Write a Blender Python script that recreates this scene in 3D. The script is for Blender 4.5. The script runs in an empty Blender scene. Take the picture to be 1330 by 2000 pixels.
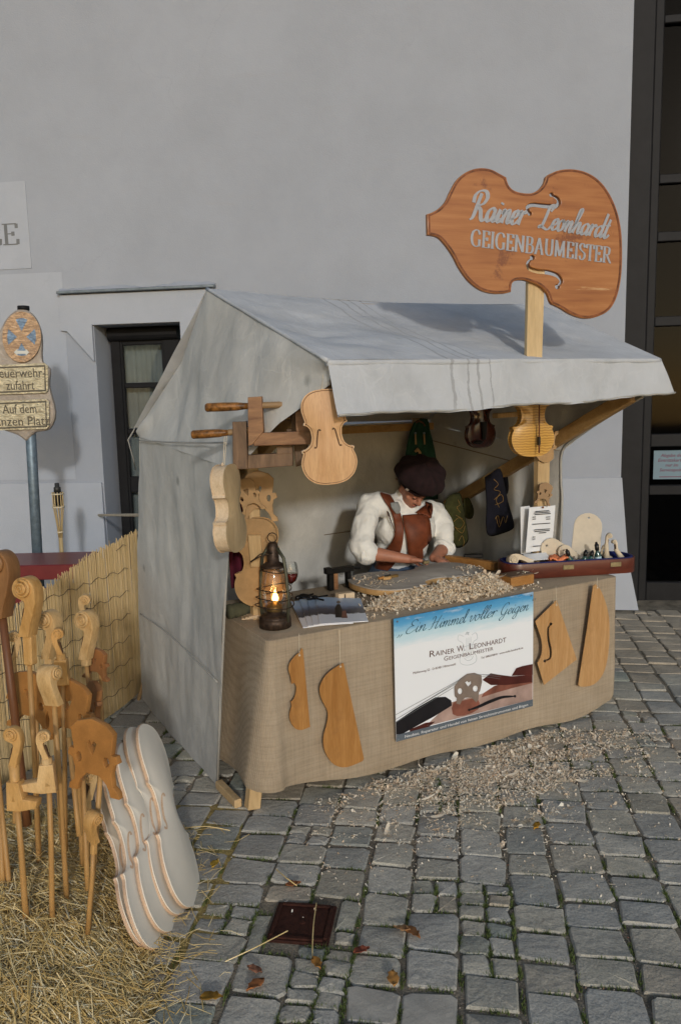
import bpy, bmesh, math, random
from mathutils import Vector, Matrix, noise
random.seed(11)
R = math.radians
sc = bpy.context.scene
col = sc.collection

# ------------------------------------------------------------------ camera
FPX, CAMH = 1519.0, 1.78
PITCH, ROLL = R(8.0), R(-1.3)
FW = Vector((0, math.cos(PITCH), -math.sin(PITCH)))
_u = Vector((0, math.sin(PITCH), math.cos(PITCH))); _r = Vector((1, 0, 0))
RT = _r*math.cos(ROLL) + _u*math.sin(ROLL)
UP = _u*math.cos(ROLL) - _r*math.sin(ROLL)
CAM = Vector((0, 0, CAMH))
cd = bpy.data.cameras.new('camera'); cam = bpy.data.objects.new('camera', cd); col.objects.link(cam)
cd.sensor_fit = 'VERTICAL'; cd.sensor_height = 24.0; cd.lens = FPX/2000*24.0; cd.clip_end = 500; cd.clip_start = .05
mw = Matrix((RT, UP, -FW)).transposed().to_4x4(); mw.translation = CAM
cam.matrix_world = mw
sc.camera = cam

# ------------------------------------------------------------------ light
SUN_EL = R(16.0)
SUN_SX = -0.20                       # the light travels (SX, 1) on the ground
wd = bpy.data.worlds.new('World'); sc.world = wd; wd.use_nodes = True
nt = wd.node_tree
sky = nt.nodes.new('ShaderNodeTexSky'); sky.sky_type = 'NISHITA'; sky.sun_disc = False
sky.sun_elevation = SUN_EL
to_sun = Vector((-SUN_SX, -1, 0)).normalized()
sky.sun_rotation = math.atan2(to_sun.x, to_sun.y)
sky.air_density = 1.0; sky.dust_density = 1.0; sky.ozone_density = 1.0
bg = nt.nodes['Background']; bg.inputs['Strength'].default_value = 0.15
nt.links.new(sky.outputs[0], bg.inputs['Color'])
sl = bpy.data.lights.new('sun', 'SUN'); sl.energy = 1.5; sl.angle = R(3.0); sl.color = (1.0, .99, .975)
so = bpy.data.objects.new('sun', sl); col.objects.link(so); so.location = (0, -6, 8)
ld = Vector((SUN_SX, 1, 0)).normalized()*math.cos(SUN_EL) + Vector((0, 0, -math.sin(SUN_EL)))
so.rotation_euler = ld.to_track_quat('-Z', 'Y').to_euler()
sc.view_settings.view_transform = 'Standard'; sc.view_settings.look = 'None'
sc.view_settings.exposure = -0.2; sc.view_settings.gamma = 1.0
sc.view_settings.use_curve_mapping = False
sc.render.engine = 'CYCLES'
sc.render.resolution_x, sc.render.resolution_y = 680, 1024

# ------------------------------------------------------------------ measuring helpers (site survey -> metres)
def ray(x, y): return FW*FPX + RT*(x-665) + UP*(1000-y)
def onplane(x, y, p, n):
    q = ray(x, y); n = Vector(n); return CAM + q*((Vector(p)-CAM).dot(n)/q.dot(n))
def G(x, y, z=0.0): return onplane(x, y, (0, 0, z), (0, 0, 1))
SA = R(60.4)                                     # stall frame: U along the table front, V to its back
U = Vector((math.sin(SA), math.cos(SA), 0)); V = Vector((-math.cos(SA), math.sin(SA), 0)); Z = Vector((0, 0, 1))
O = Vector((-0.323, 3.203, 0))
def W(u, v, z): return O + U*u + V*v + Z*z
def PV(x, y, v): return onplane(x, y, O+V*v, V)
def PU(x, y, u): return onplane(x, y, O+U*u, U)
def uvz(p): d = p-O; return d.dot(U), d.dot(V), p.z
WA = R(-7.8)                                     # building wall frame
WU = Vector((math.cos(WA), math.sin(WA), 0)); WN = Vector((-math.sin(WA), math.cos(WA), 0))
WO = Vector((2.492, 6.335, 0))
def WP(s, z, n=0.0): return WO + WU*s + WN*n + Z*z
def PW(x, y, n=0.0):
    p = onplane(x, y, WO+WN*n, WN); d = p-WO; return d.dot(WU), p.z

# ------------------------------------------------------------------ object helpers
ORG = {}
def tag(o, label=None, cat=None, group=None, kind=None):
    if label: o['label'] = label
    if cat: o['category'] = cat
    if group: o['group'] = group
    if kind: o['kind'] = kind
    return o
def thing(name, label, cat, loc, group=None):
    o = bpy.data.objects.new(name, None); col.objects.link(o); o.location = loc
    o.empty_display_size = .05
    ORG[o] = Vector(loc); return tag(o, label, cat, group)
def finish(name, verts, faces, mat, parent=None, smooth=False, org=None, me=None):
    """verts in world metres -> one mesh object"""
    if parent is not None: base = ORG[parent]
    elif org is not None: base = Vector(org)
    else:
        n = len(verts); base = Vector((sum(v[0] for v in verts)/n, sum(v[1] for v in verts)/n, min(v[2] for v in verts)))
    me = bpy.data.meshes.new(name)
    me.from_pydata([(v[0]-base.x, v[1]-base.y, v[2]-base.z) for v in verts], [], faces); me.update()
    if smooth: me.polygons.foreach_set('use_smooth', [True]*len(me.polygons))
    o = bpy.data.objects.new(name, me); col.objects.link(o)
    if mat: me.materials.append(mat)
    if parent is not None: o.parent = parent
    else: o.location = base
    ORG[o] = base
    return o
class MB:
    def __init__(s): s.v = []; s.f = []
    def add(s, vs, fs):
        b = len(s.v); s.v += [Vector(p) for p in vs]; s.f += [tuple(i+b for i in q) for q in fs]
    def box(s, c, ax, h):
        """centre, three axes, three half sizes"""
        c = Vector(c); a, b, d = [Vector(x).normalized() for x in ax]
        vs = [c + a*h[0]*i + b*h[1]*j + d*h[2]*k for i in (-1, 1) for j in (-1, 1) for k in (-1, 1)]
        fs = [(0, 1, 3, 2), (4, 6, 7, 5), (0, 4, 5, 1), (2, 3, 7, 6), (0, 2, 6, 4), (1, 5, 7, 3)]
        if a.cross(b).dot(d) < 0: fs = [q[::-1] for q in fs]
        s.add(vs, fs); return s
    def cbox(s, c, ax, h, r=.004):
        """box with chamfered edges"""
        c = Vector(c); a, b, d = [Vector(x).normalized() for x in ax]; r = min(r, min(h)*.45)
        bm = bmesh.new(); bmesh.ops.create_cube(bm, size=2)
        for v in bm.verts: v.co = Vector((v.co.x*h[0], v.co.y*h[1], v.co.z*h[2]))
        bmesh.ops.bevel(bm, geom=bm.edges[:], offset=r, segments=1, affect='EDGES')
        bm.verts.index_update()
        flip = a.cross(b).dot(d) < 0
        s.add([c+a*v.co.x+b*v.co.y+d*v.co.z for v in bm.verts], [tuple(v.index for v in (f.verts if not flip else reversed(f.verts))) for f in bm.faces])
        bm.free(); return s
    def bar(s, p, q, w, h, side=None, r=.004):
        """squared timber from p to q"""
        p, q = Vector(p), Vector(q); d = (q-p)
        a = Vector(side) if side is not None else (Z.cross(d) if abs(d.normalized().z) < .98 else Vector((1, 0, 0)))
        a = (a - d*(a.dot(d)/d.length_squared)).normalized(); b = d.cross(a).normalized()
        return s.cbox((p+q)/2, (a, b, d), (w/2, h/2, d.length/2), r)
    def tube(s, pts, rad, n=8, caps=True, closed=False):
        pts = [Vector(p) for p in pts]; m = len(pts)
        rad = [rad]*m if not hasattr(rad, '__len__') else rad
        t0 = (pts[1]-pts[0]).normalized(); a = t0.orthogonal().normalized(); vs = []
        for i, p in enumerate(pts):
            if closed: t = pts[(i+1) % m]-pts[i-1]
            else: t = pts[min(i+1, m-1)]-pts[max(i-1, 0)]
            t = t.normalized() if t.length > 1e-9 else t0
            a = (a - t*a.dot(t)); a = a.normalized() if a.length > 1e-6 else t.orthogonal().normalized()
            b = t.cross(a)
            r = rad[i]; ra, rb = r if hasattr(r, '__len__') else (r, r)
            vs += [p + a*math.cos(2*math.pi*k/n)*ra + b*math.sin(2*math.pi*k/n)*rb for k in range(n)]
        fs = []
        for i in range(m if closed else m-1):
            j = (i+1) % m
            fs += [(i*n+k, i*n+(k+1) % n, j*n+(k+1) % n, j*n+k) for k in range(n)]
        if caps and not closed: fs += [tuple(range(n))[::-1], tuple((m-1)*n+k for k in range(n))]
        s.add(vs, fs); return s
    def lathe(s, c, prof, n=20, axis=Z, caps=True):
        """profile [(r, h)] about an axis through c"""
        axis = Vector(axis).normalized(); a = axis.orthogonal().normalized(); b = axis.cross(a); c = Vector(c); vs = []
        for r, h in prof: vs += [c+axis*h+(a*math.cos(2*math.pi*k/n)+b*math.sin(2*math.pi*k/n))*r for k in range(n)]
        m = len(prof)
        fs = [(i*n+k, i*n+(k+1) % n, (i+1)*n+(k+1) % n, (i+1)*n+k) for i in range(m-1) for k in range(n)]
        if caps: fs += [tuple(range(n))[::-1], tuple((m-1)*n+k for k in range(n))]
        s.add(vs, fs); return s
    def ball(s, c, r, ax=None, n=12, m=8):
        c = Vector(c); rr = r if hasattr(r, '__len__') else (r, r, r)
        A = ax or (Vector((1, 0, 0)), Vector((0, 1, 0)), Z)
        A = [Vector(x).normalized() for x in A]
        vs = [c-A[2]*rr[2]]
        for i in range(1, m):
            t = math.pi*i/m
            vs += [c + A[0]*rr[0]*math.sin(t)*math.cos(2*math.pi*k/n)+A[1]*rr[1]*math.sin(t)*math.sin(2*math.pi*k/n)-A[2]*rr[2]*math.cos(t) for k in range(n)]
        vs.append(c+A[2]*rr[2]); e = len(vs)-1
        fs = [(0, 1+(k+1) % n, 1+k) for k in range(n)]
        for i in range(m-2): fs += [(1+i*n+k, 1+i*n+(k+1) % n, 1+(i+1)*n+(k+1) % n, 1+(i+1)*n+k) for k in range(n)]
        fs += [(1+(m-2)*n+k, 1+(m-2)*n+(k+1) % n, e) for k in range(n)]
        s.add(vs, fs); return s
    def grid(s, rows, closed=False, flip=False):
        n = len(rows[0]); vs = [p for r in rows for p in r]; fs = []
        for i in range(len(rows)-1):
            for k in range(n if closed else n-1):
                q = (i*n+k, i*n+(k+1) % n, (i+1)*n+(k+1) % n, (i+1)*n+k)
                fs.append(q[::-1] if flip else q)
        s.add(vs, fs); return s
    def build(s, name, mat, parent=None, smooth=False, org=None): return finish(name, s.v, s.f, mat, parent, smooth, org)
def thick(o, t, off=-1.0):
    m = o.modifiers.new('solid', 'SOLIDIFY'); m.thickness = t; m.offset = off; return o
def autosmooth(o, ang=35):
    me = o.data; me.polygons.foreach_set('use_smooth', [True]*len(me.polygons)); me.set_sharp_from_angle(angle=R(ang)); return o

def crom(pts, n=6, closed=False):
    """Catmull-Rom through points"""
    P = [Vector(p) for p in pts]
    if len(P) < 3 and not closed: return P
    m = len(P); out = []
    for i in range(m if closed else m-1):
        if closed: a, b, c, d = P[i-1], P[i], P[(i+1) % m], P[(i+2) % m]
        else: a, b, c, d = P[max(i-1, 0)], P[i], P[i+1], P[min(i+2, m-1)]
        for k in range(n):
            t = k/n
            out.append(.5*((2*b)+(c-a)*t+(2*a-5*b+4*c-d)*t*t+(3*b-a-3*c+d)*t**3))
    if not closed: out.append(P[-1])
    return out
def prism2d(loops, depth, bevel=0.0):
    """closed 2-D loops (first the outline, then holes) -> verts, faces; z from 0 to depth"""
    cu = bpy.data.curves.new('tmp', 'CURVE'); cu.dimensions = '2D'; cu.fill_mode = 'BOTH'
    cu.extrude = max(depth/2-bevel, 1e-5); cu.bevel_depth = bevel; cu.bevel_resolution = 1; cu.offset = -bevel
    for lp in loops:
        sp = cu.splines.new('POLY'); sp.points.add(len(lp)-1); sp.use_cyclic_u = True
        for i, p in enumerate(lp): sp.points[i].co = (p[0], p[1], 0, 1)
    ob = bpy.data.objects.new('tmp', cu); me = bpy.data.meshes.new_from_object(ob)
    vs = [Vector((v.co.x, v.co.y, v.co.z+depth/2)) for v in me.vertices]; fs = [tuple(p.vertices) for p in me.polygons]
    bpy.data.objects.remove(ob); bpy.data.curves.remove(cu); bpy.data.meshes.remove(me)
    return vs, fs
def frame(o, x, y):
    """matrix with x, y axes (made orthonormal) and z = x cross y"""
    x = Vector(x).normalized(); y = Vector(y); y = (y-x*y.dot(x)).normalized(); z = x.cross(y)
    m = Matrix((x, y, z)).transposed().to_4x4(); m.translation = Vector(o); return m
def plate(name, loops, depth, M, mat, parent=None, bevel=0.0, org=None):
    vs, fs = prism2d(loops, depth, bevel)
    o = finish(name, [M @ v for v in vs], fs, mat, parent, False, org)
    if bevel: autosmooth(o, 40)
    return o
def traced(name, loops, p, n, depth, mat, parent=None, bevel=0.0, smooth=0, org=None):
    """outline measured on a plane through p with normal n (towards the viewer); thickness grows backwards"""
    n = Vector(n).normalized(); x = Z.cross(n).normalized(); y = n.cross(x)
    p = Vector(p); M = Matrix((x, y, n)).transposed().to_4x4(); M.translation = p-n*depth
    L2 = []
    for lp in loops:
        if smooth: lp = [(q.x, q.y) for q in crom([(a, b) for a, b in lp], smooth, True)]
        L2.append([((onplane(a, b, p, n)-p).dot(x), (onplane(a, b, p, n)-p).dot(y)) for a, b in lp])
    return plate(name, L2, depth, M, mat, parent, bevel, org)

# ------------------------------------------------------------------ materials
MATS = {}
def newmat(name):
    m = bpy.data.materials.new(name); m.use_nodes = True; t = m.node_tree
    return m, t, t.nodes, t.links, t.nodes['Principled BSDF']
def setin(n, k, v):
    if k in n.inputs: n.inputs[k].default_value = v
def mapping(t, scale=(1, 1, 1), rotz=0.0, coord='Object', rot=None):
    tc = t.nodes.new('ShaderNodeTexCoord'); mp = t.nodes.new('ShaderNodeMapping')
    mp.inputs['Scale'].default_value = scale; mp.inputs['Rotation'].default_value = rot or (0, 0, rotz)
    t.links.new(tc.outputs[coord], mp.inputs['Vector']); return mp
def noisenode(t, vec, scale, detail=4, rough=.55):
    n = t.nodes.new('ShaderNodeTexNoise'); n.inputs['Scale'].default_value = scale
    n.inputs['Detail'].default_value = detail; n.inputs['Roughness'].default_value = rough
    if vec is not None: t.links.new(vec, n.inputs['Vector'])
    return n
def ramp(t, fac, stops):
    r = t.nodes.new('ShaderNodeValToRGB'); e = r.color_ramp.elements
    while len(e) < len(stops): e.new(.5)
    for i, (p, c) in enumerate(stops):
        e[i].position = p; e[i].color = (*c, 1) if len(c) == 3 else c
    t.links.new(fac, r.inputs['Fac']); return r
def mixc(t, fac, a, b, mode='MIX'):
    m = t.nodes.new('ShaderNodeMix'); m.data_type = 'RGBA'; m.blend_type = mode
    for sock, val in ((m.inputs[0], fac), (m.inputs[6], a), (m.inputs[7], b)):
        if hasattr(val, 'links'): t.links.new(val, sock)
        else: sock.default_value = val if not hasattr(val, '__len__') else (*val, 1)
    return m.outputs[2]
def bumpnode(t, h, strength, dist, bsdf, prev=None):
    b = t.nodes.new('ShaderNodeBump'); b.inputs['Strength'].default_value = strength; b.inputs['Distance'].default_value = dist
    t.links.new(h, b.inputs['Height'])
    if prev: t.links.new(prev.outputs[0], b.inputs['Normal'])
    t.links.new(b.outputs[0], bsdf.inputs['Normal']); return b
def mat(name, c, rough=.6, var=.12, vs=6.0, bump=0.0, bs=60.0, bd=.002, metal=0.0, spec=.3, coat=0.0, fine=0.0):
    if name in MATS: return MATS[name]
    m, t, N, L, b = newmat(name)
    setin(b, 'Roughness', rough); setin(b, 'Metallic', metal); setin(b, 'Specular IOR Level', spec); setin(b, 'Coat Weight', coat); setin(b, 'Coat Roughness', .15)
    mp = mapping(t)
    n = noisenode(t, mp.outputs[0], vs, 5, .6)
    lo = tuple(max(0, x*(1-var)) for x in c); hi = tuple(min(1, x*(1+var)) for x in c)
    colr = ramp(t, n.outputs[0], [(.3, lo), (.7, hi)]).outputs[0]
    if fine:
        n3 = noisenode(t, mp.outputs[0], vs*18, 3, .6)
        colr = mixc(t, fine, colr, ramp(t, n3.outputs[0], [(.35, (.25,)*3), (.65, (1, 1, 1))]).outputs[0], 'MULTIPLY')
    L.new(colr, b.inputs['Base Color'])
    if bump:
        n2 = noisenode(t, mp.outputs[0], bs, 4, .6); bumpnode(t, n2.outputs[0], bump, bd, b)
    MATS[name] = m; return m
def wood(name, c1, c2, axis='z', scale=9.0, stretch=9.0, rough=.55, coat=0.0, rotz=0.0, stain=None):
    """grain runs along the axis"""
    if name in MATS: return MATS[name]
    m, t, N, L, b = newmat(name); setin(b, 'Roughness', rough); setin(b, 'Specular IOR Level', .35); setin(b, 'Coat Weight', coat); setin(b, 'Coat Roughness', .2)
    s = [scale]*3; s['xyz'.index(axis)] = scale/stretch
    mp = mapping(t, tuple(s), rotz)
    n1 = noisenode(t, mp.outputs[0], 1.0, 6, .62); n1.inputs['Distortion'].default_value = .6
    n2 = noisenode(t, mp.outputs[0], 7.0, 3, .6)
    c = ramp(t, n1.outputs[0], [(.32, c1), (.68, c2)]).outputs[0]
    c = mixc(t, .35, c, ramp(t, n2.outputs[0], [(.3, (.55, .5, .45)), (.6, (1, 1, 1))]).outputs[0], 'MULTIPLY')
    if stain:
        mp2 = mapping(t); n3 = noisenode(t, mp2.outputs[0], 7, 6, .65)
        c = mixc(t, ramp(t, n3.outputs[0], [(.55, (0, 0, 0)), (.72, (.8, .8, .8))]).outputs[0], c, stain)
    L.new(c, b.inputs['Base Color']); bumpnode(t, n2.outputs[0], .15, .001, b)
    MATS[name] = m; return m
# ------------------------------------------------------------------ plain materials
m_dirt = mat('joint earth', (.25, .21, .15), .95, .5, 9, .8, 90, .01, fine=.5)
def stone_mat():
    m, t, N, L, b = newmat('granite sett'); setin(b, 'Roughness', .78); setin(b, 'Specular IOR Level', .3)
    oi = N.new('ShaderNodeObjectInfo'); tc = N.new('ShaderNodeTexCoord')
    geo = N.new('ShaderNodeNewGeometry')
    n1 = noisenode(t, geo.outputs['Position'], 5.0, 5, .6); n2 = noisenode(t, geo.outputs['Position'], 160, 2, .7); n3 = noisenode(t, geo.outputs['Position'], 28, 4, .6)
    base = ramp(t, oi.outputs['Random'], [(0, (.46, .435, .375)), (.3, (.57, .535, .455)), (.55, (.53, .485, .38)), (.72, (.60, .55, .44)), (.82, (.50, .42, .31)), (.9, (.40, .42, .35)), (1, (.43, .41, .36))]).outputs[0]
    c = mixc(t, .6, base, ramp(t, n1.outputs[0], [(.3, (.5, .5, .5)), (.7, (1, 1, 1))]).outputs[0], 'MULTIPLY')
    c = mixc(t, .55, c, ramp(t, n2.outputs[0], [(.35, (.45, .45, .45)), (.62, (1.0, 1.0, 1.0))]).outputs[0], 'MULTIPLY')
    c = mixc(t, ramp(t, n3.outputs[0], [(.58, (0, 0, 0)), (.75, (.3, .3, .3))]).outputs[0], c, (.5, .48, .43))
    L.new(c, b.inputs['Base Color'])
    b1 = bumpnode(t, n3.outputs[0], .7, .010, b); bumpnode(t, n2.outputs[0], .35, .002, b, b1)
    return m
m_stone = stone_mat()
m_lime = mat('pale limestone', (.46, .42, .35), .75, .16, 14, .5, 30, .006, fine=.25)

# ------------------------------------------------------------------ ground and paving
gm = MB(); gm.add([(-60, -40, -.009), (60, -40, -.009), (60, 60, -.009), (-60, 60, -.009)], [(0, 1, 2, 3)])
ground = gm.build('ground', m_dirt, org=(0, 0, -.009)); tag(ground, kind='structure')
SD = R(8.4)                                          # direction of the sett courses
SF = Vector((math.sin(SD), math.cos(SD), 0)); SR = Vector((math.cos(SD), -math.sin(SD), 0))
def stone_geo(a0, a1, f0, f1, seed):
    rnd = random.Random(seed)
    dz = rnd.uniform(-.004, .003); tx, ty = rnd.uniform(-.01, .01), rnd.uniform(-.01, .01)
    def ring(ins, z, j):
        pts = []
        la, lf = a1-a0, f1-f0
        c = min(la, lf)*.10
        base = [(a0+c, f0), (a1-c, f0), (a1, f0+c), (a1, f1-c), (a1-c, f1), (a0+c, f1), (a0, f1-c), (a0, f0+c)]
        ca, cf = (a0+a1)/2, (f0+f1)/2
        for i, (p, q) in enumerate(base):
            p = p+jit[i][0]; q = q+jit[i][1]
            da, df = p-ca, q-cf; k = 1-ins/max(.02, math.hypot(da, df))
            pts.append((ca+da*k, cf+df*k, z+dz+da*tx+df*ty+j*rnd.uniform(-.003, .003)))
        return pts
    jit = [(rnd.uniform(-.009, .009), rnd.uniform(-.009, .009)) for _ in range(8)]
    r0 = ring(-.002, -.06, 0); r1 = ring(0, -.022, 0); r2 = ring(.002, -.005, .6); r3 = ring(.009, .000, .8)
    vs = [SR*p[0]+SF*p[1]+Z*p[2] for p in r0+r1+r2+r3]
    ctr = SR*((a0+a1)/2)+SF*((f0+f1)/2)+Z*(.002+dz); vs.append(ctr)
    fs = [(i*8+k, i*8+(k+1) % 8, (i+1)*8+(k+1) % 8, (i+1)*8+k) for i in range(3) for k in range(8)]
    fs += [(24+k, 24+(k+1) % 8, 32) for k in range(8)]
    return vs, fs, ctr
stones = []
def px(p):
    q = p-CAM; d = q.dot(FW)
    return (665+FPX*q.dot(RT)/d, 1000-FPX*q.dot(UP)/d) if d > .1 else (-9e9, 9e9)
COVER = [G(533, 1840), G(650, 1836), G(640, 1765), G(540, 1768)]
cov_a = (min(p.dot(SR) for p in COVER), max(p.dot(SR) for p in COVER)); cov_f = (min(p.dot(SF) for p in COVER), max(p.dot(SF) for p in COVER))
rs = random.Random(5)
a = -3.2; ncol = 0
while a < 4.4:
    w = rs.uniform(.165, .2)
    smallcol = abs(a-(-.02)) < .09 and False
    f = -.6+rs.uniform(0, .15)
    while f < 6.9:
        ln = rs.uniform(.125, .205)
        g = rs.uniform(.006, .013)
        ctr = SR*(a+w/2)+SF*(f+ln/2); x, y = px(ctr)
        if rs.random() < .09:
            cells = [(a, a+w*.48, f, f+ln*.5-g*.5), (a+w*.52, a+w-g, f, f+ln*.5-g*.5), (a, a+w*.46, f+ln*.5, f+ln-g), (a+w*.5, a+w-g, f+ln*.5, f+ln-g)]
        elif (555 < x < 655 and y > 1815) or (870 < x < 1000 and 1775 < y < 1900):
            k = max(2, round(ln/.095)); cells = []
            for i in range(k):
                cells += [(a, a+w*.5-g*.6, f+ln*i/k, f+ln*(i+1)/k-g*.7), (a+w*.5, a+w-g, f+ln*i/k+rs.uniform(-.008, .008), f+ln*(i+1)/k-g*.7)]
        else: cells = [(a, a+w-g, f, f+ln-g)]
        for c in cells:
            mid = SR*((c[0]+c[1])/2)+SF*((c[2]+c[3])/2)
            m_, n_ = .03, .03
            if c[1] > cov_a[0] and c[0] < cov_a[1] and c[3] > cov_f[0] and c[2] < cov_f[1]:
                opts = [(c[0], cov_a[0]-.006, c[2], c[3]), (cov_a[1]+.006, c[1], c[2], c[3]), (c[0], c[1], c[2], cov_f[0]-.006), (c[0], c[1], cov_f[1]+.006, c[3])]
                opts = [q for q in opts if q[1]-q[0] > .02 and q[3]-q[2] > .02]
                if not opts: continue
                c = max(opts, key=lambda q: (q[1]-q[0])*(q[3]-q[2])); mid = SR*((c[0]+c[1])/2)+SF*((c[2]+c[3])/2)
            if (mid-WO).dot(WN) > -.02: continue
            stones.append((*c, mid))
        f += ln
    a += w; ncol += 1
def vis(s):
    x, y = px(s[4]); d = (s[4]-CAM).length
    if not (-70 < x < 1400 and 1130 < y < 2060): return -1
    if x < 300 and y > 1430+max(0, (x-180))*2.2: return -1            # under the straw
    u, v, z = uvz(s[4])
    if 0.1 < u < 2.1 and v > .15: return -1                     # under the stall
    return 1/d
stones.sort(key=lambda s: -vis(s))
rest = MB()
for i, s in enumerate(stones):
    vs, fs, c = stone_geo(*s[:4], i)
    if i < 300:
        x, y = px(s[4])
        pale = (650 < x < 930 and y > 1925 and (s[1]-s[0]) > .1)
        o = finish('paving_stone', [tuple(v-c) for v in vs], fs, m_lime if pale else m_stone, None, True, org=(0, 0, 0))
        o.data.set_sharp_from_angle(angle=R(24)); o.parent = ground; o.location = c-Vector((0, 0, -.009)); ORG[o] = c
    else: rest.add(vs, fs)
o = rest.build('paving_stone_field', m_stone, ground, True); o.data.set_sharp_from_angle(angle=R(24)); tag(o, kind='stuff')

m_rust = mat('rusty cast iron', (.055, .018, .011), .75, .45, 40, .5, 130, .003, .3, fine=.3)
cc = (sum(COVER, Vector())/4); ca, cf = (cov_a[1]-cov_a[0])/2-.008, (cov_f[1]-cov_f[0])/2-.008
cv = thing('access_cover', 'small square rusty iron cover set flush among the grey paving stones', 'cover', cc)
MB().cbox(cc+Z*-.012, (SR, SF, Z), (ca, cf, .012), .003).build('lid', m_rust, cv)
mb = MB()
for k in (-1, 1):
    mb.cbox(cc+SR*k*(ca-.014)+Z*.0035, (SR, SF, Z), (.006, cf-.02, .004), .001)
    mb.cbox(cc+SF*k*(cf-.014)+Z*.0035, (SR, SF, Z), (ca-.02, .006, .0035), .001)
mb.build('raised_rim', m_rust, cv)
MB().lathe(cc, [(.012, -.001), (.012, .003), (.006, .004)], 10).build('key_hole_boss', m_rust, cv)

# ------------------------------------------------------------------ the white building
def plaster(name, c, stain):
    m, t, N, L, b = newmat(name); setin(b, 'Roughness', .9); setin(b, 'Specular IOR Level', .15)
    mp = mapping(t); n1 = noisenode(t, mp.outputs[0], .8, 6, .6)
    n4 = noisenode(t, mp.outputs[0], 2.4, 6, .7)
    mp2 = mapping(t, (.7, .7, 4.5), 0); n2 = noisenode(t, mp2.outputs[0], 1.6, 7, .68); n3 = noisenode(t, mp.outputs[0], 120, 3, .6)
    cc_ = ramp(t, n1.outputs[0], [(.3, tuple(x*.93 for x in c)), (.7, c)]).outputs[0]
    cc_ = mixc(t, .5, cc_, ramp(t, n4.outputs[0], [(.35, (.9, .9, .89)), (.6, (1, 1, 1))]).outputs[0], 'MULTIPLY')
    vo = N.new('ShaderNodeTexVoronoi'); vo.feature = 'DISTANCE_TO_EDGE'; vo.inputs['Scale'].default_value = .55
    mpv = mapping(t); nv_ = noisenode(t, mpv.outputs[0], 3.0, 4, .6); vm = N.new('ShaderNodeVectorMath'); vm.operation = 'MULTIPLY_ADD'; vm.inputs[1].default_value = (.5, .5, .5)
    L.new(nv_.outputs['Color'], vm.inputs[0]); L.new(mpv.outputs[0], vm.inputs[2]); L.new(vm.outputs[0], vo.inputs['Vector'])
    crk = N.new('ShaderNodeMath'); crk.operation = 'MULTIPLY'; L.new(ramp(t, vo.outputs['Distance'], [(.0, (.25,)*3), (.004, (0,)*3)]).outputs[0], crk.inputs[0]); L.new(ramp(t, n1.outputs[0], [(.5, (0,)*3), (.6, (1,)*3)]).outputs[0], crk.inputs[1])
    cc_ = mixc(t, crk.outputs[0], cc_, tuple(x*.75 for x in c))
    cc_ = mixc(t, ramp(t, n2.outputs[0], [(.63, (0, 0, 0)), (.74, (stain,)*3)]).outputs[0], cc_, (.33, .31, .29))
    L.new(cc_, b.inputs['Base Color'])
    b1 = bumpnode(t, n3.outputs[0], .5, .004, b); bumpnode(t, n1.outputs[0], .4, .03, b, b1); return m
m_pl = plaster('white plaster', (.345, .368, .41), .25)
m_pl2 = plaster('fresh white plaster', (.40, .425, .47), .1)
m_black = mat('black painted frame', (.010, .010, .011), .6, .2, 10, spec=.2)
m_zinc = mat('zinc flashing', (.2, .23, .25), .5, .25, 12, .2, 60, .002, .6)
def glass_mat(name, tint, rough=.03, mixf=.5, base=.04):
    m, t, N, L, b = newmat(name); N.remove(b)
    g = N.new('ShaderNodeBsdfGlossy'); g.inputs['Roughness'].default_value = rough; g.inputs['Color'].default_value = (.8, .8, .8, 1)
    tr = N.new('ShaderNodeBsdfTransparent'); tr.inputs['Color'].default_value = (*tint, 1)
    fr = N.new('ShaderNodeLayerWeight'); fr.inputs['Blend'].default_value = .3
    mt = N.new('ShaderNodeMath'); mt.operation = 'MULTIPLY_ADD'; mt.inputs[1].default_value = mixf; mt.inputs[2].default_value = base
    mx = N.new('ShaderNodeMixShader'); L.new(fr.outputs['Fresnel'], mt.inputs[0]); L.new(mt.outputs[0], mx.inputs[0]); L.new(tr.outputs[0], mx.inputs[1]); L.new(g.outputs[0], mx.inputs[2])
    L.new(mx.outputs[0], N['Material Output'].inputs[0]); return m
m_glass = glass_mat('window glass', (.72, .75, .75), .03, .4, .02)
m_dglass = glass_mat('door glass', (.12, .12, .125), .05, .03, .005)
NW = .10                                               # upper wall stands back of the plinth's foot
bld = thing('white_building', 'tall white plastered building with a black framed window and dark glazed doorway behind the stall', 'building', WP(0, 0, 0))
sP, _ = PW(1224, 500, NW)                              # edge of the wall at the glazed doorway
w0, wz1 = PW(184, 636, NW); w1, _ = PW(353, 636, NW)
wz0 = .25
Mw = frame(WP(0, 0, NW), WU, Z)
def wallrect(a, b, c, d): return [(a, c), (b, c), (b, d), (a, d)]
def walled(name, loops, dep, front, m, par, bevel=0):
    """plate on the building face whose front is `front` metres in front of the upper wall"""
    M = frame(WP(0, 0, NW), WU, Z); M.translation = WP(0, 0, NW) - WN*front + WN*dep
    return plate(name, loops, dep, M, m, par, bevel)
walled('wall', [wallrect(-11, sP, 0, 9.5), wallrect(w0, w1, wz0, wz1)], .38, 0, m_pl, bld)
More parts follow.
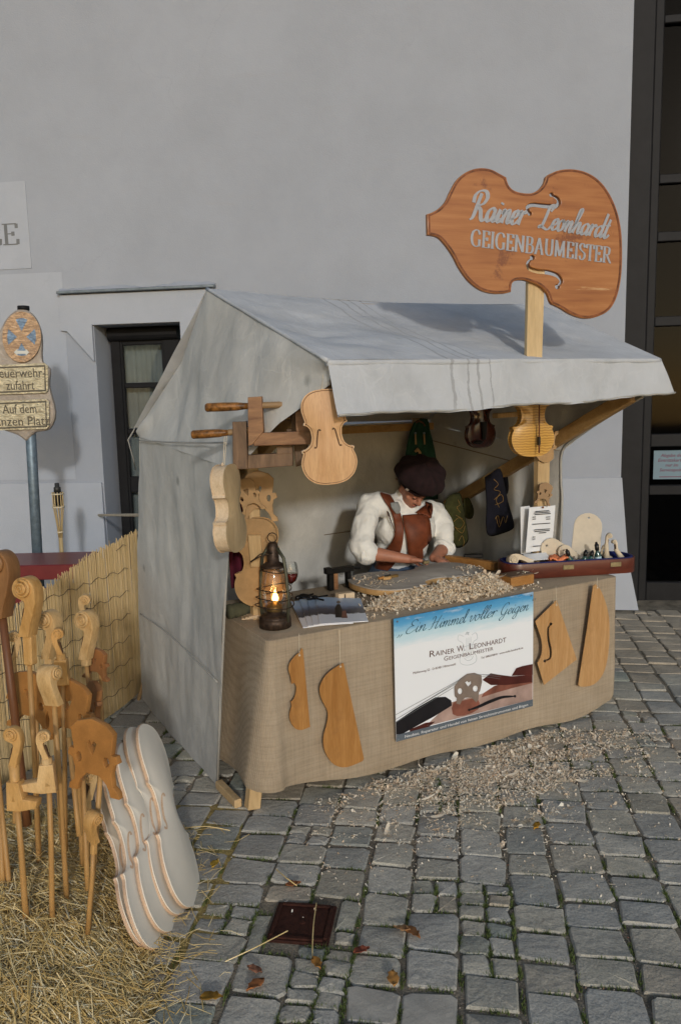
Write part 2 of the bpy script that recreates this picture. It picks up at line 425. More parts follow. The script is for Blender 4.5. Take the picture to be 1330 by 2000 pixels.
# plinth with battered foot, either side of the window
def plinth(s0, s1, e0, e1):
    zt = PW(600, 939, NW-.02)[1]
    mb = MB(); f = lambda s, z, n: WP(s, z, n)
    A = [f(s0-e0, 0, 0), f(s1+e1, 0, 0), f(s1+e1*.4, .45, .045), f(s1+.004, zt, NW-.022), f(s1+.004, zt, NW+.3), f(s0-.004, zt, NW+.3), f(s0-.004, zt, NW-.022), f(s0-e0*.4, .45, .045)]
    B = [f(s0-e0, 0, NW+.3), f(s1+e1, 0, NW+.3), f(s1+e1*.4, .45, NW+.3), f(s0-e0*.4, .45, NW+.3)]
    mb.add(A+B, [(0, 1, 2, 7), (7, 2, 3, 6), (6, 3, 4, 5), (1, 9, 10, 2), (2, 10, 4, 3), (0, 7, 11, 8), (7, 6, 5, 11)])
    return mb.build('plinth', m_pl2, bld)
plinth(-11, w0-.02, 0, .05)
plinth(w1+.02, sP, .05, .15)
# raised surround round the window with its slanting bracket and zinc hood
S = lambda x, y: PW(x, y, NW)
pts = [S(121, 578), S(405, 566), (S(352, 640)[0]+.30, S(405, 566)[1]), (S(352, 640)[0]+.30, 1.14), (w1+.006, 1.14), (w1+.006, wz1+.004), (w0-.006, wz1+.004), (w0-.006, 1.14)]
br = S(183, 706); b2 = S(135, 648); b3 = S(122, 646)
walled('window_surround', [[S(121, 578), (S(352, 640)[0]+.3, S(121, 578)[1]), (S(352, 640)[0]+.3, 1.14), (w1+.006, 1.14), (w1+.006, wz1+.004), (w0-.006, wz1+.004), (w0-.006, br[1]), b2, b3]], .035, .03, m_pl2, bld)
zs0, zz = S(118, 576); zs1 = S(352, 640)[0]+.34
mb = MB(); mb.cbox((WP(zs0, zz, NW-.03)+WP(zs1, zz, NW-.03))/2+Z*.012, (WU, WN, Z), ((zs1-zs0)/2, .045, .012), .004); mb.build('hood_flashing', m_zinc, bld)
mb = MB()
rows = []
for i in range(60):
    s = zs0+(zs1-zs0)*i/59; h = .025+.03*noise.noise((s*3, 0, 0))+.012*noise.noise((s*19, 2, 0))
    rows.append([WP(s, zz+.02, NW-.05), WP(s, zz+.024+max(h, .004)*.4, NW-.035), WP(s, zz+.03+max(h, .004), NW-.004)])
mb.grid(rows); mb.build('hood_fillet', m_pl, bld, True)
# lighter painted patches and the lettering panel on the wall
p0 = S(-160, 367); p1 = S(63, 524)
walled('lettering_panel', [wallrect(p0[0], p1[0], p1[1], p0[1])], .008, .006, m_pl2, bld)
p2 = S(-160, 531); p3 = S(121, 531)
walled('repainted_wall_patch', [wallrect(p2[0], p3[0], 1.14, p3[1])], .006, .003, m_pl2, bld)
# the window: reveal is the wall's own thickness; black frame, bars, panes, roller box, curtain
NF = NW+.24
fx0, ft = PW(214, 642, NF); fx1, _ = PW(345, 642, NF)
win = finish('window', [], [], None, bld) if False else None
wf = MB(); jb = .055
pz = lambda y: PW(285, y, NF)[1]
pxs0 = PW(243, 760, NF)[0]; pxs1 = PW(319, 760, NF)[0]
def bbox(mb, s0, s1, z0, z1, n0, n1, r=.006):
    mb.cbox(WP((s0+s1)/2, (z0+z1)/2, (n0+n1)/2), (WU, WN, Z), ((s1-s0)/2, abs(n1-n0)/2, (z1-z0)/2), r); return mb
win = bbox(MB(), fx0, pxs0-.02, wz0, ft-.10, NF, NF+.07).build('window', m_black, bld)
bbox(MB(), pxs1+.02, fx1+.02, wz0, ft-.10, NF+.001, NF+.07).build('window_jamb', m_black, win)
bbox(MB(), pxs0-.022, pxs0, wz0+.02, ft-.1, NF+.012, NF+.05, .004).build('sash_stile', m_black, win)
bbox(MB(), pxs1, pxs1+.022, wz0+.02, ft-.1, NF+.012, NF+.05, .004).build('sash_stile', m_black, win)
MB().tube([WP(fx0-.005, ft-.055, NF-.005), WP(fx1+.02, ft-.055, NF-.005)], .06, 14).build('roller_blind_box', m_black, win)
ys = [(673, 746), (757, 836), (847, 930), (962, 1045), (1056, 1150)]
zprev = ft-.1
for i, (a0, a1) in enumerate(ys):
    z1, z0 = pz(a0), pz(a1)
    if i == 4: z0 = wz0+.06
    bbox(MB(), pxs0-.002, pxs1+.002, z1+.001, zprev-.001, NF+.02, NF+.06, .006).build('glazing_bar', m_black, win)
    bbox(MB(), pxs0-.002, pxs1+.002, z0-.001, z1, NF+.035, NF+.041, .001).build('pane', m_glass, win)
    zprev = z0-.002
rows = []
for i in range(90):
    s = fx0+(fx1-fx0)*i/89; d = .012*math.sin(i*.9)+.008*math.sin(i*2.3+1)
    rows.append([WP(s, wz0, NF+.16+d), WP(s, ft, NF+.16+d)])
m_curt = mat('pale curtain', (.40, .41, .41), .9, .1, 8)
MB().grid(rows).build('curtain', m_curt, win, True)
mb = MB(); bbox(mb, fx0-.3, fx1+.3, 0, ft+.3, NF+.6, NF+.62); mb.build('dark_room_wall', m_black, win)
bbox(MB(), w0-.05, w1+.05, wz0-.05, wz0-.002, NW-.04, NW+.3).build('window_sill', m_zinc, win)
# glazed doorway on the right
ND = NW+.30
dS = lambda x: PW(x, 700, ND)[0]; dZ = lambda y: PW(1300, y, ND)[1]
DJ = [dS(1219)-.15, dS(1257), dS(1274)]
door = bbox(MB(), DJ[0], DJ[1], -.02, 9.3, ND-.06, ND+.1, .01).build('glazed_doorway', m_black, bld)
bbox(MB(), DJ[1]+.001, DJ[2], -.02, 9.3, ND-.03, ND+.09, .008).build('door_stile', m_black, door)
bars = [(31, 47), (341, 359), (453, 472), (618, 637), (847, 872), (947, 966), (1136, 1190)]
dsR = DJ[2]+1.1
prev = None
bbox(MB(), DJ[2]+.001, dsR, dZ(31)+1.2, dZ(31)+1.26, ND-.02, ND+.08, .006).build('door_rail', m_black, door)
prev = dZ(31)+1.2
for a0, a1 in bars:
    z1, z0 = dZ(a0), dZ(a1)
    bbox(MB(), DJ[2]+.001, dsR, z0, z1, ND-.02, ND+.08, .006).build('door_rail', m_black, door)
    bbox(MB(), DJ[2]+.002, dsR, z1+.001, prev-.001, ND+.02, ND+.028, .001).build('pane', m_dglass, door)
    prev = z0
bbox(MB(), dsR+.001, dsR+.12, -.02, 9.3, ND-.03, ND+.09, .008).build('door_stile', m_black, door)
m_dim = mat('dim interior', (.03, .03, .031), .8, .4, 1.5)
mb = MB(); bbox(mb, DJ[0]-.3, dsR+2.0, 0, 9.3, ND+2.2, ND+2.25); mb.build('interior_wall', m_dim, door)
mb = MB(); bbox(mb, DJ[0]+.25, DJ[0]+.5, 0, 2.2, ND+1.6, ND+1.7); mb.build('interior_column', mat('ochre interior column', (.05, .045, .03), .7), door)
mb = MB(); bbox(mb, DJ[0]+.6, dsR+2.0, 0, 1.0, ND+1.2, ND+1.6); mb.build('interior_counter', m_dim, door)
# ------------------------------------------------------------------ pen-stroke lettering
def ribbon(pts, wid):
    L_, Rr = [], []
    for i, p in enumerate(pts):
        t = pts[min(i+1, len(pts)-1)]-pts[max(i-1, 0)]
        if t.length < 1e-9: t = Vector((1, 0))
        n = Vector((-t.y, t.x)).normalized(); w = wid(t.normalized(), i/(len(pts)-1))/2
        L_.append(p+n*w); Rr.append(p-n*w)
    return L_, Rr
SCR = {
 'a': (.50, [[(.38,.42),(.25,.5),(.08,.38),(.03,.18),(.1,.02),(.22,.04),(.36,.25),(.41,.48)], [(.41,.48),(.36,.2),(.39,.03),(.47,.04),(.54,.15)]]),
 'i': (.29, [[(0,.15),(.1,.35),(.14,.48)], [(.14,.48),(.1,.15),(.14,.02),(.22,.04),(.31,.17)], [(.17,.66),(.185,.73)]]),
 'n': (.50, [[(0,.3),(.07,.48),(.1,.38),(.06,0)], [(.07,.12),(.2,.42),(.3,.49),(.35,.4),(.32,.15),(.36,.02),(.44,.04),(.52,.16)]]),
 'm': (.78, [[(0,.3),(.07,.48),(.1,.38),(.06,0)], [(.07,.12),(.2,.42),(.29,.49),(.33,.38),(.29,0)], [(.3,.12),(.44,.42),(.55,.49),(.6,.38),(.57,.13),(.62,.02),(.7,.04),(.79,.16)]]),
 'e': (.37, [[(0,.15),(.2,.25),(.3,.38),(.24,.5),(.1,.42),(.04,.2),(.12,.02),(.25,.03),(.39,.17)]]),
 'r': (.37, [[(0,.3),(.08,.5),(.1,.4),(.06,0)], [(.07,.15),(.17,.43),(.27,.5),(.36,.42)]]),
 'o': (.43, [[(.2,.5),(.06,.38),(.03,.15),(.14,0),(.3,.12),(.33,.36),(.2,.5),(.3,.42),(.45,.44)]]),
 'h': (.52, [[(0,.2),(.18,.65),(.27,1.0),(.21,1.1),(.14,.95),(.09,.5),(.04,0)], [(.06,.12),(.2,.42),(.3,.49),(.35,.4),(.32,.15),(.37,.02),(.45,.04),(.54,.16)]]),
 'd': (.54, [[(.38,.42),(.25,.5),(.08,.38),(.03,.18),(.1,.02),(.22,.04),(.36,.28)], [(.5,1.08),(.42,.55),(.37,.15),(.41,.02),(.5,.05),(.57,.17)]]),
 't': (.32, [[(.2,.85),(.12,.45),(.08,.15),(.14,0),(.24,.04),(.34,.17)], [(-.02,.55),(.3,.59)]]),
 'l': (.27, [[(0,.15),(.2,.6),(.28,.98),(.22,1.1),(.13,.95),(.09,.5),(.09,.1),(.17,0),(.29,.15)]]),
 'v': (.44, [[(0,.35),(.08,.5),(.13,.4),(.12,.1),(.18,0),(.32,.2),(.38,.45),(.33,.5),(.45,.44)]]),
 'g': (.52, [[(.38,.42),(.25,.5),(.08,.38),(.03,.18),(.1,.02),(.22,.04),(.36,.25),(.41,.48)], [(.41,.48),(.36,.1),(.3,-.35),(.15,-.5),(.02,-.38),(.15,-.15),(.54,.15)]]),
 'R': (.78, [[(.3,.98),(.22,.6),(.12,.12),(-.02,0)], [(.0,.62),(.0,.88),(.2,1.06),(.5,1.06),(.63,.85),(.5,.62),(.25,.52),(.42,.38),(.52,.1),(.64,0),(.78,.12)]]),
 'L': (.68, [[(.42,.78),(.52,.96),(.42,1.08),(.29,.92),(.22,.5),(.12,.1),(-.02,.03),(.04,.12),(.28,.02),(.5,-.02),(.66,.15)]]),
 'E': (.66, [[(.6,.88),(.5,1.05),(.3,1.0),(.22,.78),(.36,.6),(.45,.57),(.2,.52),(.05,.25),(.15,.02),(.4,.02),(.62,.22)]]),
 'H': (.86, [[(.02,.8),(.12,1.0),(.28,.95),(.24,.5),(.1,.05),(-.08,.02)], [(.78,1.05),(.62,.6),(.52,.1),(.6,0),(.76,.14)], [(.1,.42),(.4,.54),(.68,.54)]]),
 'G': (.74, [[(.6,.85),(.5,1.05),(.25,.95),(.08,.6),(.08,.25),(.25,.05),(.48,.2),(.6,.5)], [(.6,.5),(.52,.1),(.4,-.3),(.2,-.42),(.1,-.25),(.35,-.02),(.72,.15)]]),
 ' ': (.36, []),
 ',,': (.4, [[(.1,.12),(.08,0),(.0,-.12)], [(.28,.12),(.26,0),(.18,-.12)]]),
 '``': (.4, [[(.1,.85),(.04,.95),(.08,1.08)], [(.28,.85),(.22,.95),(.26,1.08)]]),
}
_V = lambda x: [(x, 0), (x, 1)]
def _s(x, y, w=.14): return [(x-w, y), (x+w, y)]
ROM = {
 'E': (.72, [_V(.18), [(.04,1),(.6,1)], [(.04,0),(.62,0)], [(.18,.52),(.45,.52)], [(.6,1),(.6,.78)], [(.62,0),(.63,.25)], [(.45,.62),(.45,.42)]]),
 'L': (.68, [_V(.18), _s(.18,1), [(.04,0),(.6,0)], [(.6,0),(.62,.3)]]),
 'I': (.4, [_V(.18), _s(.18,1), _s(.18,0)]),
 'T': (.74, [_V(.36), _s(.36,0), [(.04,1),(.68,1)], [(.04,1),(.03,.75)], [(.68,1),(.69,.75)]]),
 'G': (.86, [[(.72,.75),(.6,.96),(.4,1.0),(.17,.85),(.08,.5),(.17,.15),(.4,0),(.6,.04),(.7,.12)], [(.7,.02),(.7,.42)], _s(.7,.42,.12)]),
 'N': (.9, [[(.16,0),(.16,1)], [(.16,1),(.72,0)], [(.72,0),(.72,1)], _s(.12,1,.1), _s(.16,0,.11), _s(.72,1,.11)]),
 'B': (.78, [_V(.18), [(.04,1),(.35,1),(.55,.93),(.58,.75),(.5,.57),(.18,.53)], [(.3,.53),(.58,.47),(.66,.27),(.58,.06),(.36,0),(.04,0)]]),
 'A': (.84, [[(.12,0),(.4,1)], [(.4,1),(.7,0)], [(.22,.33),(.58,.33)], _s(.12,0,.1), _s(.7,0,.12)]),
 'U': (.86, [[(.18,1),(.18,.3),(.28,.05),(.45,0),(.6,.06),(.68,.3),(.68,1)], _s(.18,1,.13), _s(.68,1,.1)]),
 'M': (1.02, [[(.14,0),(.17,1)], [(.17,1),(.48,.05)], [(.48,.05),(.8,1)], [(.8,1),(.83,0)], _s(.14,0,.1), _s(.83,0,.13), _s(.13,1,.07), _s(.84,1,.07)]),
 'S': (.64, [[(.5,.78),(.42,.97),(.25,1),(.1,.87),(.12,.68),(.3,.53),(.5,.4),(.52,.18),(.38,.02),(.2,.01),(.08,.22)]]),
 'R': (.82, [_V(.18), [(.04,1),(.38,1),(.58,.92),(.6,.72),(.52,.54),(.18,.5)], [(.4,.5),(.55,.25),(.74,0)], _s(.18,0), _s(.74,0,.07)]),
}
def letters(font, text, M, size, thick_, thin, slant=0.0, lift=.0004, depth=.0015, track=0.0, maxw=None, roman=False):
    """list of glyph builders on the local x-y plane of M: ribbons with a little thickness"""
    total = sum(font[c][0]+track for c in text); k = size
    if maxw: kx = maxw/(total)
    else: kx = size
    x = 0; out = []; n = 0
    for c in text:
        adv, strokes = font[c]; mb = MB()
        for st in strokes:
            P = [Vector((p[0], p[1])) for p in crom([(a, b) for a, b in st], 5)] if len(st) > 2 else [Vector(st[0]), Vector(st[1])]
            P = [Vector(((x+p.x+slant*p.y)*kx, p.y*k)) for p in P]
            if roman: wid = lambda t, q: (thin+(thick_-thin)*abs(t.y)**1.5)*size
            else: wid = lambda t, q: (thin+(thick_-thin)*abs(t.x*.35-t.y*.94)**1.4)*size*(1-.25*abs(q-.5))
            a, b = ribbon(P, wid); z = (n % 7)*lift; n += 1; m = len(a)
            vs = [M @ Vector((p.x, p.y, depth+z)) for p in a]+[M @ Vector((p.x, p.y, depth+z)) for p in b]
            vs += [M @ Vector((p.x, p.y, 0)) for p in a]+[M @ Vector((p.x, p.y, 0)) for p in b]
            fs = []
            for i in range(m-1):
                fs += [(i, m+i, m+i+1, i+1), (2*m+i, i, i+1, 2*m+i+1), (m+i, 3*m+i, 3*m+i+1, m+i+1)]
            fs += [(0, 2*m, 3*m, m), (m-1, 2*m-1, 4*m-1, 3*m-1)]
            mb.add(vs, fs)
        if strokes: out.append((c, mb))
        x += adv+track
    return out
def lettering(name, font, text, M, size, mt, parent, **k):
    mb = MB()
    for c, g in letters(font, text, M, size, **k): mb.add(g.v, g.f)
    return mb.build(name, mt, parent)
def bfont(name, text, M, size, mt, parent, maxw=None, shear=0.0, depth=.0008, align='LEFT', weight=0.0):
    cu = bpy.data.curves.new('tmp', 'FONT'); cu.body = text; cu.size = size; cu.shear = shear; cu.extrude = depth; cu.align_x = align; cu.resolution_u = 2; cu.offset = weight
    ob = bpy.data.objects.new('tmp', cu); me = bpy.data.meshes.new_from_object(ob)
    xs = [v.co.x for v in me.vertices]; k = 1.0
    if maxw and xs: k = maxw/(max(xs)-min(xs))
    vs = [M @ Vector((v.co.x*k, v.co.y, v.co.z)) for v in me.vertices]; fs = [tuple(p.vertices) for p in me.polygons]
    bpy.data.objects.remove(ob); bpy.data.curves.remove(cu); bpy.data.meshes.remove(me)
    return finish(name, vs, fs, mt, parent)

m_grey = mat('grey lettering', (.16, .165, .165), .6)
# LE on the wall panel
h0 = S(16, 478); h1 = S(16, 438); hh = h1[1]-h0[1]
Ml = frame(WP(h0[0]-.20, h0[1], NW-.0065), WU, Z); 
lettering('wall_lettering', ROM, 'LE', frame(WP(S(-27, 478)[0], h0[1], NW-.0065), WU, Z), hh, m_grey, bld, thick_=.17, thin=.05, maxw=S(42, 478)[0]-S(-27, 478)[0], roman=True, depth=.001)
# notice behind the door glass
m_notice = mat('pale blue notice paper', (.16, .23, .27), .7, .04)
nz1, nz0 = dZ(880), dZ(936); ns0 = dS(1283)
nt_ = bbox(MB(), ns0, ns0+.30, nz0, nz1, ND+.010, ND+.014, .0005).build('door_notice', m_notice); tag(nt_, 'pale blue paper notice with maroon lettering fixed to the dark glazed door', 'notice')
m_maroon = mat('maroon lettering', (.16, .03, .06), .7)
for i, tx in enumerate(['Abgabe der', 'Eintrittskarten', 'nur im', 'Servicepoint']):
    o = bfont('notice_lettering', tx, frame(WP(ns0+.15, nz1-.055-.042*i, ND+.0085), WU, Z), .04, m_maroon, nt_, shear=.2, align='CENTER', depth=.0005)
mb = MB(); mb.bar(WP(ns0+.05, nz0+.02, ND+.0085), WP(ns0+.25, nz0+.02, ND+.0085), .001, .006, WN, .0002); mb.build('notice_arrow_line', m_maroon, nt_)

# ------------------------------------------------------------------ street sign in plastic wrap
m_pole = mat('galvanised pole', (.16, .21, .25), .5, .25, 25, .1, 80, .001, .5)
m_signback = mat('brown plastic wrap', (.27, .23, .19), .32, .2, 9, .6, 30, .008, spec=.6)
def wrapped(name, c, c2):
    m, t, N, L, b = newmat(name); setin(b, 'Roughness', .28); setin(b, 'Specular IOR Level', .6)
    mp = mapping(t, (1, 1, 3)); n = noisenode(t, mp.outputs[0], 22, 5, .65); n.inputs['Distortion'].default_value = 1.2
    L.new(ramp(t, n.outputs[0], [(.35, c2), (.5, c), (.68, tuple(min(1, x*1.7) for x in c))]).outputs[0], b.inputs['Base Color'])
    bumpnode(t, n.outputs[0], .9, .012, b); return m
m_refl = wrapped('reflective plate under wrap', (.50, .44, .29), (.30, .24, .14))
m_sred = wrapped('orange ring under wrap', (.42, .27, .15), (.26, .15, .08))
m_sblu = wrapped('blue field under wrap', (.16, .24, .34), (.09, .14, .2))
m_dark = mat('dark print', (.09, .078, .055), .5, .4, 40)
Yp = G(78, 1225)                                       # foot of the pole, behind the reed fence
PO = Vector((Yp.x-.05, 5.75, 0)); PO = onplane(72, 1105, (0, 5.85, 0), (0, 1, 0)); PO.z = 0
ps = thing('street_sign', 'no stopping sign and two text plates wrapped in crinkled plastic on a grey pole', 'street sign', PO)
topp = onplane(47, 606, PO, (0, 1, 0)); footp = PO
MB().tube([footp, topp], .038, 14).build('pole', m_pole, ps, True)
MB().tube([topp, topp+Z*.03], .042, 14).build('pole_cap', m_black, ps, True)
sn = Vector((.10, -1, 0)).normalized(); pp = PO + Vector((0, -.07, 0))
traced('plastic_wrap', [[(-18, 700), (2, 640), (22, 612), (45, 603), (68, 618), (82, 655), (83, 705), (98, 720), (97, 755), (109, 805), (98, 838), (70, 845), (52, 861), (35, 850), (0, 838), (-18, 830)]], pp+Vector((0, .022, 0)), sn, .05, m_signback, ps, .015, 3)
el = lambda cx, cy, rx, ry, n=28: [(cx+rx*math.cos(2*math.pi*k/n), cy+ry*math.sin(2*math.pi*k/n)) for k in range(n)]
traced('round_sign', [el(43, 658, 38, 50)], pp, sn, .012, m_sred, ps, .003)
for k in range(4):
    a0 = math.pi/2*k-.43; q = [(43+math.cos(a0+t)*r*28, 658+math.sin(a0+t)*r*37) for r, ts in ((1, [0, .2, .4, .6, .85]), (.32, [.43])) for t in ts]
    traced('blue_field', [q], pp-Vector((0, .003, 0)), sn, .002, m_sblu, ps)
traced('double_arrow', [[(28, 688), (35, 681), (35, 685), (51, 685), (51, 681), (58, 688), (51, 695), (51, 691), (35, 691), (35, 695)]], pp-Vector((0, .006, 0)), sn, .002, mat('white reflective', (.6, .6, .55), .35), ps)
for (ya, yb, lines) in ((712, 768, ('Feuerwehr-', 'zufahrt')), (782, 838, ('Auf dem', 'ganzen Platz'))):
    xo = 0 if ya < 750 else 2
    traced('text_plate', [[(-14, ya+6), (-10, ya+1), (88+xo, ya-3), (94+xo, ya+2), (95+xo, yb-6), (90+xo, yb), (-10, yb+3), (-14, yb-2)]], pp, sn, .012, m_refl, ps, .003)
    traced('plate_border', [[(-11, ya+5), (89+xo, ya+1), (91+xo, yb-4), (-11, yb)], [(-9, ya+8), (87+xo, ya+4), (88+xo, yb-7), (-9, yb-3)]], pp-Vector((0, .003, 0)), sn, .0015, m_dark, ps)
    for i, tx in enumerate(lines):
        yy = ya+25+24*i; cx = onplane(41 if i else 40, yy, pp-Vector((0, .003, 0)), sn)
        bfont('plate_lettering', tx, frame(cx, Z.cross(sn), Z), .095, m_dark, ps, shear=0, align='CENTER', depth=.001, maxw={'Feuerwehr-': .36, 'zufahrt': .20, 'Auf dem': .24, 'ganzen Platz': .42}[tx])

# ------------------------------------------------------------------ bamboo torch by the wall
m_bamboo = wood('bamboo cane', (.40, .29, .13), (.55, .42, .22), 'z', 20, 12)
tb = onplane(124, 1118, (0, 5.9, 0), (0, 1, 0)); tt = onplane(112, 948, (0, 5.9, 0), (0, 1, 0))
tf = tb + (tb-tt)*(tb.z/(tt.z-tb.z)); ax = (tt-tf).normalized(); Lh = (tt-tf).length
to = thing('bamboo_torch', 'slender bamboo garden torch with woven head and black oil can beside the wall', 'torch', tf)
P_ = lambda h: tf+ax*h
MB().tube([P_(0), P_(Lh*.5), P_(Lh-.32)], [.017, .016, .015], 9).build('pole', m_bamboo, to, True)
for k in range(10):
    a_ = 2*math.pi*k/10; e = Vector((math.cos(a_), math.sin(a_), 0))
    MB().tube([P_(Lh-.40)+e*.013, P_(Lh-.30)+e*.02, P_(Lh-.17)+e*.037, P_(Lh-.05)+e*.038], .0045, 5).build('basket_split', m_bamboo, to, True)
for h_, r_ in ((Lh-.36, .02), (Lh-.165, .042), (Lh-.065, .043)):
    MB().tube([P_(h_)+Vector((math.cos(q), math.sin(q), 0))*r_ for q in [2*math.pi*i/16 for i in range(16)]], .006, 6, closed=True).build('rattan_band', mat('pale rattan', (.6, .52, .36), .6), to, True)
MB().lathe(P_(Lh-.155), [(.0, 0), (.031, .002), (.031, .10), (.026, .11)], 14, ax).build('oil_can', m_black, to, True)
MB().lathe(P_(Lh-.045), [(.026, 0), (.026, .03), (.017, .035), (.017, .062), (.012, .064)], 12, ax).build('burner_cap', mat('dull dark tin', (.06, .06, .055), .5, metal=.6), to, True)

# ------------------------------------------------------------------ red folding table and bench beyond the reed fence
m_red = mat('dark red varnished board', (.16, .02, .02), .35, .15, 10, spec=.5)
def board(nm, label, cat, ya, yb, y0, dep, thk):
    a_ = onplane(-60, ya-3, (0, y0, 0), (0, 1, 0)); b_ = onplane(152, ya, (0, y0, 0), (0, 1, 0)); zt = (a_.z+b_.z)/2
    a_.z = b_.z = zt-thk/2
    t_ = thing(nm, label, cat, ((a_+b_)/2).xy.to_3d())
    MB().cbox((a_+b_)/2+Vector((0, dep/2, 0)), (b_-a_, Vector((0, 1, 0)), Z), ((b_-a_).length/2, dep/2, thk/2), .006).build('board', m_red, t_)
    for k in (.15, .88):
        q = a_.lerp(b_, k)
        for dy in (.05, dep-.05):
            mb = MB(); mb.bar(Vector((q.x, q.y+dy, 0)), Vector((q.x, q.y+dy, zt-thk)), .03, .03); mb.build('leg', m_zinc, t_)
    return zt
board('folding_table', 'long dark red board table standing beyond the reed fence', 'table', 1106, 1134, 5.0, .45, .10)
board('folding_bench', 'low dark red bench beside the red table beyond the fence', 'bench', 1168, 1190, 4.55, .25, .04)

# ------------------------------------------------------------------ reed fence
m_reed = wood('dry reed', (.50, .36, .16), (.68, .52, .29), 'z', 60, 30, .7)
FA, FB = Vector((-1.30, 4.60, 0)), Vector((-1.64, 3.44, 0))
fd = (FB-FA).normalized(); fn = Vector((-fd.y, fd.x, 0)); fn = fn if fn.dot(CAM-FA) > 0 else -fn
tops = []
for q in [(276, 1035), (225, 1060), (180, 1082), (140, 1108), (100, 1138), (60, 1168), (11, 1200), (-60, 1240), (-140, 1290)]:
    p = onplane(*q, FA, fn); tops.append(((p-FA).dot(fd), p.z))
def ftop(s):
    if s <= tops[0][0]: return tops[0][1]
    for (s0, z0), (s1, z1) in zip(tops, tops[1:]):
        if s <= s1: return z0+(z1-z0)*(s-s0)/(s1-s0)
    return tops[-1][1]
fence = thing('reed_fence', 'waist high mat of dry yellow reeds bound with wire beside the tent wall', 'fence', FA+fd*1.0)
rr = random.Random(3); mb = MB(); s = -.16; send = min(tops[-1][0], 2.6)
def reedpt(s, z, n): return FA+fd*s+fn*(n+.02*math.sin(s*3.1)+.008*math.sin(s*9+z*2))+Z*z
while s < send:
    for lay in (0, 1):
        h = ftop(s)+rr.gauss(0, .012)-(rr.random() < .05)*rr.uniform(.02, .1); x = s+rr.uniform(-.002, .002)+lay*.002; ln = rr.uniform(-.012, .012)
        r = rr.uniform(.0018, .0032); n0 = lay*-.006+rr.uniform(-.0015, .0015)
        mb.tube([reedpt(x+ln*k/3, .01+(h-.01)*k/3, n0) for k in range(4)], r, 4, caps=False)
    s += rr.uniform(.0045, .0062)
o = mb.build('reeds', m_reed, fence, True); tag(o, kind='stuff')
m_wire = mat('thin dark wire', (.05, .045, .04), .5, metal=.6)
for zz_ in [.12+.14*k for k in range(7)]:
    MB().tube([reedpt(send*i/40, zz_+.012*math.sin(i*1.7)+.02*i/40, .0065) for i in range(41) if ftop(send*i/40) > zz_+.03], .0014, 4).build('binding_wire', m_wire, fence, True)
for s_ in (.0, .75, 1.5):
    mb = MB(); mb.bar(reedpt(s_, 0, -.035), reedpt(s_, ftop(s_)-.04, -.035), .04, .03); mb.build('stake', wood('rough batten', (.32, .2, .09), (.45, .3, .15)), fence)
mb = MB(); a_ = G(292, 1310, .0); p = FA+Vector((.02, -.02, 0))
q0, q1 = G(272, 1366, .0), onplane(291, 1296, G(272, 1366, 0), (0, 1, 0)); mb.bar(q0+Z*.0, q1, .045, .02)
tag(mb.build('wooden_wedge', wood('rough batten', (.32, .2, .09), (.45, .3, .15))), 'slanting brown board propped between the tent foot and the reed fence', 'board')
# batten from the wall towards the tent
e0 = WP(*PW(193, 1006, NW-.01), NW-.01); e1 = W(-.10, 1.66, 1.02)
mb = MB(); q1 = onplane(290, 1006, W(-.1, 1.72, 0), (0, 1, 0)); mb.bar(e0, q1, .02, .02); tag(mb.build('wall_batten', wood('pale batten', (.4, .33, .22), (.55, .46, .33), 'x')), 'thin pale batten running from the window reveal to the tent', 'batten')
def shrink(P, d):
    """inset a closed outline by d"""
    n = len(P); out = []; area = sum(P[i][0]*P[(i+1) % n][1]-P[(i+1) % n][0]*P[i][1] for i in range(n)); sg = 1 if area > 0 else -1
    for i in range(n):
        a, b = Vector(P[i-1]), Vector(P[(i+1) % n]); t = (b-a).normalized(); nn = Vector((-t.y, t.x))*sg
        out.append((P[i][0]+nn.x*d, P[i][1]+nn.y*d))
    return out
